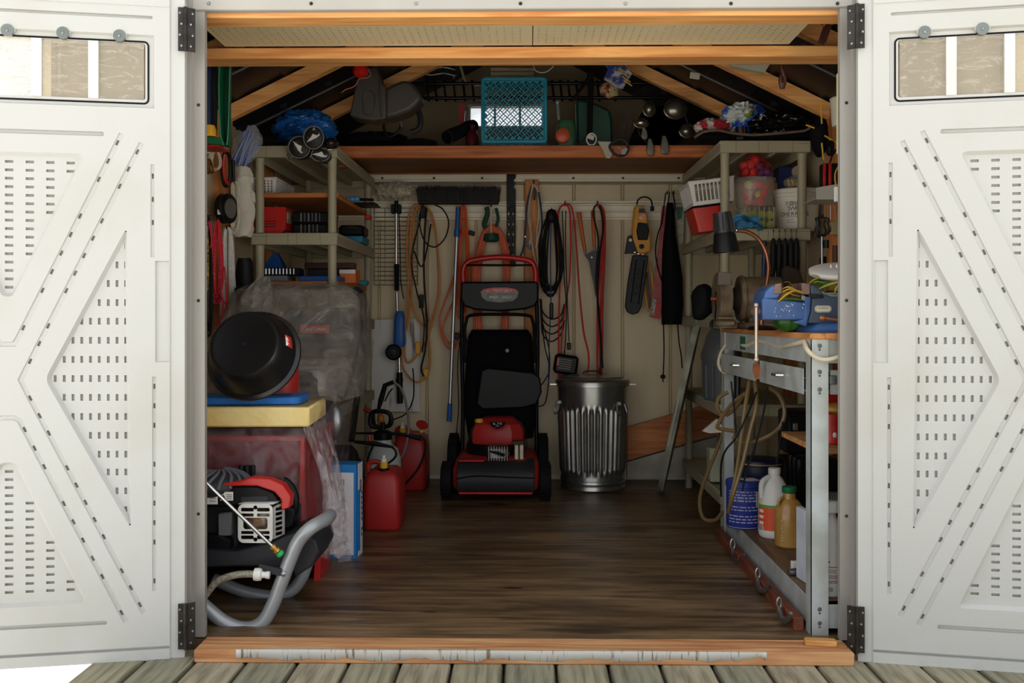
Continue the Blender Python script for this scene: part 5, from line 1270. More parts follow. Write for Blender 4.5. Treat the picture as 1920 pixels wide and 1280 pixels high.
for a0 in (-.75, PI+.2):
    d = V((math.cos(a0), math.sin(a0), 0)); tt = V((-d.y, d.x, 0)); q = cb+d*.187+Z3*.43
    b = MB(); b.tube(smooth([q-tt*.03+Z3*.02, q-tt*.034+d*.014-Z3*.03, q+tt*.034+d*.014-Z3*.03, q+tt*.03+Z3*.02], 5), .0035, 6); b.build('side_handle', m_steel, bn)
    b = MB(); b.box(q+Z3*.024, .02, .02, .014, rot=Matrix.Rotation(a0, 3, 'Z')); b.build('handle_bracket', m_galv, bn)
for sg in (-1, 1):
    b = MB(); b.bar(cb+V((sg*.19, -.03, .548)), cb+V((sg*.225, -.03, .548)), .02, .006); b.build('lid_tab', m_galv, bn)
# ---- things hanging on the back wall
def hk(px, py, t, D=5.53):
    p = G(px, py, D); b = MB(); b.tube(smooth([p+V((0, .03, .01)), p+V((0, -.005, .006)), p+V((0, -.022, 0)), p+V((0, -.024, .016))], 4), .0035, 6); b.build('hook', m_black, t)
def spikes(c, hx, hy, up, n, w, seed, spread=.25, lo=.75):
    rr = random.Random(seed); b = MB()
    for i in range(n):
        p = V(c)+V((rr.uniform(-hx, hx), rr.uniform(-hy, hy), 0)); L_ = up*rr.uniform(lo, 1); d = V((rr.uniform(-spread, spread), rr.uniform(-spread, spread), 1)).normalized()
        q = p+d*L_; s_ = V((w, 0, 0)); t_ = V((0, w, 0)); b.add([p-s_, p+s_, p+t_, q], [(0, 1, 3), (1, 2, 3), (2, 0, 3)])
    return b
t = thing('wool_duster', 'grey fluffy duster on a telescopic pole', 'duster', G(743, 590, 5.48)); c = G(741, 358, 5.45); rr = random.Random(4)
b = MB(); b.sphere(c, .105, .05, .042, 20, 10); b.jitter(.01, 1, 40); m_wool = M('grey_wool', (214, 202, 180), .95, var=.35, scale=40); b.build('duster_core', m_wool, t)
b = MB()
for i in range(900):
    d = V((rr.gauss(0, 1), rr.gauss(0, 1), rr.gauss(0, 1))).normalized(); p = c+V((d.x*.105, d.y*.05, d.z*.042)); q = p+V((d.x*.7+rr.uniform(-.6, .6), d.y+rr.uniform(-.6, .6), d.z+rr.uniform(-.6, .6)))*.014
    s_ = V((rr.uniform(-1, 1), rr.uniform(-1, 1), rr.uniform(-1, 1)))*.004; b.add([p-s_, p+s_, q], [(0, 1, 2)])
b.build('wool_strands', m_wool, t, kind='stuff', sharp=0)
b = MB(); b.cyl(G(743, 376, 5.46), G(743, 500, 5.48), .0075, n=10); b.build('pole', m_chrome, t)
b = MB(); b.cyl(G(743, 376, 5.46), G(743, 400, 5.46), .011, n=10); b.box(G(743, 392, 5.48), .055, .04, .05, bev=.004); b.build('holder_clip', m_black, t)
b = MB(); b.cyl(G(744, 495, 5.48), G(744, 545, 5.48), .015, .013, n=12); b.build('foam_grip', m_blackrub, t)
b = MB(); b.tube(smooth(gpts([(748, 400), (750, 460), (752, 530), (757, 560)], 5.47), 4), .003, 5); b.build('tie_cord', m_blackcord, t)
t = thing('string_trimmer', 'blue electric string trimmer hanging head down with black guard', 'trimmer', G(747, 756, 5.47))
b = MB(); b.cyl(G(744, 548, 5.49), G(745, 590, 5.49), .0085, n=10); b.cyl(G(748, 650, 5.47), G(749, 700, 5.47), .0085, n=10); b.build('shaft', m_chrome, t)
b = MB(); c = G(749, 619, 5.45); b.loft([[c+V((x*k, y*k+.01, z)) for x, y in rrect(.058, .06, .018, 4)] for k, z in ((.6, .105), (.85, .09), (1, .05), (1.05, -.03), (1.1, -.07), (.9, -.09))]); b.build('motor_housing', m_blue, t)
b = MB(); b.lathe([(0, -.02), (.035, -.02), (.044, -.01), (.044, .01), (.035, .018), (0, .018)], G(738, 660, 5.43), -Y3, 20); b.build('line_guard', m_black, t)
b = MB(); b.lathe([(0, .026), (.018, .024), (.02, .016)], G(738, 660, 5.43), -Y3, 14); b.build('spool', m_dgrey, t)
b = MB(); b.cyl(G(749, 698, 5.47), G(750, 756, 5.47), .017, n=12); b.lathe([(.02, -.01), (.02, .01)], G(749, 712, 5.47), Z3, 12); b.build('lower_grip', m_black, t)
t = thing('grill_rack', 'chrome wire grill rack on the back wall', 'rack', G(744, 534, 5.54)); xs_ = (702, 783); 
for x in xs_+(722,):
    b = MB(); b.cyl(G(x, 390, 5.54), G(x, 534, 5.54), .0025 if x != 722 else .0016, n=6); b.build('side_wire', m_steel, t)
for i in range(18):
    y = 390+144*i/17; b = MB(); b.cyl(G(xs_[0], y, 5.54), G(xs_[1], y, 5.54), .0019, n=5); b.build('cross_wire', m_steel, t)
b = MB(); P = gpts([(693, 600), (786, 597), (787, 772), (693, 772)], 5.5); b.prism([(p.x, p.z) for p in P], (V((0, 2.735, 0)), X3, Z3, -Y3), .012)
b.build('marbled_board', M('peeling_white_board', (222, 220, 214), .6, rgb2=(120, 112, 100), scale=26, stretch=(1, 1, .12), lo=.33, hi=.42), label='peeling white painted board leaning on the back wall', cat='board')
# extension cords
def cords(name, label, cat, paths, r, mat, D, plugs=(), hooks=(), closed=False, part='cord', group=None):
    allp = [p for q in paths for p in q]; x = sum(p[0] for p in allp)/len(allp); y = max(p[1] for p in allp)
    t = thing(name, label, cat, G(x, y, D), group)
    for i, q in enumerate(paths):
        mm = mat[i % len(mat)] if isinstance(mat, list) else mat
        b = MB(); P = [G(p[0], p[1], (p[2] if len(p) > 2 else D-.008*(i % 4))) for p in q]; b.tube(smooth(P, 6, closed), r, 7, closed=closed); b.build(part, mm, t)
    for (x, y, w, h, a, mm) in plugs:
        b = MB(); b.box(G(x, y, D-.015), S(w, D), .02, S(h, D), bev=.004, rot=Matrix.Rotation(a, 3, 'Y')); b.build('plug', mm, t)
    for h in hooks: hk(h[0], h[1], t)
    return t
m_tan_o = M('amber_cord', (204, 128, 48), .45, var=.1)
cords('extension_cord', 'amber and black extension cord in long loops with yellow plugs', 'cord',
    [[(795, 388), (780, 385), (768, 400), (763, 450), (765, 520), (775, 580), (795, 610), (812, 590), (822, 540), (820, 470), (812, 410), (800, 388)],
     [(798, 387), (782, 390), (772, 420), (768, 480), (764, 560), (758, 640), (764, 680), (790, 655), (806, 620), (822, 560), (824, 520), (818, 450), (806, 400), (797, 387)],
     [(796, 386), (778, 400), (774, 470), (772, 540), (765, 600), (754, 650), (756, 690), (780, 716), (802, 700), (806, 660), (800, 610), (790, 560)],
     [(800, 390), (796, 440), (795, 520), (800, 600), (798, 650), (790, 690), (795, 705)]], .0058, [m_tan_o, m_tan_o, m_tan_o, m_blackcord], 5.47, [(784, 652, 9, 22, 0, m_yellow), (798, 699, 10, 16, .3, m_yellow), (790, 565, 9, 26, 0, m_black)], [(793, 385)])
cords('extension_cord', 'black cord loop hanging from the broom rail', 'cord', [[(794, 384), (786, 410), (795, 450), (815, 463), (835, 445), (841, 415), (830, 392), (815, 384)], [(794, 390), (772, 480), (780, 540), (795, 600), (792, 660)], [(776, 470), (790, 500), (800, 470), (808, 420)]], .0042, m_blackcord, 5.44, [(793, 398, 10, 22, .1, m_black)], [(790, 383)])
t = thing('push_broom', 'push broom hung with black bristles up and blue ended pole', 'broom', G(842, 790, 5.4))
c = G(860, 380, 5.42); b = MB(); b.box(c, S(150, 5.42), .06, .018, bev=.004); b.build('broom_block', m_black, t)
b = spikes(c+Z3*.006, S(76, 5.42), .03, .098, 2200, .0024, 3, .26, .8); b.build('bristles', M('bristle_black', (18, 17, 18), .7), t, kind='stuff', sharp=0)
a0, a1 = G(859, 388, 5.42), G(842, 790, 5.42); d = a1-a0
b = MB(); b.cyl(a0+d*.12, a0+d*.94, .0105, n=12); b.build('pole', M('pole_silver', (196, 198, 200), .3, .75), t)
b = MB(); b.cyl(a0, a0+d*.14, .013, .0125, n=12); b.lathe([(.016, -.02), (.017, 0), (.016, .02)], a0+d*.12, d, 12); b.build('socket_grip', m_blue, t)
b = MB(); b.cyl(a0+d*.915, a1, .0125, .014, n=12); b.build('end_grip', m_blue, t)
t = hank('extension_cord', 'orange cord hank knotted at the top beside the broom pole', 869, 386, 600, 26, 5.47, 7, .0052, m_orange, 11, knot=.22, cat='cord', wtop=.35)
cords('extension_cord', 'loose orange cord loops beside the broom pole', 'cord', [[(868, 440), (850, 520), (832, 570), (824, 600), (832, 640), (850, 655), (862, 620)], [(866, 450), (858, 540), (838, 590), (830, 620), (845, 645), (866, 640), (900, 650)]], .0052, m_orange, 5.49, [(856, 630, 12, 12, .4, m_black), (884, 437, 12, 9, .3, m_black)])
cords('garden_hose', 'orange hose coil looped over a green sprinkler head', 'hose', [[(903-3*i, 620), (899-3.2*i, 520), (906-3*i, 470), (913-1.5*i, 444-i*3), (923, 436-i*3.4), (933+1.5*i, 444-i*3), (941+3*i, 470), (945+2.4*i, 520), (941+2.6*i, 620)] for i in range(5)], .0068, m_orange, 5.48, (), [(921, 388)])
t = thing('sprinkler', 'dark green sprinkler head hanging above the orange hose', 'sprinkler', G(921, 456, 5.46)); m_dg = M('sprinkler_green', (26, 74, 60), .5)
b = MB(); b.tube(smooth(gpts([(912, 388), (914, 400), (908, 420), (912, 428)], 5.46), 4), .014, 8); b.tube(smooth(gpts([(930, 390), (934, 410), (930, 425)], 5.46), 4), .009, 8); b.build('arm', m_dg, t)
b = MB(); b.lathe([(0, .03), (.04, .025), (.045, -.01), (.03, -.02), (0, -.02)], G(921, 447, 5.46), Z3, 16); b.build('base', m_dg, t)
b = MB(); b.cyl(G(920, 388, 5.44), G(921, 436, 5.44), .005, n=6); b.build('tie', m_cream, t)
t = thing('slotted_bar', 'black steel bar with notches behind the chain', 'bar', G(959, 500, 5.55)); P = gpts([(950, 322), (967, 322), (967, 334), (963, 338), (967, 344), (963, 350), (967, 356), (967, 500), (950, 500)], 5.54)
b = MB(); b.prism([(p.x, p.z) for p in P], (V((0, 5.54-2.8, 0)), X3, Z3, -Y3), .008); b.build('bar_body', m_black, t)
t = thing('steel_chain', 'galvanised steel chain doubled over on the black bar', 'chain', G(958, 492, 5.5))
for k in range(2):
    for i in range(11):
        c = G(953.5+8*k, 390+9.6*i, 5.505); b = MB(); ax_ = X3 if i % 2 == 0 else V((.35, -.93, 0))
        b.tube([c+ax_*(.0075*math.cos(a))+Z3*(.017*math.sin(a)) for a in [2*PI*j/12 for j in range(12)]], .0027, 6, closed=True); b.build('link', m_steel, t)
b = MB(); b.box(((G(984, 0, 5.55).x+G(1010, 0, 5.55).x)/2, 5.55-2.8, 1.18), S(26, 5.55), .03, .96, bev=.003); b.build('wall_stud', m_pine_z, wb)
cords('cord_hank', 'cream cord loop hanging on the pine stud', 'cord', [[(1001, 346), (994, 370), (994, 420), (998, 460), (1004, 490), (1010, 500)], [(1001, 346), (1008, 355), (1010, 400), (1006, 450), (1009, 495)], [(1001, 346), (1013, 370), (1014, 410), (1010, 440), (1005, 465)], [(999, 346), (990, 400), (996, 440), (992, 460)]], .004, m_cream, 5.49, [(993, 456, 5, 9, .2, m_cream)], [(1001, 344)])
cords('bungee_cord', 'blue and black bungee cords with hooks beside the cream cord', 'cord', [[(997, 350), (989, 380), (986, 420), (984, 445), (980, 470), (976, 480)], [(1004, 350), (1002, 375)], [(1010, 360), (1016, 410), (1014, 470), (1012, 520)]], .0055, M('bungee_blue', (58, 68, 92), .7), 5.485, [(991, 460, 5, 16, -.5, M('hook_blue', (70, 92, 140), .4)), (985, 444, 5, 6, 0, m_steel)])
# black jumper cable hank
t = hank('jumper_cables', 'thick black cable hank with clamps hanging on the rail', 1034, 394, 560, 44, 5.46, 9, .005, m_blackcord, 14, cat='cable', wtop=.35)
b = MB(); b.sphere(G(1033, 405, 5.45), .028, .025, .04, 12, 8); b.jitter(.006, 1, 60); b.build('knot', m_blackcord, t)
for i in range(4):
    b = MB(); b.tube(smooth(gpts([(1012+i, 560+12*i), (1018, 585+14*i), (1034, 598+14*i), (1052, 590+12*i), (1058, 570+10*i)], 5.46), 5), .0045, 6); b.build('loose_loop', m_blackcord, t)
b = MB(); b.tube(gpts([(1033, 400), (1032, 480), (1033, 560), (1030, 640), (1028, 720)], 5.44), .0035, 6); b.build('blue_lead', M('lead_blue', (52, 72, 128), .5), t)
b = MB(); b.box(G(1034, 582, 5.44), .022, .02, .085, bev=.005); b.build('clamp', m_black, t)
cords('power_cable', 'thin black cable trailing down from the cable hank', 'cable', [[(1015, 560), (1020, 640), (1030, 690), (1020, 715), (1010, 725)], [(1016, 600), (1030, 660), (1028, 720), (1022, 755), (1010, 762)]], .0032, m_blackcord, 5.47)
cords('extension_cord', 'red cord looped over the rail beside the shears', 'cord', [[(1047, 716), (1048, 600), (1050, 500), (1046, 440), (1048, 395), (1058, 384), (1068, 395), (1070, 450), (1068, 520), (1062, 560), (1054, 620), (1050, 716)], [(1060, 384), (1072, 390), (1080, 450), (1086, 540), (1094, 620), (1103, 660), (1103, 690), (1095, 706), (1080, 708)]], .0052, m_redcord, 5.46, (), [(1059, 383)])
cords('adapter_cord', 'thin black cord with plug hanging between red loops', 'cord', [[(1061, 395), (1060, 460), (1063, 540), (1065, 600), (1067, 640)], [(1054, 395), (1056, 440), (1058, 520), (1062, 575), (1060, 640), (1058, 665)]], .003, m_blackcord, 5.44, [(1067, 649, 8, 14, 0, m_black)])
t = thing('battery_charger', 'black battery charger box hanging from a cord', 'charger', G(1060, 705, 5.42)); R = Matrix.Rotation(.14, 3, 'Y'); c = G(1061, 683, 5.42)
b = MB(); b.box(c, .13, .06, .105, bev=.014, rot=R); b.build('charger_body', m_black, t)
for i in range(5): b = MB(); b.box(c+R @ V((-.008, -.0305, .026-.012*i)), .07, .001, .004, rot=R); b.build('label_line', M('label_grey', (150, 140, 132), .6), t)
b = MB(); b.box(c+R @ V((-.045, -.0305, .01)), .012, .001, .04, rot=R); b.build('red_mark', m_red, t)
t = thing('hedge_shears', 'hedge shears with orange wooden handles hanging on the rail', 'shears', G(1113, 560, 5.46)); m_hand = M('orange_handle', (206, 98, 42), .45, var=.12)
for a, c in (((1085, 398), (1097, 470)), ((1112, 395), (1114, 462))):
    b = MB(); b.tube([G(*a, 5.46), G((a[0]*.7+c[0]*.3), a[1]*.7+c[1]*.3, 5.46), G(*c, 5.46)], [.013, .0125, .009], 10); b.build('handle', m_hand, t)
    b = MB(); b.cyl(G(c[0], c[1], 5.46), G(c[0]+1.5, c[1]+8, 5.46), .008, n=8); b.build('ferrule', m_steel, t)
b = MB(); b.prism([(p.x, p.z) for p in gpts([(1096, 478), (1112, 470), (1120, 470), (1121, 500), (1119, 545), (1117, 560), (1112, 530), (1104, 490)], 5.46)], (V((0, 5.46-2.8, 0)), X3, Z3, -Y3), .008); b.build('blade', M('blade_dark', (52, 50, 50), .4, .6), t)
b = MB(); b.lathe([(0, .004), (.006, .003), (.008, 0)], G(1110, 482, 5.45), -Y3, 10); b.build('pivot_bolt', m_steel, t)
cords('jumper_cables', 'red and black jumper cables hanging over a hook beside the shears', 'cable', [[(1118, 384), (1130, 392), (1132, 450), (1128, 540), (1124, 620), (1126, 680), (1130, 712)], [(1120, 384), (1128, 400), (1130, 460), (1122, 540), (1120, 640), (1121, 712)], [(1122, 384), (1133, 400), (1134, 470), (1130, 560), (1129, 640), (1127, 712)]], .006, [m_redcord, m_redcord, M('red_cable2', (188, 40, 36), .5)], 5.455, (), [(1120, 383)])
cords('jumper_cables', 'black twin cable twisted with the red jumper cables', 'cable', [[(1119, 383), (1112, 400), (1122, 450), (1118, 520), (1124, 600), (1127, 660), (1124, 700)], [(1124, 386), (1131, 420), (1124, 480), (1120, 560), (1127, 640), (1130, 690)]], .005, m_blackcord, 5.435)
# yellow electric saw with scabbard
cs = thing('electric_chainsaw', 'yellow electric chainsaw hanging with its black scabbard down', 'chainsaw', G(1190, 590, 5.44))
m_saw = M('saw_yellow', (226, 158, 40), .45, var=.12)
b = MB(); b.prism([(p.x, p.z) for p in gpts([(1190, 386), (1207, 386), (1212, 400), (1220, 440), (1221, 470), (1208, 476), (1190, 476), (1184, 462), (1186, 430)], 5.42)], (V((0, 5.42-2.8, 0)), X3, Z3, -Y3), -.06); b.build('saw_body', m_saw, cs, bevel=.008, seg=2)
b = MB(); b.prism([(p.x, p.z) for p in gpts([(1196, 417), (1213, 419), (1217, 432), (1214, 450), (1196, 450), (1193, 434)], 5.415)], (V((0, 5.415-2.8, 0)), X3, Z3, -Y3), .012); b.build('vent_grille', m_black, cs, bevel=.004)
b = MB(); b.prism([(p.x, p.z) for p in gpts([(1198, 391), (1208, 391), (1210, 399), (1197, 399)], 5.415)], (V((0, 5.415-2.8, 0)), X3, Z3, -Y3), .006); b.build('switch', M('switch_blue', (30, 40, 60), .4), cs)
b = MB(); b.prism([(p.x, p.z) for p in gpts([(1198, 402), (1211, 402), (1212, 412), (1198, 412)], 5.415)], (V((0, 5.415-2.8, 0)), X3, Z3, -Y3), .003); b.build('warning_label', M('label_orange', (222, 90, 40), .5, rgb2=(240, 200, 150), scale=50), cs)
b = MB(); b.prism([(p.x, p.z) for p in gpts([(1177, 443), (1184, 440), (1194, 468), (1196, 474), (1171, 476)], 5.41)], (V((0, 5.41-2.8, 0)), X3, Z3, -Y3), -.02); b.build('hand_guard', m_dgrey, cs, bevel=.003)
b = MB(); b.lathe([(.004, .004), (.0085, .003), (.0085, 0)], G(1182, 450, 5.405), -Y3, 12); b.build('guard_ring', m_printw, cs)
b = MB(); b.lathe([(0, .008), (.012, .007), (.014, 0)], G(1203, 462, 5.415), -Y3, 12); b.build('tension_knob', m_black, cs)
for (x_, y_) in ((1190, 473), (1197, 476), (1205, 477)):
    b = MB(); b.box(G(x_, y_, 5.412), .014, .01, .009, bev=.002); b.build('chrome_tooth', m_chrome, cs)
b = MB(); b.prism([(p.x, p.z) for p in gpts([(1186, 478), (1216, 479), (1211, 520), (1203, 575), (1197, 587), (1186, 590), (1176, 585), (1172, 575), (1177, 530)], 5.42)], (V((0, 5.42-2.8, 0)), X3, Z3, -Y3), -.03); b.build('scabbard', m_dgrey, cs, bevel=.006, seg=2)
b = MB(); b.tube(gpts([(1193, 487), (1208, 488), (1197, 570), (1183, 566)], 5.417), .0028, 5, closed=True); b.build('scabbard_frame', m_black, cs)
c = G(1195.5, 528, 5.4165); dn = (G(1188, 566, 5.4165)-G(1200, 490, 5.4165)).normalized()
text('WORX', (c, dn, V((-dn.z, 0, dn.x))*-1 if False else V((dn.z*-1, 0, dn.x)), -Y3), .03, m_black, cs, .16, lift=.001)
b = MB(); b.tube(smooth(gpts([(1194, 384), (1197, 374), (1208, 369), (1220, 374), (1223, 386)], 5.44), 5), .0045, 6); b.build('power_lead', m_blackcord, cs)
b = MB(); b.box(G(1223, 391, 5.44), .02, .02, .026, bev=.003); b.build('lead_plug', m_black, cs)
t = thing('hacksaw', 'yellow framed narrow hacksaw hanging behind the scabbard', 'saw', G(1218, 586, 5.47))
b = MB(); b.tube(gpts([(1217, 490), (1223, 520), (1226, 560), (1224, 582), (1215, 584), (1211, 555), (1207, 520)], 5.47), .0055, 8); b.build('saw_frame', m_saw, t)
b = MB(); b.bar(G(1213, 510, 5.47), G(1219, 578, 5.47), .004, .014, up=X3); b.build('saw_blade', M('blade_brown', (84, 56, 44), .5, .4), t)
t = thing('blade_package', 'red blister package of blades hanging beside the black apron', 'package', G(1236, 598, 5.45)); m_bl = Film('blister', (206, 120, 116), .75, .15, .3, 30)
b = MB(); b.prism([(p.x, p.z) for p in gpts([(1241, 386), (1250, 386), (1246, 470), (1240, 560), (1237, 598), (1218, 594), (1226, 530), (1236, 450)], 5.46)], (V((0, 5.46-2.8, 0)), X3, Z3, -Y3), -.008); b.build('blister_card', M('blister_pink', (186, 96, 92), .35, rgb2=(150, 50, 50), scale=14), t)
b = MB(); b.prism([(p.x, p.z) for p in gpts([(1222, 560), (1231, 562), (1226, 592), (1218, 590)], 5.45)], (V((0, 5.45-2.8, 0)), X3, Z3, -Y3), .002); b.build('price_label', M('label_pale', (196, 190, 178), .6, rgb2=(90, 86, 80), scale=60), t)
b = MB(); b.prism([(p.x, p.z) for p in gpts([(1229, 565), (1240, 563), (1238, 597), (1224, 596)], 5.452)], (V((0, 5.452-2.8, 0)), X3, Z3, -Y3), .002); b.build('red_band', m_red, t)
t = thing('black_apron', 'long black waders style bag hanging with dangling straps', 'bag', G(1260, 720, 5.44)); m_ap = M('apron_black', (17, 17, 19), .75, var=.25, scale=20, spec=.15)
rings = []
for (y, x0_, x1_) in ((380, 1250, 1262), (400, 1248, 1266), (440, 1244, 1268), (470, 1241, 1272), (520, 1241, 1280), (570, 1240, 1281), (608, 1240, 1278)):
    cx = (x0_+x1_)/2; c = G(cx, y, 5.46); w = S(x1_-x0_, 5.46); rings.append([c+V((w/2*math.cos(a), .03*math.sin(a)*(1+.2*math.sin(3*a)), 0)) for a in [2*PI*i/16 for i in range(16)]])
b = MB(); b.loft(rings); b.jitter(.004, 2, 18); b.build('bag_body', m_ap, t)
for q in ([(1248, 362), (1245, 385), (1240, 420), (1233, 440), (1229, 470), (1233, 500), (1242, 530)], [(1255, 360), (1252, 390)], [(1262, 362), (1266, 390), (1262, 400)], [(1244, 605), (1245, 660), (1243, 716)], [(1270, 600), (1273, 640), (1277, 665), (1279, 690)]):
    b = MB(); b.tube(smooth(gpts(q, 5.44), 5), .008, 6, flat=.4); b.build('strap', m_ap, t)
b = MB(); b.box(G(1243, 706, 5.44), .026, .012, .02, bev=.003); b.build('buckle', m_black, t)
for x_ in (1250, 1262): hk(x_, 364, t)
t = thing('brush_package', 'clear package with green card hanging behind the black bag', 'package', G(1276, 458, 5.5)); b = MB(); b.prism([(p.x, p.z) for p in gpts([(1266, 382), (1284, 382), (1280, 455), (1272, 460)], 5.51)], (V((0, 5.51-2.8, 0)), X3, Z3, -Y3), .01); b.build('package_body', M('package_clear', (196, 190, 170), .3, rgb2=(150, 146, 130), scale=30), t)
b = MB(); b.prism([(p.x, p.z) for p in gpts([(1268, 388), (1280, 388), (1278, 410), (1270, 412)], 5.5)], (V((0, 5.5-2.8, 0)), X3, Z3, -Y3), .003); b.build('green_card', M('card_green', (56, 110, 92), .6), t)
# leaning oval board and planks on the floor at the back wall
t = thing('leaning_board', 'thin grey oval tabletop leaning on edge beside the shelving', 'board', G(1240, 915, 5.2))
c0, c1 = G(1235, 914, 5.18), G(1303, 600, 4.84); ax_ = (c1-c0); L_ = ax_.length; u = ax_.normalized(); n = V((.958, -.275, 0)); n = (n-u*n.dot(u)).normalized(); w = n.cross(u)
b = MB(); fr = ((c0+c1)/2, u, w, n); b.prism([(L_/2*math.cos(a)*abs(math.cos(a))**-.25, .19*math.sin(a)*abs(math.sin(a))**-.25 if abs(math.sin(a)) > 1e-4 else 0) if abs(math.cos(a)) > 1e-4 else (0, .19*math.sin(a)) for a in [2*PI*(i+.5)/40 for i in range(40)]], fr, .030); b.build('board_panel', M('board_grey_green', (170, 172, 150), .55, rgb2=(120, 122, 104), scale=10), t)
b = MB(); b.tube([fr[0]+u*(L_/2*math.cos(a))+w*(.19*math.sin(a))+n*.011 for a in [2*PI*i/40 for i in range(40)]], .006, 6, closed=True); b.build('edge_band', M('edge_pale', (200, 198, 180), .5), t)
for i, (pp, mt, lab) in enumerate((([(1176, 800), (1345, 752), (1345, 812), (1176, 862)], Wood('plank_orange', (214, 138, 78), (168, 92, 46), 'x'), 'orange pine plank slanting along the bottom of the back wall'), ([(1176, 866), (1345, 818), (1345, 892), (1176, 896)], M('plank_white', (206, 200, 186), .6, var=.15, rgb2=(150, 142, 126), scale=5), 'white faced plank slanting under the pine plank'))):
    b = MB(); P = gpts(pp, 5.5); b.prism([(p.x, max(.0, p.z)) for p in P], (V((0, 5.5-2.8-.02*(1-i), 0)), X3, Z3, -Y3), -.03); b.build('plank', mt, label=lab, cat='plank')
# ================================================================== RIGHT SIDE: SHELVING, BENCH AND WHAT STANDS ON THEM
shr, zr = shelf_unit(1349, 1521, 267, 430, 4.30, 5.34, 'taupe plastic shelving unit holding the cherry bucket and ball tub', 'plastic shelving units', 1)
zS = zr[1]
p = G(1318, 0, 4.5)
t = thing('red_bin', 'red plastic bin with dark lid tipped at the shelf edge', 'bin', (p.x+.02, 1.7, zS)); R = Matrix.Rotation(-.12, 3, 'Y'); c = V((p.x+.012, 1.74, zS+.056))
b = MB(); b.loft([[c+R @ V((x, y, z)) for x, y in rrect(w, .2, .012, 3)] for w, z in ((.10, -.055), (.115, .0), (.132, .052))]); b.build('bin_body', M('bin_red', (206, 44, 30), .45), t)
b = MB(); b.box(c+R @ V((0, 0, .056)), .142, .215, .007, bev=.003, rot=R); b.build('bin_lid', m_black, t)
basket('storage_basket', (p.x+.035, 1.76, zS+.122), .175, .26, .105, .012, 9, 8, 10, m_white, 'white perforated basket tilted over the red bin', tilt=-.13, hw=.006, hh=.0045)
c = V((G(1415, 0, 4.46).x, 4.46-2.8, zS))
t = thing('ball_box', 'clear box of yellow tennis balls under the round tub', 'box', c)
b = MB(); b.box(c+V((.0, .0, .052)), .155, .17, .10, bev=.006); b.build('clear_box', Film('clear_box_film', (196, 200, 190), .22, .15, .1, 20), t)
rr = random.Random(1)
for i in range(4):
    for j in range(2):
        b = MB(); b.sphere(c+V((-.054+.036*i, -.055+rr.uniform(-.004, .004), .026+.042*j)), .0185, n=12, m=8); b.build('tennis_ball', M('tennis_yellow', (196, 206, 60), .9, bump=.3, bscale=200), t)
for i in range(7): b = MB(); b.box(c+V((-.062+.021*i, -.087, .055)), .0035, .002, .09); b.build('box_rib', M('rib_pale', (206, 196, 120), .4), t)
t = thing('ball_tub', 'round clear tub of red and yellow balls', 'tub', c+Z3*.105)
b = MB(); b.lathe([(.078, 0), (.082, .005), (.087, .115), (.091, .118), (.091, .128), (.082, .13), (.0, .132)], c+Z3*.105, Z3, 32); b.build('tub_wall', Film('tub_film', (214, 206, 196), .34, .2, .15, 8), t)
pal = [M('ball_red', (226, 52, 40), .6), M('ball_orange', (240, 104, 70), .6), M('ball_yellow', (214, 206, 80), .6), _mats['ball_red'] if 'ball_red' in _mats else None]
for i in range(22):
    a = rr.uniform(0, 2*PI); q = rr.uniform(.02, .054); b = MB(); b.sphere(c+V((q*math.cos(a), q*math.sin(a)-.01, .131+rr.choice((0, .035, .07)))), .02, n=10, m=6); b.build('ball', pal[rr.choice((0, 0, 1, 2, 0))], t)
t = thing('mesh_bag', 'red mesh bag of red and purple balls on the round tub', 'bag', c+Z3*.24)
for i, (dx, dz, mm) in enumerate(((-.045, .022, 0), (-.01, .02, 0), (.025, .02, 3), (.05, .02, 3), (-.02, .055, 4), (.02, .05, 3), (0, .075, 0), (-.05, .05, 4))):
    b = MB(); b.sphere(c+V((dx, -.02+.01*(i % 3), .24+dz)), .021, n=12, m=8); b.build('ball', (pal[0], pal[1], pal[2], M('ball_purple', (86, 56, 110), .6), M('ball_coral', (236, 84, 74), .6))[mm], t)
b = MB(); b.lathe([(.06, 0), (.078, .02), (.07, .06), (.03, .1), (.008, .125), (.012, .14)], c+V((0, 0, .239)), Z3, 20); b.jitter(.006, 2, 30); b.build('mesh_net', Film('red_net', (206, 30, 44), .3, .4, .5, 60, .9), t)
cb2 = V((G(1494, 0, 4.5).x, 4.5-2.8, zS)); t = thing('cherry_bucket', 'white plastic bucket printed for sweet cherries', 'bucket', cb2)
b = MB(); b.lathe([(.084, 0), (.088, .004), (.098, .15), (.102, .152), (.102, .165), (.099, .167), (.103, .17), (.103, .186), (.097, .19), (0, .192)], cb2, Z3, 40); b.build('bucket_body', M('bucket_cream', (232, 226, 208), .45, var=.06), t)
b = MB(); b.tube(smooth([cb2+V((.101*math.cos(a), .101*math.sin(a), .15-.09*math.sin((a+.3)))) for a in [-.3+i*1.2/8 for i in range(9)]], 3), .002, 5); b.build('bail_wire', m_darksteel, t)
def arc_text(body, c, R, z, h, mat, parent, a_mid, width):
    n = len(body); o = None
    for i, ch in enumerate(body):
        if ch == ' ': continue
        a = a_mid+(i-(n-1)/2)*(width/n)/R; d = V((math.sin(a), -math.cos(a), 0)); u = V((math.cos(a), math.sin(a), 0))
        text(ch, (c+d*R+Z3*z, u, Z3, d), h*(1.25 if ch.islower() and ch in 'td' else (.8 if ch.islower() else 1)), mat, parent, lift=.001)
arc_text('SWEET', cb2, .0945, .098, .018, m_print, t, -.26, .085); arc_text('CHERRIES', cb2, .093, .074, .018, m_print, t, -.36, .13); arc_text('Pitted', cb2, .0955, .122, .014, m_print, t, -.5, .05)
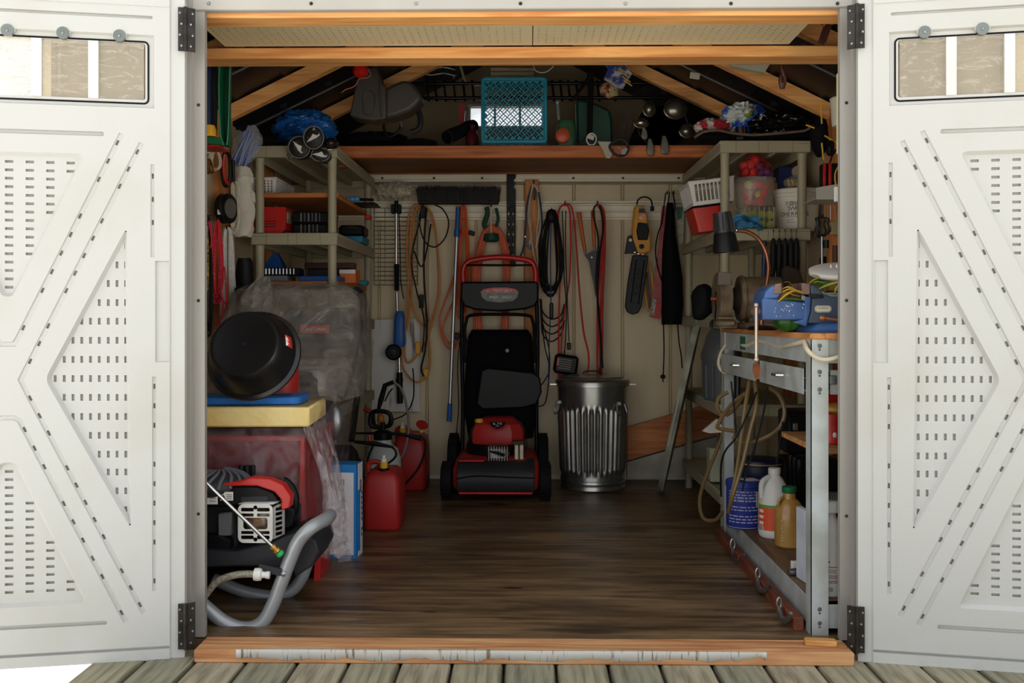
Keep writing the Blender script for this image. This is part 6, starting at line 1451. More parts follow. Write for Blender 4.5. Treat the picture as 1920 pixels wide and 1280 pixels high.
for z, w_ in ((.112, .7), (.06, .7), (.048, .35), (.038, .45)):
    b = MB(); R_ = .0895+.0665*z; b.tube([cb2+V((R_*math.sin(a), -R_*math.cos(a), z)) for a in [-.75+w_*i/8*1.0 for i in range(9)]], .0008, 4); b.build('print_line', m_print, t)
b = MB(); q = G(1449, 0, 4.62); b.box((q.x, 1.86, zS+.185), .085, .05, .37-.28+.02, bev=.003); b.build('yellow_box', M('box_yellow', (222, 172, 30), .55), label='yellow box standing behind the ball tub', cat='box')
b = MB(); b.box((q.x, 1.87, zS+.065), .1, .1, .13, bev=.003); b.build('dark_box', m_dgrey, label='dark box under the yellow box on the shelf', cat='box')
c = V((G(1490, 0, 4.5).x, 1.70, zS+.192)); t = thing('clear_bag', 'clear bag of yellow clips lying on the bucket lid', 'bag', c)
b = MB(); b.sphere(c+Z3*.03, .05, .05, .032, 16, 8); b.jitter(.006, 3, 30); b.build('bag_film', Film('clipbag', (220, 214, 190), .3, .12, .8, 40), t)
for i in range(7): b = MB(); a = rr.uniform(0, 6); b.cyl(c+V((-.03+.01*i, -.02, .012)), c+V((-.03+.01*i+.02*math.cos(a), -.03, .03+.012*math.sin(a))), .004, n=6); b.build('clip', m_yellow, t)
c = V((G(1488, 0, 4.6).x, 1.84, zS+.192)); t = thing('blue_box', 'blue box carrying a roll of tape', 'box', c); b = MB(); b.box(c+V((.0, .03, .06)), .13, .1, .12, bev=.004); b.build('box_body', M('navy_box', (26, 46, 110), .55), t)
b = MB(); b.lathe([(.012, -.008), (.026, -.008), (.026, .008), (.012, .008)], c+V((.02, -.03, .095)), -Y3, 20); b.build('tape_roll', M('tape_beige', (206, 188, 158), .6), t)
# blue gloves
c = G(1402, 416, 4.3); b = MB(); b.grid(lambda u, v: c+V(((u-.5)*.11, -.03+.02*math.sin(u*7+v*5), (v-.5)*.05-.02*(u-.35)))+noise.noise_vector(V((u*4, v*4, 1)))*.022, 18, 10)
b.build('blue_cloth', M('cloth_blue', (58, 130, 176), .7, var=.25, scale=25), label='crumpled blue cloth hanging over the shelf edge by the lamp', cat='cloth', solid=.003)
# row of black folded umbrellas on hooks
for i, x in enumerate((1449, 1460, 1471, 1482, 1492)):
    c = G(x, 436, 4.27); t = thing('folded_umbrella', 'black folded umbrella hooked on the shelf edge', 'umbrella', c-Z3*.2, 'black umbrellas hanging in a row')
    b = MB(); b.tube([c+V((0, -.01, -.025)), c+V((0, -.01, -.06)), c+V((0, -.008, -.14)), c+V((.004*(i-2), -.005, -.22))], [.006, .013, .014, .007], 10); b.build('canopy', m_blackcord, t)
    b = MB(); b.tube(smooth([c+V((0, -.01, -.03)), c+V((0, -.012, .0)), c+V((.003, -.004, .014)), c+V((.003, .012, .008))], 4), .0024, 6); b.build('hook_handle', m_chrome, t)
b = MB(); b.tube([G(1434, 445, 4.4), G(1432, 520, 4.4)], .01, 8); b.build('blue_rod', M('rod_navy', (34, 50, 96), .5), label='dark blue rod hanging beside the umbrellas', cat='rod')
c = G(1478, 505, 4.25); b = MB(); b.prism([(p.x, p.z) for p in gpts([(1469, 500), (1480, 498), (1500, 505), (1508, 530), (1510, 545), (1468, 545)], 4.2)], (V((0, 1.4, 0)), X3, Z3, -Y3), -.05); b.build('brown_bag', M('bag_brown', (78, 64, 52), .8, var=.2), label='brown rounded bag behind the vise jaws', cat='bag', bevel=.01)
# ---- workbench
wbn = thing('workbench', 'grey painted steel workbench with wooden top and two drawers', 'workbench', (1.02, .7, 0))
m_bench = M('bench_paint', (190, 198, 200), .45, .15, var=.14, rgb2=(164, 168, 162), scale=9, bump=.06)
m_btop = Wood('bench_top', (206, 140, 80), (150, 92, 48), 'y')
BX, BD, BW = .803, 1.29, .44; BY = .055
b = MB(); b.box((BX+BW/2-.004, BY+BD/2, .8485), BW, BD+.01, .017, bev=.003); b.build('top_board', m_btop, wbn)
for d, nm in ((0, 'f'), (BD-.05, 'r')):
    for a, sg in ((0, 1), (BW, -1)):
        y = BY+d+(0 if nm == 'f' else .05); b = MB()
        sy = 1 if nm == 'f' else -1
        wv = .05 if nm == 'f' else .038
        b.box((BX+a+sg*wv/2, y+sy*.0015, .42), wv, .003, .84); b.box((BX+a+sg*.0015, y+sy*wv/2, .42), .003, wv, .84)
        if nm == 'r': b.box((BX+a+sg*wv/2, y-.04, .42), wv, .003, .84)
        po = b.build('leg', m_bench, wbn)
        if a == 0 and nm == 'f':
            for (x, yy, r) in ((1537, 648, .0065), (1537, 697, .0065), (1537, 730, .0065), (1537, 1142, .006), (1537, 1168, .006)):
                q = G(x, yy, 2.853); hb = MB(); hb.lathe([(0, .002), (r*.5, .002), (r, .0005)], (q.x, BY-.0005, q.z), -Y3, 12); hb.lathe([(0, .002), (r*.4, .001), (r*.55, .0005)], (q.x, BY-.0005, q.z-.011), -Y3, 10); hb.build('slot_hole', M('keyhole_shade_grey', (104, 106, 106), .5, .3), po)  # darker grey discs paint the shade of the embossed keyholes
b = MB(); b.box((BX+.006, BY+BD/2, .807), .003, BD-.012, .07, bev=.0008); b.build('apron', m_bench, wbn)
b = MB(); b.box((BX+BW/2, BY+.007, .807), BW-.012, .003, .07, bev=.0008); b.build('apron', m_bench, wbn)
for (d0, d1, out) in ((.06, .60, 0.004), (.64, 1.25, .012)):
    b = MB(); y0, y1 = BY+d0, BY+d1; b.box((BX-out, (y0+y1)/2, .717), .004, y1-y0, .074, bev=.001); b.box((BX+.18, (y0+y1)/2, .69), .36, y1-y0-.02, .006); dr = b.build('drawer', m_bench, wbn)
    ym = (y0+y1)/2-.02; b = MB(); b.tube([(BX-out-.003, ym-.035, .722), (BX-out-.022, ym-.03, .722), (BX-out-.022, ym+.03, .722), (BX-out-.003, ym+.035, .722)], .005, 8); b.build('drawer_handle', m_chrome, dr)
b = MB(); b.box((BX+.05+.19, BY+.02, .717), .36, .004, .07, bev=.001); fd = b.build('drawer_end', m_bench, wbn)
c = G(1561, 712, 2.87); b = MB(); b.box((c.x, BY+.014, c.z), .022, .008, .026, bev=.002); b.build('latch_plate', m_steel, fd)
b = MB(); b.box((BX+.006, BY+BD/2, .058), .004, BD-.012, .08, bev=.001); b.build('lower_rail', m_bench, wbn)
b = MB(); b.box((BX+BW/2, BY+.007, .058), BW-.012, .004, .08, bev=.001); b.build('lower_rail', m_bench, wbn)
b = MB(); b.box((BX+BW/2, BY+BD/2, .093), BW-.01, BD-.01, .012); b.build('lower_shelf', Wood('bench_shelf', (122, 94, 64), (84, 62, 42), 'y', knots=False), wbn)
b = MB(); b.prism([(p.x, p.z) for p in gpts([(1385, 635), (1398, 635), (1398, 660), (1385, 660)], 3.75)], (V((BX-.004, 0, 0)), Y3, Z3, -X3), .001) if False else b.box((BX+.0035, BY+.92, .805), .001, .09, .05); b.build('green_sticker', M('sticker_green', (18, 92, 60), .5), wbn)
# cable tacked along the apron
b = MB(); b.tube(smooth(gpts([(1362, 645, 4.1), (1372, 636, 4.05), (1385, 643, 3.9), (1400, 648, 3.7), (1420, 640, 3.55), (1440, 642, 3.4), (1460, 650, 3.25), (1490, 645, 3.0), (1508, 640, 2.92)], 3.5), 6), .0065, 8); b.tube(smooth(gpts([(1508, 640, 2.9), (1514, 656, 2.845), (1530, 670, 2.84), (1550, 674, 2.84), (1575, 668, 2.84), (1600, 655, 2.84)], 2.9), 6), .0065, 8)
b.tube(smooth(gpts([(1362, 645, 4.1), (1352, 660, 4.1), (1347, 680, 4.1), (1352, 694, 4.1), (1362, 700, 4.1)], 4.1), 5), .006, 8); b.build('power_cable', M('cable_cream', (220, 206, 178), .55, var=.15), label='cream power cable tacked along the bench apron', cat='cable')
# ---- vise
vz = .857; vs2 = thing('bench_vise', 'large blue bench vise on the workbench', 'vise', (G(1510, 0, 3.05).x, .25, vz)); DV = 3.02
m_vise = M('vise_blue', (72, 112, 172), .42, .1, var=.18, rgb2=(50, 78, 128), scale=8, bump=.1, bscale=50)
def vpr(pts, D, dep, nm, mat, bev=.004, par=None): 
    b = MB(); b.prism([(p.x, p.z) for p in gpts(pts, D)], (V((0, D-2.8, 0)), X3, Z3, -Y3), -dep); return b.build(nm, mat, par or vs2, bevel=bev, seg=2)
mj = vpr([(1429, 562), (1432, 558), (1510, 566), (1513, 600), (1430, 600)], DV, .13, 'movable_slide', m_vise)
vpr([(1432, 560), (1436, 546), (1446, 537), (1455, 534), (1466, 534), (1466, 550), (1458, 560)], DV, .15, 'movable_jaw', m_vise)
vpr([(1453, 533), (1466, 530), (1466, 551), (1450, 551)], DV-.004, .16, 'jaw_plate', M('jaw_rust', (150, 128, 116), .5, .4, rgb2=(110, 84, 70), scale=30), .002)
vpr([(1518, 534), (1530, 536), (1545, 550), (1560, 556), (1640, 556), (1640, 606), (1514, 606), (1520, 585), (1522, 566)], DV, .15, 'fixed_body', M('vise_dark', (78, 92, 112), .45, .1, var=.15), .005)
vpr([(1510, 556), (1522, 556), (1520, 584), (1513, 612), (1486, 604), (1508, 598)], DV-.006, .02, 'body_flange', m_vise)
vpr([(1503, 530), (1519, 532), (1519, 552), (1504, 552)], DV-.004, .16, 'jaw_plate', _mats['jaw_rust'], .002)
vpr([(1516, 550), (1543, 552), (1545, 558), (1518, 560)], DV-.006, .02, 'slide_bar', m_darksteel, .002)
vpr([(1503, 552), (1515, 556), (1516, 564), (1503, 564)], DV-.002, .1, 'jaw_screw_block', m_steel, .002)
b = MB(); c = G(1590, 612, 3.1); b.lathe([(.125, 0), (.128, .008), (.12, .016), (.11, .026), (.1, .03), (0, .032)], (G(1570, 0, 3.1).x, .30, vz), Z3, 32); b.build('swivel_base', m_vise, vs2)
fr = camframe(G(1543, 579, DV-.001)); b = MB(); b.prism(rrect(.05, .021, .0102, 5), fr, .002); pl_ = b.build('name_plate', M('plate_cream', (226, 220, 200), .5), vs2)
text('MASTERCRAFT', (fr[0]-Y3*.0021+Z3*.002, fr[1], fr[2], fr[3]), .0045, m_print, vs2, .032)
b = MB(); b.tube([fr[0]+V((x, -.002, z)) for x, z in rrect(.045, .017, .008, 5)], .0006, 4, closed=True); b.build('plate_border', m_print, pl_)
b = MB(); c0, c1 = G(1541, 596, 3.0), G(1575, 600, 2.99); b.cyl(c0, c1, .0045, n=8); b.lathe([(0, -.008), (.008, -.006), (.009, .0), (.008, .008), (0, .01)], c0, (c1-c0), 10); b.build('lock_lever', M('copper_lever', (176, 116, 76), .4, .6), vs2)
b = MB(); b.cyl(G(1434, 583, 3.08), G(1408, 585, 3.08), .010, n=10); b.build('screw', m_steel, vs2)
b = MB(); b.lathe([(.0, -.012), (.014, -.01), (.0155, 0), (.014, .01), (0, .012)], G(1418, 584, 3.06), X3, 14); b.build('screw_head', M('head_rust', (146, 118, 106), .5, .5), vs2)
b = MB(); a, c = G(1418, 572, 3.04), G(1418, 674, 3.04); b.cyl(a, c, .0052, n=10); b.sphere(a, .0085, n=10, m=6); b.sphere(c, .0085, n=10, m=6); b.build('tommy_bar', M('bar_steel', (206, 188, 172), .3, .7), vs2)
for i in range(26):
    rr2 = random.Random(i+40); q = G(rr2.uniform(1450, 1512), rr2.uniform(566, 594), DV-.0008); b = MB() if i == 0 else b
    b.prism(circ(rr2.uniform(.0006, .0016), 6, 0, 0, rr2.uniform(.0006, .003)), camframe(q), .0006)
b.build('paint_specks', m_printw, vs2, kind='stuff')
b = MB(); b.prism([(p.x, p.z) for p in gpts([(1413, 682), (1420, 679), (1426, 690), (1424, 708), (1418, 712), (1412, 696)], 3.35)], (V((0, .55, 0)), X3, Z3, -Y3), -.008); b.build('rusty_tag', M('rust_tag', (176, 98, 52), .8, var=.3, scale=30), label='rusty hanging tag below the vise bar', cat='tag')
# ---- corn, husks, melon, bucket
m_husk = M('husk_yellow', (226, 190, 70), .65, rgb2=(186, 144, 40), scale=20, stretch=(1, 1, .3)); m_leaf = M('corn_green', (96, 142, 48), .6, rgb2=(58, 104, 30), scale=22); m_pale = M('corn_pale', (186, 200, 96), .6, rgb2=(128, 160, 60), scale=18)
def leaf(pts, D, w, mat, name, parent, dd=0):
    P = smooth([G(p[0], p[1], D+dd*i) for i, p in enumerate(pts)], 5); b = MB(); k = len(P)
    b.tube(P, [max(.001, w*math.sin(PI*min(1, (i+.6)/k))**.6) for i in range(k)], 7, flat=.35); return b.build(name, mat, parent)
t = thing('corn_husks', 'yellow and green corn husks held in the vise jaws', 'corn', G(1485, 560, 3.05))
for i, q in enumerate(([(1458, 566), (1475, 552), (1490, 545), (1506, 548)], [(1466, 548), (1480, 542), (1495, 546), (1508, 550)], [(1466, 542), (1478, 538), (1490, 543), (1502, 549)], [(1460, 560), (1474, 548), (1488, 553), (1506, 556)], [(1469, 530), (1477, 528), (1484, 533), (1488, 541)])): leaf(q, 3.0+.012*i, (.010, .008, .008, .007, .002)[i], m_husk, 'husk', t)
for i, q in enumerate(([(1456, 566), (1470, 560), (1488, 560), (1506, 563)], [(1458, 562), (1475, 564), (1490, 566), (1503, 565)])): leaf(q, 3.02+.03*i, .013, m_leaf, 'green_leaf', t)
t = thing('corn_tassel', 'yellow corn tassel poking out behind the vise screw', 'corn', G(1420, 565, 3.15))
for q in ([(1419, 572), (1424, 560), (1432, 550)], [(1415, 562), (1424, 556), (1434, 552)], [(1417, 551), (1426, 552), (1434, 550)], [(1424, 565), (1430, 556), (1436, 548)]): leaf(q, 3.2, .0045, m_husk, 'strand', t)
t = thing('green_melon', 'dark green squash lying under the vise slide', 'squash', (G(1482, 0, 3.1).x, .3, vz)); c = V((G(1483, 0, 3.1).x, .32, vz+.033)); b = MB()
b.grid(lambda u, v: c+V((.048*math.sin(PI*v)*math.cos(2*PI*u)*(1+.04*math.cos(20*PI*u)), .05*math.sin(PI*v)*math.sin(2*PI*u)*(1+.04*math.cos(20*PI*u)), .033*math.cos(PI*v))), 40, 12, closed_u=True)
b.build('squash_body', M('squash_green', (66, 118, 38), .4, rgb2=(30, 74, 22), scale=14), t)
bk = V((G(1592, 0, 3.34).x, .545, vz+.001)); t = thing('corn_bucket', 'white bucket heaped with green corn under its lid', 'bucket', bk)
b = MB(); b.lathe([(.09, .0), (.095, .004), (.105, .118), (.110, .12), (.110, .128), (.1, .128), (.088, .01)], bk, Z3, 32); b.build('bucket_body', M('bucket_mint', (206, 216, 200), .5), t)
lc = G(1560, 510, 3.15); lax = V((-.08, -.25, .95)).normalized(); b = MB(); b.lathe([(0, -.004), (.085, -.006), (.09, .0), (.09, .010), (.082, .013), (0, .012)], lc+V((.02, 0, 0)), lax, 28); b.build('lid', m_white, t)
for dx in (-.012, .006): b = MB(); b.cyl(lc+V((dx, -.03, .012)), lc+V((dx, -.03, .022)), .003, n=6); b.build('lid_clip', m_white, t)
for i, (q, w, mm, D_) in enumerate((([(1522, 528), (1545, 522), (1570, 522), (1600, 530)], .018, m_leaf, 3.12), ([(1535, 542), (1552, 535), (1572, 530), (1600, 530)], .016, m_pale, 3.08), ([(1527, 535), (1545, 530), (1565, 534)], .014, m_leaf, 3.1), ([(1516, 533), (1525, 525), (1538, 520)], .006, m_husk, 3.1), ([(1517, 517), (1527, 516), (1536, 519)], .005, m_husk, 3.1), ([(1565, 550), (1568, 540), (1575, 532)], .008, m_pale, 3.06), ([(1545, 548), (1560, 546), (1575, 548)], .01, m_leaf, 3.1), ([(1524, 530), (1535, 528), (1548, 533)], .007, m_pale, 3.09))):
    ct = thing('corn_cob', ('husked corn cob with dark green leaves in the bucket', 'pale green corn cob lying on the bucket rim', 'small green cob under the dark leaves', 'yellow husk tip drooping from the bucket', 'short yellow husk under the bucket lid', 'upright pale leaf at the bucket rim', 'flat green leaf along the bucket rim', 'pale husk strip beside the green cob')[i], 'corn', G(q[0][0], q[0][1], D_), 'corn heaped in the bucket')
    leaf(q, D_, w, mm, 'husk', ct)
# ---- bench grinder
gx = G(1400, 0, 3.88); gr = thing('bench_grinder', 'old grey bench grinder with wheel guard on the bench end', 'grinder', (gx.x+.06, 1.08, vz)); m_gr = M('grinder_paint', (132, 116, 90), .5, .2, var=.3, rgb2=(86, 72, 56), scale=16, bump=.2, bscale=40)
gc = G(1400, 560, 3.92); gy = gc.y; gz = gc.z
b = MB(); b.cyl((G(1384, 0, 3.92).x, gy, gz), (G(1460, 0, 3.92).x, gy, gz), .086, n=28); b.lathe([(.09, -.006), (.092, 0), (.09, .006)], (G(1390, 0, 3.92).x, gy, gz), X3, 28); b.build('motor', m_gr, gr)
b = MB(); b.lathe([(.034, -.03), (.036, .0), (.055, .02), (.074, .034)], (G(1372, 0, 3.92).x, gy, gz), X3, 24); b.build('bearing_housing', M('grinder_dark', (74, 64, 54), .5, .3), gr)
xg_ = G(1352, 0, 3.92).x
b = MB(); b.lathe([(.03, -.02), (.098, -.02), (.104, -.014), (.104, .026), (.03, .026)], (xg_, gy, gz), X3, 32, a0=-1.2, a1=PI+.9); b.build('wheel_guard', m_gr, gr)
b = MB(); b.lathe([(0, -.012), (.08, -.012), (.08, .012), (0, .012)], (xg_, gy, gz), X3, 28); b.build('grinding_wheel', M('stone_grey', (112, 112, 106), .85, var=.15, scale=60), gr)
b = MB(); b.lathe([(0, -.04), (.008, -.04), (.008, -.02), (.024, -.018), (.026, -.012), (0, -.012)], (xg_, gy, gz), X3, 14); b.build('spindle_nut', M('nut_copper', (170, 96, 60), .4, .6), gr)
b = MB(); b.box((xg_, gy-.07, gz-.075), .06, .05, .01, bev=.002); b.build('tool_rest', m_gr, gr)
b = MB(); b.box((xg_+.01, gy-.02, gz-.095), .07, .12, .03, bev=.01); b.build('guard_base', m_gr, gr)
b = MB(); b.box((G(1425, 0, 3.92).x, gy, vz+.012), .15, .15, .024, bev=.005); b.box((G(1425, 0, 3.92).x, gy, vz+.03), .1, .1, .03, bev=.005); b.build('base', m_gr, gr)
b = MB(); b.box((xg_-.005, gy-.10, gz+.075), .05, .008, .05, bev=.002, rot=Matrix.Rotation(.4, 3, 'X')); b.build('eye_shield', M('shield_grey', (120, 112, 104), .4), gr)
# black cloth hanging behind the grinder
c = G(1318, 570, 4.15); b = MB(); b.sphere(c, .05, .06, .075, 18, 12); b.jitter(.02, 6, 14); b.build('black_cloth', m_ap, label='bunched black cloth behind the grinder', cat='cloth')
# dark drill press like column under it
t = thing('shop_vacuum', 'dark grey shop vacuum standing between shelf and bench', 'vacuum', (G(1318, 0, 4.3).x, 1.5, 0)); c = V((.855, 1.64, 0))
m_vac = M('vacuum_grey', (84, 86, 90), .5, var=.1); b = MB(); b.lathe([(.10, .537), (.108, .55), (.112, .70), (.118, .72), (.118, .74), (.1, .78), (.085, .82), (.06, .85), (0, .86)], c, Z3, 28, sx=.75); b.build('vacuum_tank', m_vac, t)
for i in range(5): a = 3.6+i*.45; b = MB(); b.cyl(c+V((.083*math.cos(a), .112*math.sin(a), .55)), c+V((.085*math.cos(a), .114*math.sin(a), .69)), .006, n=6); b.build('tank_rib', m_vac, t)
b = MB(); b.tube(smooth([c+V((-.05, -.03, .855)), c+V((-.04, -.03, .885)), c+V((.04, -.03, .885)), c+V((.05, -.03, .855))], 4), .008, 8); b.build('carry_handle', m_black, t)
# ---- gooseneck lamp
t = thing('gooseneck_lamp', 'gooseneck lamp with black shade and copper flexible neck', 'lamp', (G(1428, 0, 3.62).x, .82, vz)); DL = 3.55
b = MB(); c = G(1358, 437, DL); tl = V((-.10, 0, 1)).normalized()
b.lathe([(.030, .07), (.032, .073), (.036, .005), (.037, 0)], c, tl, 28); b.lathe([(.0, .0735), (.030, .073)], c, tl, 28); b.build('shade_top', M('lamp_black', (36, 34, 34), .35, var=.1), t)
for i in range(14):
    a = 2*PI*i/14; d = V((math.cos(a), math.sin(a), 0)); b = MB(); b.cyl(c+d*.0365+tl*.006, c+d*.031+tl*.068, .0022, n=5); b.build('shade_fin', m_dgrey, t)
b = MB(); b.lathe([(.036, 0), (.038, -.004), (.046, -.058), (.0465, -.068), (.044, -.068), (.036, -.006)], c, tl, 28); b.build('shade_bell', m_black, t)
P = smooth(gpts([(1381, 432), (1402, 435), (1422, 448), (1436, 472), (1441, 500), (1438, 530), (1430, 565), (1428, 600)], DL), 8); P.append(V((P[-1].x, P[-1].y, vz+.012)))
b = MB(); b.tube(P, [.0078 if i % 2 else .0066 for i in range(len(P))], 10); b.build('flexible_neck', M('copper_neck', (150, 92, 62), .3, .75), t)
b = MB(); b.sphere(G(1381, 432, DL-.01), .007); b.build('neck_joint', m_chrome, t)
b = MB(); b.lathe([(.05, 0), (.052, .004), (.045, .012), (.012, .018), (0, .018)], (P[-1].x, P[-1].y, vz), Z3, 20); b.build('lamp_base', m_black, t)
# ---- lower shelf of the bench
zb_ = .100
def SH(px, py): D = .807*FPX/(py-592); return V((G(px, 0, D).x, D-2.8, zb_))
c = SH(1402, 992); c.y += .066; t = thing('blue_tub', 'blue lidded tub covered in white print', 'tub', c)
b = MB(); b.lathe([(.064, 0), (.067, .004), (.067, .155), (.070, .158), (.070, .176), (.066, .18), (0, .181)], c, Z3, 32); b.build('tub_body', M('tub_blue', (44, 60, 150), .45, var=.1), t)
b = MB(); b.lathe([(.064, -.004), (.068, .003)], c+Z3*.004, Z3, 32); b.build('base_rim', m_printw, t)
rr = random.Random(12)
for j in range(11):
    z = .14-.0115*j; a = -1.15
    if j in (4, 7): continue
    while a < .75:
        w = rr.uniform(.12, .4); b = MB() if True else b
        b.grid(lambda u, v: c+V((.0676*math.sin(a+w*u), -.0676*math.cos(a+w*u), z+.0042*v*(1.4 if j in (2, 3) else 1))), 4, 1); b.build('print_line', M('print_pale', (176, 180, 210), .6), t, sharp=0)
        a += w+.07
fr = (c+V((.067*math.sin(.75), -.067*math.cos(.75), .115))+V((.001, -.001, 0)), V((math.cos(.75), math.sin(.75), 0)), Z3, V((math.sin(.75), -math.cos(.75), 0)))
b = MB(); b.prism([(-.02, -.028), (.02, -.028), (.02, .028), (-.02, .028)], fr, .001); b.build('white_label', m_printw, t); text('A', (fr[0]+fr[3]*.001, fr[1], fr[2], fr[3]), .02, m_print, t)
b = MB(); b.box(c+V((.02, -.01, .1815)), .06, .06, .001, rot=Matrix.Rotation(.3, 3, 'Z')); b.build('lid_label', m_printw, t)
c = SH(1462, 1010); c.y += .058; c.x -= .005; t = thing('bleach_jug', 'white plastic jug with orange label and moulded handle', 'jug', c); m_jug = M('jug_white', (226, 226, 220), .4, var=.04)
b = MB(); b.lathe([(.05, 0), (.056, .006), (.058, .02), (.058, .125), (.055, .15), (.045, .185), (.03, .212), (.021, .222), (.02, .228), (.0225, .23), (.0225, .25), (.019, .252), (0, .252)], c, Z3, 30); b.build('jug_body', m_jug, t)
b = MB(); b.tube(smooth([c+V((-.05, -.02, .145)), c+V((-.052, -.022, .18)), c+V((-.046, -.02, .205)), c+V((-.02, -.008, .218))], 5), .011, 10); b.build('jug_handle', m_jug, t)
def band(c, R, z0, z1, a0, a1, mat, nm, t, n=14): b = MB(); b.grid(lambda u, v: c+V((R*math.sin(a0+(a1-a0)*u), -R*math.cos(a0+(a1-a0)*u), z0+(z1-z0)*v)), n, 1); return b.build(nm, mat, t, sharp=0)
band(c, .0586, .03, .122, -1.5, 1.5, M('label_orange2', (226, 84, 36), .5, var=.05), 'orange_label', t); band(c, .0589, .112, .122, -1.5, 1.5, M('label_green', (92, 160, 60), .5, var=.05), 'green_band', t)
for z in (.093, .072, .05): band(c, .059, z, z+.011, -1.35, -.95, m_printw, 'label_text', t, 4)
b = band(c, .059, .028, .045, -1.4, -.95, m_printw, 'barcode_panel', t, 4)
for i in range(7): band(c, .0592, .029, .044, -1.37+.055*i, -1.34+.055*i, m_print, 'barcode_bar', t, 1)
c = SH(1487, 1028); c.y += .05; t = thing('amber_jug', 'amber cider jug with green cap and small loop handle', 'jug', c); m_amb = M('cider_amber', (186, 146, 80), .25, rgb2=(160, 118, 56), scale=6, coat=.3)
b = MB(); b.lathe([(.044, 0), (.05, .006), (.051, .02), (.051, .115), (.047, .14), (.033, .16), (.023, .168), (.021, .19), (0, .19)], c, Z3, 30); b.build('jug_body', m_amb, t)
b = MB(); b.tube(smooth([c+V((-.04, -.02, .14)), c+V((-.043, -.022, .158)), c+V((-.032, -.018, .172)), c+V((-.02, -.01, .168))], 5), .0055, 8); b.build('jug_handle', m_amb, t)
b = MB(); b.lathe([(.024, .188), (.0255, .19), (.0255, .208), (.023, .21), (0, .21)], c, Z3, 24); b.build('cap', M('cap_green', (16, 110, 62), .5), t)
for i in range(9): q = c+V((-.052*.62+.001*math.sin(i*2), -.052*.785, .028+.0085*i)); b = MB(); b.sphere(q, .006+.002*math.sin(i*1.7), .002, .004, 8, 5); b.build('embossed_letter', M('emboss_pale', (206, 180, 128), .4), t)
c = SH(1532, 1035); c.y += .05; c.x += .02; t = thing('spray_bottle', 'red trigger spray bottle behind the bench leg', 'bottle', c)
b = MB(); b.lathe([(.033, 0), (.036, .006), (.036, .12), (.033, .15), (.03, .18), (.016, .21), (.014, .225), (0, .225)], c, Z3, 22); b.build('bottle_body', M('bottle_red', (232, 66, 44), .4), t)
b = MB(); b.lathe([(.016, .22), (.017, .245), (.008, .25)], c, Z3, 14); b.tube(smooth([c+V((.01, 0, .262)), c+V((-.02, 0, .266)), c+V((-.042, 0, .252))], 4), [.016, .016, .015, .014, .013, .012, .01, .009, .006], 8); b.build('trigger_head', M('trigger_grey', (186, 186, 184), .4), t)
b = MB(); q = SH(1530, 1098); b.box((q.x-.012, q.y+.05, zb_+.11), .018, .13, .22, bev=.002, rot=Matrix.Rotation(.12, 3, 'Z')); tt = b.build('flat_carton', M('carton_grey_white', (206, 212, 220), .6, rgb2=(180, 186, 198), scale=9), label='flat pale carton standing on edge behind the bench leg', cat='carton')
c = SH(1561, 1117); c.y += .034; c.x += .003; t = thing('cleaner_bottle', 'white cleaner bottle with spray cap and red striped label', 'bottle', c)
b = MB(); b.lathe([(.03, 0), (.033, .006), (.033, .10), (.030, .125), (.032, .145), (.028, .165), (.031, .185), (.027, .205), (.021, .22), (.017, .228), (.017, .245), (0, .245)], c, Z3, 24); b.build('bottle_body', m_white, t)
b = MB(); b.lathe([(.018, .238), (.03, .241), (.031, .25), (.028, .258), (.029, .27), (.02, .276), (0, .277)], c, Z3, 20); b.build('cap', m_white, t)
for i in range(6): b = MB(); b.box(c+V((-.018+.007*i, -.01, .285)), .003, .03, .016, rot=Matrix.Rotation(.3, 3, 'X')); b.build('brush_fin', m_grey, t)
for z, mm, w in ((.098, m_red, .5), (.085, m_red, 1.4), (.06, _mats['print_grey'], 1.4), (.054, m_red, 1.4), (.045, _mats['print_grey'], 1.4), (.04, _mats['print_grey'], 1.4)): band(c, .0334, z, z+(.005 if w < 1 else .002), -.8, -.8+w, mm, 'label_stripe', t, 8)
for i in range(6): band(c, .0334, .015, .028, -.55+.09*i, -.51+.09*i, m_print, 'barcode_bar', t, 1)
band(c, .0334, .068, .08, -.5, .25, M('panel_beige', (206, 200, 186), .6), 'label_panel', t, 6)
c = SH(1425, 958); c.y = 1.205; c.x = .925; t = thing('navy_bucket', 'navy bucket with yellow latch line behind the blue tub', 'bucket', c)
b = MB(); b.lathe([(.075, 0), (.082, .01), (.088, .215), (.092, .218), (.092, .235), (.085, .24), (0, .241)], c, Z3, 28); b.build('bucket_body', M('bucket_navy', (26, 32, 58), .4), t)
b = MB(); b.lathe([(.0925, .222), (.0925, .226)], c, Z3, 28); b.build('latch_line', M('latch_yellow', (190, 150, 60), .5), t)
for i in range(3):
    c = SH(1484+8*i, 975+6*i); b = MB(); b.lathe([(.014, 0), (.0155, .004), (.0155, .2), (.02, .22), (.02, .255), (.017, .262), (0, .262)], c, Z3, 14); b.build('flashlight', m_black, label='black flashlight tube standing behind the white jug', cat='flashlight', group='flashlights behind the jug')
t = thing('tool_chest', 'dark toolbox with chrome catches deep under the bench', 'toolbox', (G(1440, 0, 4.05).x, 1.27, zb_)); c = V((1.125, 1.22, zb_+.0))
b = MB(); b.box(c+V((.0, .03, .345)), .2, .16, .17, bev=.01); b.box(c+V((.0, .03, .12)), .2, .16, .24, bev=.004); b.build('chest_body', m_black, t)
for dx in (-.08, -.04, .0, .05): b = MB(); b.box(c+V((dx+.01, -.055, .35+.02*math.sin(dx*60))), .02, .012, .03, bev=.003); b.build('catch', m_steel, t)
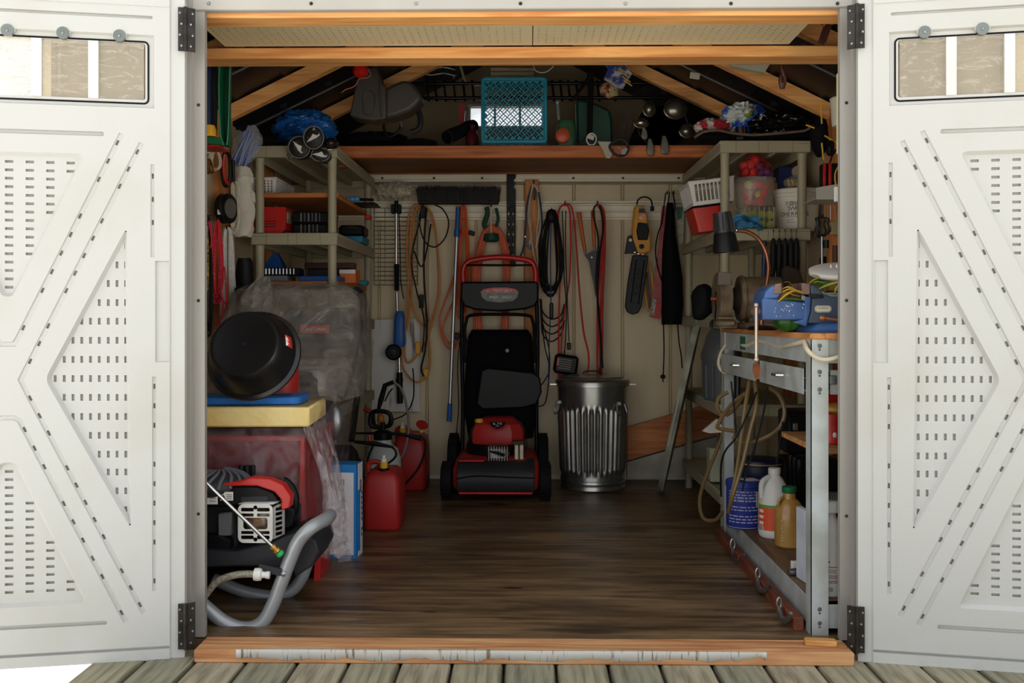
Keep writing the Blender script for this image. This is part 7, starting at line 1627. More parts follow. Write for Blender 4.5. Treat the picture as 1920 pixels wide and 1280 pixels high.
b = MB(); q = SH(1496, 1078); b.tube([q+V((-.03, .0, .012)), q+V((.01, .01, .013)), q+V((.05, .02, .012))], [.010, .0125, .008], 10); b.build('steel_spike', m_steel, label='short steel bar lying on the bench shelf', cat='bar')
b = MB(); b.box(q+V((.02, .08, .014)), .04, .02, .028, bev=.002); b.build('plastic_block', m_white, label='small white block beside the steel bar', cat='block')
# half shelf with red can
b = MB(); a = G(1478, 815, 3.3); b.box((a.x+.19, .38, a.z-.008), .38, .42, .018, bev=.002); b.build('half_shelf', Wood('half_shelf_wood', (206, 158, 96), (156, 100, 54), 'x'), label='thin wooden shelf board fixed inside the bench', cat='shelf')
zc = a.z+.001; c = V((G(1566, 0, 3.05).x, .27, zc)); t = thing('red_can', 'red paint can with worn label on the half shelf', 'can', c)
b = MB(); b.lathe([(.034, 0), (.036, .002), (.036, .088), (.037, .092), (.033, .093), (.033, .088), (0, .087)], c, Z3, 24); b.build('can_body', M('can_red', (206, 44, 34), .35, var=.2, scale=20), t)
b = MB(); b.sphere(c+V((-.005, -.035, .03)), .007, .002, .009, 8, 5); b.build('worn_spot', m_printw, t)
b = MB(); b.sphere(c+V((.02, .02, .105)), .04, .03, .02, 14, 8); b.jitter(.006, 2, 20); b.build('orange_bag', M('bag_amber', (206, 150, 60), .4), label='amber bag stuffed above the red can', cat='bag')
b = MB(); b.cyl(c+V((-.02, .08, .13)), c+V((.06, .08, .135)), .016, n=12); b.build('red_handle_tool', m_red, label='red tool handle lying above the red can', cat='tool')
# hoses under the bench
m_hose = M('tan_hose', (128, 106, 68), .4, var=.12)
cords('air_hose', 'tan air hose coiled under the bench drawers', 'hose', [[(1405, 715, 3.65), (1398, 760, 3.6), (1390, 820, 3.6), (1382, 880, 3.6), (1370, 940, 3.6)], [(1416, 715, 3.6), (1418, 760, 3.55), (1406, 810, 3.55), (1392, 870, 3.55), (1374, 930, 3.55), (1366, 960, 3.6)], [(1440, 725, 3.6), (1460, 740, 3.6), (1471, 770, 3.6), (1462, 800, 3.6), (1435, 820, 3.6), (1400, 830, 3.65), (1375, 820, 3.7)], [(1400, 735, 3.75), (1375, 755, 3.8), (1355, 780, 3.85), (1345, 800, 3.85), (1360, 805, 3.8), (1385, 808, 3.75)], [(1395, 740, 3.7), (1378, 765, 3.8), (1362, 778, 3.85)], [(1360, 800, 4.2), (1345, 840, 4.2), (1325, 890, 4.2), (1312, 935, 4.15), (1318, 970, 4.1), (1340, 975, 4.05), (1355, 960, 4.0)], [(1365, 735, 3.9), (1348, 745, 3.9), (1345, 765, 3.9), (1352, 775, 3.9)]], .0078, m_hose, 3.6)
cords('power_cable', 'thin black cables drooping under the bench drawers', 'cable', [[(1371, 715, 3.6), (1376, 760, 3.6), (1380, 811, 3.6)], [(1440, 725, 3.5), (1430, 780, 3.5), (1415, 840, 3.5), (1400, 880, 3.5), (1392, 920, 3.5)], [(1418, 735, 3.55), (1400, 780, 3.5), (1380, 820, 3.5), (1360, 845, 3.5), (1352, 875, 3.6), (1352, 930, 3.7)], [(1468, 790, 3.5), (1462, 830, 3.5), (1456, 870, 3.5)]], .0036, m_blackcord, 3.55)
t = thing('caulking_gun', 'white paper cone and tools behind the rear bench leg', 'paper', G(1340, 820, 4.3)); b = MB(); b.prism([(p.x, p.z) for p in gpts([(1317, 808), (1345, 785), (1362, 810), (1330, 812)], 4.25)], (V((0, 1.45, 0)), X3, Z3, -Y3), -.02); b.build('paper_fold', m_whitec, t)
b = MB(); q = G(1340, 870, 4.5); b.box((q.x+.02, 1.72, .24), .09, .08, .15, bev=.004); b.build('pale_box', M('box_pale_green', (176, 176, 150), .6), label='pale box standing behind the rear bench leg', cat='box')
# skids and hooks along the bench foot
for i, (d0, d1) in enumerate(((.04, .35), (.36, .78), (.80, 1.26))):
    b = MB(); b.box((BX-.024, BY+(d0+d1)/2, .019), .03, d1-d0, .038, bev=.002); b.build('skid_block', Wood('skid_red_wood', (132, 68, 40), (92, 44, 26), 'y', knots=False), label=('red-brown wood block by the front bench leg', 'red-brown wood block under the middle of the bench rail', 'red-brown wood block by the rear bench leg')[i], cat='block', group='wood blocks along the bench')
for i, (x, y, D_) in enumerate(((1374, 1020, 3.85), (1421, 1075, 3.42), (1461, 1130, 3.1))):
    D_ -= .0; t = thing('chain_hook', 'steel hook with chain link on the wood blocks', 'hook', G(x, y+35, D_-.03), 'chain hooks along the bench'); D_ -= .11
    b = MB(); b.tube([G(x+4*math.cos(a), y+10*math.sin(a), D_) for a in [2*PI*j/12 for j in range(12)]], .0036, 6, closed=True); b.build('link', m_steel, t)
    b = MB(); b.tube(smooth(gpts([(x, y+8, D_), (x+1, y+22, D_-.02), (x+7, y+32, D_-.06), (x+17, y+29, D_-.10), (x+22, y+19, D_-.12)], D_), 5), [.0055+.004*math.sin(PI*j/20) for j in range(21)], 8); b.build('hook_body', m_steel, t)
b = MB(); q = G(1538, 1206, 2.76); b.box((q.x, q.y, .012), .085, .03, .016, bev=.003, rot=Matrix.Rotation(-.14, 3, 'Z')); b.build('wood_shim', Wood('shim_wood', (222, 168, 96), (176, 116, 56), 'x', knots=False), label='small split pine shim lying on the threshold', cat='shim')
# ---- right wall: bracket shelf, red charger, tools
t = thing('wall_shelf', 'small grey metal shelf on the right wall', 'shelf', G(1550, 375, 3.95)); b = MB(); b.prism([(p.x, p.z) for p in gpts([(1530, 352), (1620, 336), (1620, 374), (1530, 374)], 3.95)], (V((0, 1.15, 0)), X3, Z3, -Y3), .003); b.build('shelf_lip', M('shelf_grey', (196, 196, 186), .5), t)
b = MB(); a = G(1530, 372, 3.95); b.box((a.x+.09, 1.25, a.z), .18, .2, .004); b.build('shelf_plate', _mats['shelf_grey'], t)
t = thing('red_charger', 'red and black handheld meter on the wall shelf', 'meter', G(1560, 355, 3.98)); c = G(1562, 330, 3.98); b = MB(); b.box(c+V((0, .03, 0)), .08, .05, .105, bev=.006); b.build('meter_body', m_black, t)
for dx in (-.034, -.012): b = MB(); b.box(c+V((dx, .0, 0)), .012, .01, .105, bev=.003); b.build('red_edge', m_red, t)
b = MB(); b.tube(smooth(gpts([(1572, 312), (1566, 325), (1567, 345), (1574, 355)], 3.94), 4), .003, 6); b.build('yellow_lead', m_yellow, t)
b = MB(); b.tube(gpts([(1556, 305), (1560, 292), (1568, 280)], 3.97), .004, 6); b.build('probe', m_black, t)
c = G(1566, 428, 4.16); t = thing('wooden_float', 'round tan wooden float hanging on the right wall', 'float', c-Z3*.03); b = MB(); b.lathe([(0, .03), (.02, .026), (.029, 0), (.02, -.026), (0, -.03)], c, Z3, 18); b.build('float_ball', M('float_tan', (196, 178, 128), .5), t)
b = MB(); b.tube([c+Z3*.028, c+V((.006, .02, .09)), V((1.27, 1.39, c.z+.1))], .002, 5); b.build('hanging_string', m_cream, t)
hank('wire_coil', 'dark wire coil hanging below the wall shelf', 1541, 408, 445, 34, 4.05, 5, .003, m_darksteel, 21, cat='wire', wtop=.8)
for i, (x, y0_, y1_, mm, lab) in enumerate(((1541, 440, 500, m_steel, 'thin steel rod hanging under the wire coil'), (1557, 385, 412, m_steel, 'small chain hanging above the tan float'), (1549, 450, 465, m_black, 'small black clip hanging on the right wall'), (1566, 460, 495, M('leather_brown', (92, 60, 40), .7), 'brown leather strip hanging on the right wall'))):
    b = MB(); b.cyl(G(x, y0_, 4.05), G(x, y1_, 4.05), (.005, .0025, .012, .012)[i], n=8); b.build('hanging_rod', mm, label=lab, cat='tool')
b = MB(); b.box(G(1560, 492, 4.24), .10, .03, .05, bev=.006); b.build('black_socket_box', m_black, label='small black box on the wall above the bucket lid', cat='box')
t = thing('cream_roll', 'cream rolled blind fixed along the right jamb', 'roll', G(1580, 290, 2.9)); b = MB(); b.cyl(G(1584, 288, 2.893), G(1584, 138, 2.893), .023, n=16); b.build('roll_body', M('roll_cream', (226, 216, 160), .6), t)
t = thing('pale_bucket', 'pale plastic pail hanging by the right jamb', 'pail', G(1572, 237, 3.5)); b = MB(); c = G(1580, 237, 3.5); b.lathe([(.034, 0), (.036, .003), (.042, .09), (.045, .095), (.04, .1), (0, .1)], c, Z3, 20); b.build('pail_body', M('pail_pale', (196, 196, 178), .5), t)
b = MB(); b.lathe([(0, .01), (.014, .008), (.016, 0)], c+V((.0, -.045, .085)), -Y3, 12); b.build('pail_button', M('pail_cream', (226, 222, 196), .5), t)
for i, (a, c) in enumerate((((1539, 190), (1541, 232)), ((1511, 234), (1527, 240)), ((1546, 254), (1572, 270)), ((1541, 268), (1544, 300)))):
    b = MB(); b.cyl(G(*a, 4.0), G(*c, 4.0), .0035, n=6); b.build('yellow_stick', m_yellow, label=('upright yellow stick on the right rafter', 'short yellow stick above the right shelving', 'slanting yellow stick beside the cream roll', 'yellow stick above the red meter')[i], cat='stick')
b = MB(); c = G(1537, 258, 4.05); b.sphere(c, .04, .04, .08, 14, 10); b.jitter(.01, 4, 20); b.build('black_bundle', m_ap, label='black strap bundle hanging at the right eave', cat='bundle')
b = MB(); b.box(G(1557, 278, 4.0), .03, .03, .06, bev=.008); b.build('black_pouch', m_black, label='small black pouch above the red meter', cat='pouch')
b = MB(); b.prism([(p.x, p.z) for p in gpts([(1567, 350), (1600, 350), (1600, 377), (1567, 377)], 2.885)], (V((0, .085, 0)), X3, Z3, -Y3), -.016); b.build('white_sign', m_white, label='white card edge beside the right jamb', cat='card')
# ================================================================== LOFT SHELF AND RAFTER SPACE
lf = thing('loft_shelf', 'wide wooden loft shelf spanning the two shelving units', 'shelf', (0, 2.25, 1.66)); DLf = 4.79
xa_, xb_ = G(634, 0, DLf).x, G(1351, 0, DLf).x; zl0, zl1 = G(0, 298, DLf).z, G(0, 275, DLf).z
b = MB(); b.box(((xa_+xb_)/2, DLf-2.8+.019, (zl0+zl1)/2), xb_-xa_, .038, zl1-zl0, bev=.003); b.build('front_beam', Wood('loft_beam', (206, 122, 66), (162, 84, 40), 'x'), lf)
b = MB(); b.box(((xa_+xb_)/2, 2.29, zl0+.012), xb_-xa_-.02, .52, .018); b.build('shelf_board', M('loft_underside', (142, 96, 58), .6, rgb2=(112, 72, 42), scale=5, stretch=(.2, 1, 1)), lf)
b = MB(); b.box(((xa_+xb_)/2, 2.53, (zl0+zl1)/2), xb_-xa_-.02, .038, zl1-zl0, bev=.003); b.build('rear_beam', _mats['loft_beam'], lf)
b = MB(); c = G(641, 306, 4.75); b.box((c.x, 1.99, c.z), .04, .05, .035, bev=.002); b.build('end_block', _mats['loft_beam'], lf)
zT = zl1; zF = zl0+.022       # beam top, board top
# ---- turquoise crate
ct = thing('milk_crate', 'turquoise lattice milk crate standing on its side on the loft', 'crate', (G(964, 0, 4.75).x, 2.1, zT)); m_tq = M('turquoise_plastic', (32, 140, 166), .45, var=.08)
a, c = G(902, 274, 4.74), G(1026, 152, 4.74); W_ = c.x-a.x; H_ = W_*1.0; cx, cz = (a.x+c.x)/2, zT+.002+H_/2; fr = camframe(V((cx, 4.74-2.8, cz))); hi_ = W_/2-.016
s_ = .0236; holes = []
for i in range(-14, 15):
    for j in range(-14, 15):
        o = ((i+.5)*s_, (j+.5)*s_); ca = math.sqrt(.5)
        for k in (-1, 1):
            if (i+j) % 2: q = [(-.0098, k*.0056-.0042), (.0098, k*.0056-.0042), (.0098, k*.0056+.0042), (-.0098, k*.0056+.0042)]
            else: q = [(k*.0056-.0042, -.0098), (k*.0056+.0042, -.0098), (k*.0056+.0042, .0098), (k*.0056-.0042, .0098)]
            P = [((o[0]+x)*ca-(o[1]+y)*ca, (o[0]+x)*ca+(o[1]+y)*ca) for x, y in q]
            if all(abs(x) < hi_ and abs(y) < hi_ for x, y in P): holes.append((P, None, 0, ()))
b = MB(); b.sheet([(-hi_-.004, -hi_-.004), (hi_+.004, -hi_-.004), (hi_+.004, hi_+.004), (-hi_-.004, hi_+.004)], fr, -.006, holes); b.build('lattice_base', m_tq, ct, sharp=0, solid=.006)
fo, fi = rrect(W_, H_, .018, 4), rrect(2*hi_, 2*hi_, .006, 4)
b = MB(); b.sheet(fo, fr, 0, [(fi, None, 0, ())]); b.build('frame', m_tq, ct, sharp=30, solid=.014)
for k, (u, v, o) in enumerate((((0, 1, 0), (0, 0, 1), V((cx+W_/2-.004, 1.945, cz-H_/2))), ((0, 1, 0), (0, 0, 1), V((cx-W_/2+.004, 1.945, cz-H_/2))), ((1, 0, 0), (0, 1, 0), V((cx-W_/2, 1.945, cz-H_/2+.004))), ((1, 0, 0), (0, 1, 0), V((cx-W_/2, 1.945, cz+H_/2-.004))))):
    fr2 = (o, V(u), V(v), V(u).cross(V(v))); dx, dy = (.26, H_) if k < 2 else (W_, .26)
    hs = [([(x0, y0), (x0+.03, y0), (x0+.03, y0+.03), (x0, y0+.03)], None, 0, ()) for x0 in [.04+.045*i for i in range(int((dx-.07)/.045))] for y0 in [.04+.045*i for i in range(int((dy-.07)/.045))]]
    b = MB(); b.sheet([(0, 0), (dx, 0), (dx, dy), (0, dy)], fr2, 0, hs); b.build('crate_side', m_tq, ct, sharp=0, solid=.006)
# ---- hood hanging from the rafter
t = thing('mower_hood', 'dark grey moulded plastic hood hanging under the rafters', 'hood', G(720, 225, 4.5)); m_hood = M('hood_brown_grey', (72, 66, 60), .5, var=.15, scale=6, bump=.05); DH = 4.45
b = MB(); b.prism([(p.x, p.z) for p in gpts([(672, 132), (706, 124), (712, 140), (714, 150), (718, 158), (724, 161), (724, 222), (700, 226), (672, 222), (655, 216), (662, 180), (668, 150)], DH)], (V((0, DH-2.8, 0)), X3, Z3, -Y3), -.12); b.build('hood_neck', m_hood, t, bevel=.014, seg=3)
b = MB(); b.prism([(p.x, p.z) for p in gpts([(720, 166), (738, 156), (756, 149), (772, 153), (784, 168), (793, 182), (782, 196), (768, 208), (745, 217), (720, 222)], DH+.02)], (V((0, DH+.02-2.8, 0)), X3, Z3, -Y3), -.14); b.build('hood_shell', m_hood, t, bevel=.018, seg=3)
b = MB(); b.tube([G(p[0], p[1], DH-.002) for p in [(684, 174), (690, 171), (698, 172), (703, 180), (703, 205), (699, 215), (688, 216), (682, 212), (681, 190)]], .004, 6, closed=True); b.build('panel_ridge', m_hood, t)
b = MB(); b.tube(smooth(gpts([(712, 150), (712, 180), (716, 220)], DH-.003), 4), .005, 6); b.build('fold_ridge', m_hood, t)
for x_, y_ in ((744, 199), (769, 190)): b = MB(); b.sphere(G(x_, y_, DH+.01), .004); b.build('rivet', m_steel, t)
c = G(676, 132, 4.3); t = thing('red_lamp', 'red round marker lamp with wire under the beam', 'lamp', c); b = MB(); b.lathe([(0, -.03), (.022, -.026), (.034, -.006), (.034, .01), (.02, .03)], c, -Y3+Z3*.3, 18); b.build('lens', M('lens_red', (206, 34, 30), .3), t)
b = MB(); b.tube(smooth(gpts([(690, 128), (695, 140), (688, 146), (674, 148), (668, 158), (660, 164), (648, 168), (640, 174)], 4.3), 5), .0018, 5); b.build('wire', M('wire_pink', (200, 130, 100), .5), t)
# ---- black bed-frame rails across the gable
t = thing('metal_bedstead', 'black slatted metal bedstead stored across the rafters', 'frame', (0, 2.35, 2.05)); DF = 5.1
for y in (157, 184): b = MB(); b.cyl(G(770, y, DF), G(1242, y-1, DF), .009, n=10); b.build('long_rail', M('frame_black', (26, 25, 25), .25, .5), t)
for i, x in enumerate((800, 815, 832, 850, 868, 885, 1035, 1050, 1065, 1080, 1120, 1150)):
    b = MB(); b.bar(G(x, 150, DF+.02), G(x+4, 190, DF+.02), .004, .012, up=X3); b.build('slat', _mats['frame_black'], t)
t = thing('wrapped_pack', 'black pack wrapped in shiny clear film above the frame', 'pack', G(822, 150, 5.0)); c = G(823, 134, 5.0); b = MB(); b.box(c, .17, .1, .07, bev=.015); b.jitter(.006, 2, 20); b.build('pack_body', m_black, t)
for z in (-.024, .006): b = MB(); b.tube(smooth([c+V((-.085, -.055, z)), c+V((-.03, -.06, z-.008)), c+V((.03, -.058, z)), c+V((.085, -.055, z-.012))], 4), .003, 5); b.build('film_crease', Film('crease_film', (230, 230, 228), .6, .1, .8, 60), t)
b = MB(); b.bar(G(862, 120, 5.1), G(872, 152, 5.1), .03, .012, up=X3); b.build('grey_lath', M('lath_grey', (150, 140, 116), .7), label='grey lath leaning above the black frame', cat='lath')
# ---- leaf blower tube, red paddle, bottle, tool bag, clamp loop
t = thing('blower_tube', 'black blower tube lying open end forward on the loft', 'tube', G(850, 274, 4.85)); a, c = G(838, 258, 4.82), G(886, 236, 5.0); d = (c-a).normalized()
b = MB(); b.lathe([(.031, .0), (.033, 0), (.035, .03), (.033, .1), (.03, .16), (.036, .18), (.03, .24), (.028, .24), (.029, .02), (.031, 0)], a, d, 24); b.build('tube_body', M('tube_black', (24, 24, 26), .22), t)
b = MB(); b.tube([a+(d.orthogonal().normalized()*math.cos(q)+d.cross(d.orthogonal().normalized())*math.sin(q))*.032 for q in [2*PI*i/24 for i in range(24)]], .0022, 6, closed=True); b.build('rim', m_dgrey, t)
t = thing('red_bottle', 'dark red bottle standing beside the crate', 'bottle', (G(884, 0, 4.9).x, 2.1, zF)); c = V((G(885, 0, 4.9).x, 2.12, zF)); b = MB(); b.lathe([(.028, 0), (.032, .01), (.032, .10), (.02, .13), (.012, .14), (.012, .16), (0, .16)], c, Z3, 18); b.build('bottle_body', M('bottle_maroon', (86, 24, 28), .35), t)
t = thing('red_paddle', 'red paddle standing behind the blower tube', 'paddle', (G(866, 0, 5.2).x, 2.4, zF)); b = MB(); b.prism([(p.x, p.z) for p in gpts([(862, 236), (860, 210), (862, 198), (866, 193), (871, 198), (872, 236)], 5.2)], (V((0, 2.4, 0)), X3, Z3, -Y3), .012); b.build('paddle_blade', m_dred, t)
t = thing('steel_shears', 'open steel scissors leaning above the blower tube', 'scissors', G(873, 232, 5.15)); 
for x1_ in (870, 878): b = MB(); b.bar(G(872, 203, 5.15), G(x1_, 232, 5.15), .008, .003); b.build('blade', m_chrome, t)
t = thing('tool_bag', 'black tool bag with upright handle on the loft shelf', 'bag', (G(790, 0, 4.95).x, 2.15, zF)); c = G(785, 262, 4.95); rings = [[V((c.x+x, 2.17+y, z)) for x, y in rrect(w, d_, .04, 4)] for w, d_, z in ((.2, .2, zF), (.21, .2, zF+.05), (.18, .16, zF+.085), (.08, .1, zF+.095))]
b = MB(); b.loft(rings); b.jitter(.006, 3, 15); b.build('bag_body', m_ap, t)
b = MB(); b.tube(smooth(gpts([(770, 248), (786, 240), (788, 220), (782, 205), (774, 200)], 4.9), 5), .014, 8); b.build('bag_handle', m_dgrey, t)
t = thing('pipe_clamp', 'black strap wrench loop with red valve on the loft', 'wrench', G(740, 258, 4.85)); b = MB(); b.tube(smooth(gpts([(722, 222), (720, 242), (730, 256), (748, 246), (752, 232)], 4.85), 5), .007, 8); b.build('strap', m_black, t)
b = MB(); b.sphere(G(751, 220, 4.84), .012, .012, .014, 10, 6); b.build('red_knob', m_red, t)
b = MB(); b.cyl(G(751, 226, 4.84), G(753, 238, 4.84), .008, n=10); b.build('valve_stem', m_steel, t)
# ---- green hedge trimmer and dark green case
t = thing('hedge_trimmer', 'green garden tool body with orange round cap on the loft', 'trimmer', (G(1062, 0, 4.85).x, 2.1, zF)); m_sg = M('tool_green', (66, 112, 78), .45, var=.12); c = V((G(1062, 0, 4.87).x, 2.13, zF))
b = MB(); b.loft([[c+V((x*k, y*k, z)) for x, y in rrect(.095, .09, .025, 4)] for k, z in ((.85, 0), (1, .02), (1.02, .10), (.95, .15), (.8, .175), (.55, .185))]); b.build('tool_body', m_sg, t)
b = MB(); b.lathe([(0, .016), (.024, .016), (.034, .01), (.036, -.01), (0, -.01)], G(1055, 254, 4.79), -Y3, 22); b.build('orange_cap', M('cap_orange', (196, 78, 44), .45), t)
b = MB(); b.tube(gpts([(1045, 188), (1046, 200), (1048, 225)], 4.83), [.011, .010, .008], 10); b.build('grey_lever', m_grey, t)
b = MB(); b.lathe([(0, .004), (.008, .003), (.0095, -.002)], G(1045, 191, 4.815), -Y3, 12); b.build('lever_bolt', m_steel, t)
b = MB(); b.prism([(p.x, p.z) for p in gpts([(1080, 186), (1098, 187), (1124, 196), (1144, 206), (1148, 225), (1150, 276), (1082, 276)], 4.98)], (V((0, 4.98-2.8, 0)), X3, Z3, -Y3), -.10); b.build('green_case', M('case_dark_green', (18, 70, 54), .5), label='dark green rounded case behind the tripod', cat='case', bevel=.012)
t = thing('camera_tripod', 'folded black tripod leaning on the loft beside the crate', 'tripod', G(1100, 274, 4.82))
for a, c in (((1106, 148), (1102, 262)), ((1104, 146), (1072, 190)), ((1110, 148), (1108, 250))): b = MB(); b.tube(gpts([a, c], 4.84), [.010, .007], 8); b.build('tripod_leg', m_black, t)
b = MB(); b.box(G(1106, 143, 4.84), .03, .03, .04, bev=.008); b.build('tripod_head', m_black, t)
b = MB(); b.tube(smooth(gpts([(1098, 255), (1092, 266), (1078, 273)], 4.82), 3), .006, 6); b.build('foot_brace', m_dgrey, t)
t = thing('tape_roll', 'white ring of tape with paper tag at the tripod foot', 'tape', G(1109, 273, 4.8)); b = MB(); b.tube([G(1109+9*math.cos(q), 261+11*math.sin(q), 4.8) for q in [2*PI*i/20 for i in range(20)]], .0032, 6, closed=True); b.build('ring', m_white, t)
b = MB(); b.box(G(1108, 257, 4.805), .03, .004, .022, rot=Matrix.Rotation(.3, 3, 'Y')); b.build('paper_tag', M('tag_cream', (206, 200, 176), .6), t)
# ---- golf clubs
bg_ = thing('golf_bag', 'black golf bag lying with its mouth toward the door', 'golf bag', G(1245, 285, 4.85)); c = G(1243, 238, 4.9)
b = MB(); b.lathe([(.12, .0), (.125, .004), (.125, .03), (.118, .2), (.115, .5), (.0, .5)], c+V((0, 0, .005)), Y3, 28, sx=1.0, sy=.85, ref=X3); b.lathe([(.12, 0), (.112, .004), (.105, .1), (0, .12)], c+V((0, 0, .005)), Y3, 28, sx=1.0, sy=.85, ref=X3); b.build('bag_body', m_ap, bg_)
b = MB(); b.tube([c+V((.122*math.cos(q), -.002, .104*math.sin(q)+.005)) for q in [2*PI*i/30 for i in range(30)]], .007, 8, closed=True); b.build('bag_collar', m_black, bg_)
m_club = M('club_chrome', (170, 166, 156), .26, .95, var=.15)
clubs = [('driver', 1266, 205, 22, 20, 'large chrome golf driver head in the bag mouth'), ('wood', 1217, 205, 12, 15, 'tall bronze golf wood head in the bag mouth'), ('wood', 1202, 231, 14, 10, 'slanted chrome golf wood head beside the racket'), ('wood', 1287, 246, 14, 13, 'round chrome golf wood head beside the red cloth'), ('iron', 1208, 250, 7, 12, 'small chrome golf iron head below the wood heads'), ('iron', 1219, 276, 8, 17, 'chrome golf iron blade hanging over the loft beam'), ('iron', 1246, 272, 9, 18, 'dark chrome golf iron blade hanging beside another')]
for i, (kd, x, y, rx, ry, lab) in enumerate(clubs):
    D_ = 4.72+.008*i; c = G(x, y, D_); t = thing('golf_club', lab, 'golf club', c, 'golf clubs in the bag'); b = MB()
    if kd == 'iron':
        P = [(-.5, 1), (.3, 1), (.9, .2), (1, -.6), (.5, -1), (-.4, -.9), (-.9, -.3)]; b.prism([(S(rx, D_)*u, S(ry, D_)*v) for u, v in P], camframe(c), -.014); b.build('club_head', m_club, t, bevel=.004, seg=2)
    else:
        b.sphere(c, S(rx, D_), .035, S(ry, D_), 20, 12); b.build('club_head', M('club_grey', (128, 122, 112), .28, .85, var=.2, scale=12) if i != 2 else m_club, t)
        b = MB(); b.tube([c+V((S(rx, D_)*.98*math.cos(q), -.01, S(ry, D_)*.9*math.sin(q))) for q in [PI+i_*PI/10 for i_ in range(11)]], .0035, 6); b.build('sole_edge', m_club, t)
    b = MB(); b.cyl(c+V((0, .008, 0)), V((G(1243, 238, 4.9).x+(c.x-G(1243, 238, 4.9).x)*.6, 2.45, G(1243, 238, 4.9).z+(c.z-G(1243, 238, 4.9).z)*.3)), .005, n=8); b.build('shaft', m_steel, t)
t = thing('golf_putter', 'mallet putter head with open ring hanging over the loft beam', 'golf putter', G(1160, 292, 4.74)); b = MB(); b.tube(smooth([G(x, y, 4.745) for x, y in [(1143, 276), (1150, 266), (1162, 260), (1174, 266), (1178, 280), (1170, 291), (1155, 291)]], 4, True), .006, 8, closed=True); b.build('putter_ring', m_dgrey, t)
b = MB(); b.prism([(p.x, p.z) for p in gpts([(1164, 282), (1172, 278), (1177, 280), (1172, 290), (1164, 290)], 4.745)], (V((0, 1.945, 0)), X3, Z3, -Y3), .012); b.bar(G(1158, 276, 4.744), G(1164, 280, 4.744), .004, .004); b.build('putter_sole', m_steel, t)
t = thing('grey_putter', 'pale grey blade shaped tool hanging over the loft beam', 'tool', G(1138, 296, 4.75)); b = MB(); b.prism([(p.x, p.z) for p in gpts([(1120, 265), (1150, 266), (1146, 272), (1148, 292), (1142, 298), (1136, 296), (1130, 282)], 4.755)], (V((0, 1.955, 0)), X3, Z3, -Y3), .006); b.build('blade', M('pale_grey', (186, 180, 158), .5), t, bevel=.002)
t = thing('badminton_racket', 'steel framed racket edge standing beside the golf bag', 'racket', G(1172, 262, 4.85)); b = MB()
for k in (0, 5): b = MB(); b.tube(smooth(gpts([(1188-k, 204), (1178-k, 215), (1172-k, 235), (1168-k, 258)], 4.85), 5), .0032, 6); b.tube(smooth(gpts([(1184, 222+k), (1180, 240), (1176, 256)], 4.85), 4), .0025, 6); b.build('frame_arc', m_steel, t)
# ---- bags and cases on the right unit
def crumple(name, label, cat, px, py, rx, ry, D, dy, mat, seed, amp=.25, nn=(36, 20), flatz=None, mats=None):
    c = G(px, py, D); hx, hz = S(rx, D), S(ry, D)
    def f(u, v):
        t_ = PI*v; a = 2*PI*u; d = V((math.sin(t_)*math.cos(a), math.sin(t_)*math.sin(a), math.cos(t_)))
        r = 1+amp*(1-2.2*abs(noise.noise(d*2.1+V((seed, 1, 2)))))+amp*.6*(1-2.2*abs(noise.noise(d*5+V((2, seed, 2)))))
        z = d.z*hz*r
        return c+V((d.x*hx*r, d.y*dy*r, max(z, -flatz) if flatz else z))
    b = MB(); b.grid(f, nn[0]*2, nn[1]*2, closed_u=True); return b.build(name, mat, label=label, cat=cat, sharp=45)
crumple('chip_bag', 'crumpled blue and white plastic bag on the right shelving', 'bag', 1393, 222, 32, 22, 4.5, .07, M('bag_blue_white', (36, 92, 190), .3, rgb2=(206, 212, 208), scale=9, lo=.44, hi=.5), 3, .3)
crumple('green_wrapper', 'small green and white wrapper on the blue bag', 'wrapper', 1402, 212, 8, 9, 4.42, .03, M('wrap_green', (120, 140, 60), .5, rgb2=(220, 220, 206), scale=20, lo=.44, hi=.5), 5, .3, (18, 10))
crumple('garbage_bag', 'shiny black plastic bag slumped on the right shelving', 'bag', 1463, 232, 44, 17, 4.42, .07, M('bag_black_shiny', (22, 22, 23), .16, var=.2, bump=.6, bscale=30), 7, .28, (44, 24))
t = thing('soft_case', 'long black soft case with turned brown hem on the right shelving', 'case', G(1415, 268, 4.38)); rings = []
for j in range(9):
    f = j/8; x = 1312+206*f; top_ = 244+8*math.sin(f*PI)-4*f; c = G(x, (top_+268)/2, 4.4); h = S((268-top_)/2, 4.4)
    rings.append([c+V((0, .07*math.cos(q)+.03, max(h*math.sin(q), zr[0]+.002-c.z) if True else 0)) for q in [2*PI*i/12 for i in range(12)]])
b = MB(); b.loft(rings); b.build('case_body', m_ap, t)
b = MB(); b.tube(smooth(gpts([(1302, 258), (1318, 248), (1345, 244), (1375, 250), (1410, 253), (1445, 251), (1480, 248), (1508, 245), (1520, 238)], 4.33), 5), .006, 6); b.build('hem', M('hem_brown', (120, 100, 84), .7, var=.3, scale=20), t)
b = MB(); b.box(G(1387, 259, 4.318), .03, .006, .014, bev=.002); b.build('buckle', m_dgrey, t)
crumple('red_cloth', 'red and white striped cloth beside the golf bag', 'cloth', 1335, 238, 26, 12, 4.5, .06, M('cloth_red_white', (186, 40, 50), .8, rgb2=(206, 196, 186), scale=16, lo=.47, hi=.5), 9, .25, (28, 14))
c = G(1389, 245, 4.36); t = thing('tin_can', 'shiny tin can lying open on the soft case', 'can', c); b = MB(); b.lathe([(.022, -.014), (.026, -.014), (.026, .014), (.022, .014)], c, Z3, 20); b.build('can_body', m_chrome, t)
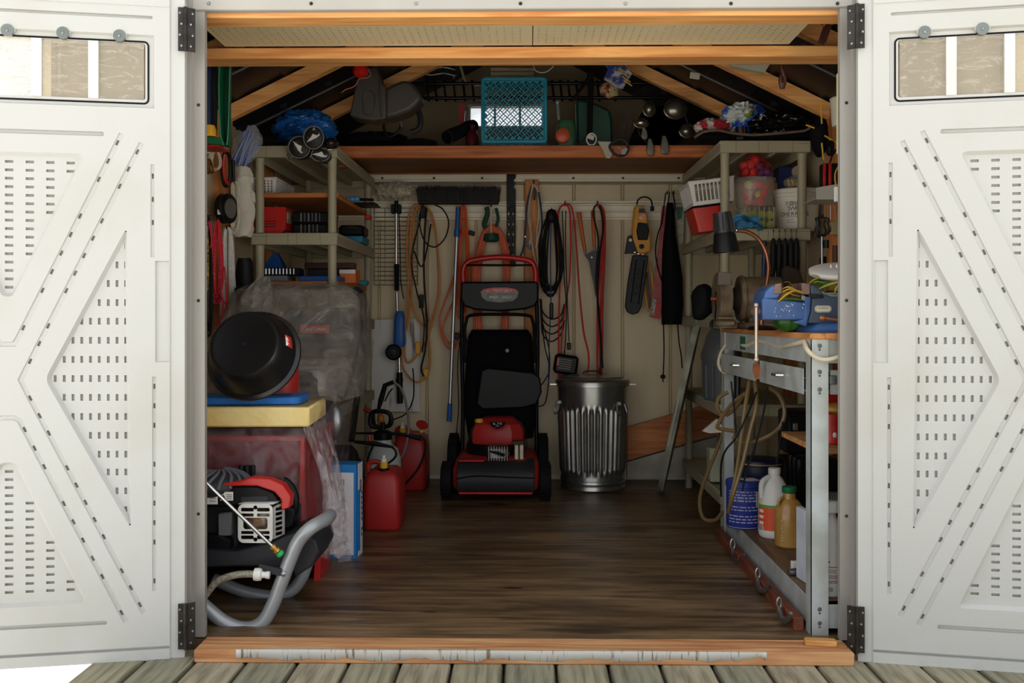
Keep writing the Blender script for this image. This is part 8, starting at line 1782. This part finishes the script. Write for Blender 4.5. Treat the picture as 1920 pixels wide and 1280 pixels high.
# ---- small things hung in the rafters
t = thing('printed_bag', 'blue printed seed bag hanging from the rafters', 'bag', G(1158, 165, 4.7)); P = gpts([(1144, 122), (1168, 118), (1185, 138), (1168, 166), (1158, 166), (1146, 156), (1132, 148)], 4.7); b = MB(); b.prism([(p.x, p.z) for p in P], (V((0, 1.9, 0)), X3, Z3, -Y3), -.01)
b.build('bag_body', M('bag_print', (46, 66, 140), .35, rgb2=(196, 196, 190), scale=22, lo=.4, hi=.52), t)
for i in range(4): b = MB(); a = G(1160+3*i, 127+8*i-(i % 2), 4.697); b.bar(a, a+V((.04, 0, -.028)), .001, .006); b.build('print_line', M('print_gold', (216, 176, 70), .5), t)
b = MB(); b.prism([(p.x, p.z) for p in gpts([(1133, 122), (1142, 122), (1140, 130)], 4.72)], (V((0, 1.92, 0)), X3, Z3, -Y3), .004); b.build('hang_tab', m_blue, t)
crumple('snack_wrapper', 'red and cream wrapper tucked behind the printed bag', 'wrapper', 1143, 168, 14, 11, 4.95, .03, M('wrap_red_cream', (196, 176, 130), .5, rgb2=(150, 50, 50), scale=26, lo=.42, hi=.5), 11, .3, (20, 12))
b = MB(); b.box(G(1303, 142, 4.45), .045, .006, .03, bev=.003, rot=Matrix.Rotation(.15, 3, 'Y')); b.build('reflector', M('reflector_pale', (206, 208, 186), .3), label='pale rectangular reflector stuck on the roof panel', cat='reflector')
t = thing('hand_pruner', 'brown handled pruner hanging from the tie beam', 'pruner', G(1467, 168, 3.6)); b = MB(); b.tube(smooth(gpts([(1466, 122), (1466, 140), (1464, 152), (1467, 166)], 3.6), 4), [.004]*5+[.009]*8, 8); b.build('handle', M('pruner_brown', (86, 50, 40), .35), t)
b = MB(); b.tube(gpts([(1467, 132), (1473, 150), (1468, 166)], 3.595), .006, 8); b.build('handle', _mats['pruner_brown'], t)
for y_ in (141, 157): b = MB(); b.sphere(G(1468, y_, 3.588), .0025); b.build('rivet', m_steel, t)
b = MB(); b.prism([(p.x, p.z) for p in gpts([(1368, 116), (1446, 116), (1434, 136), (1372, 124)], 4.05)], (V((0, 1.25, 0)), X3, Z3, -Y3), -.03); b.build('vinyl_offcut', M('vinyl_beige', (206, 204, 182), .5), label='beige vinyl siding offcut tucked over the rafter', cat='offcut')
cords('twine', 'loop of pale twine hanging under the beam', 'twine', [[(1000, 122), (1004, 132), (1014, 136), (1026, 134), (1038, 124)]], .0022, m_cream, 4.6)
t = thing('orange_bit', 'orange clamp hanging at the right front rafter', 'clamp', G(1550, 70, 3.3)); b = MB(); b.bar(G(1541, 80, 3.3), G(1552, 48, 3.3), .03, .02, up=X3); b.build('clamp_arm', M('clamp_brown', (74, 40, 34), .5), t)
b = MB(); b.box(G(1552, 43, 3.3), .03, .03, .026, bev=.006); b.build('clamp_grip', M('grip_orange_red', (216, 66, 40), .5), t)
crumple('black_duffel', 'dark low duffel filling the back of the loft', 'bag', 700, 264, 60, 14, 5.1, .09, m_ap, 15, .15, (24, 12))
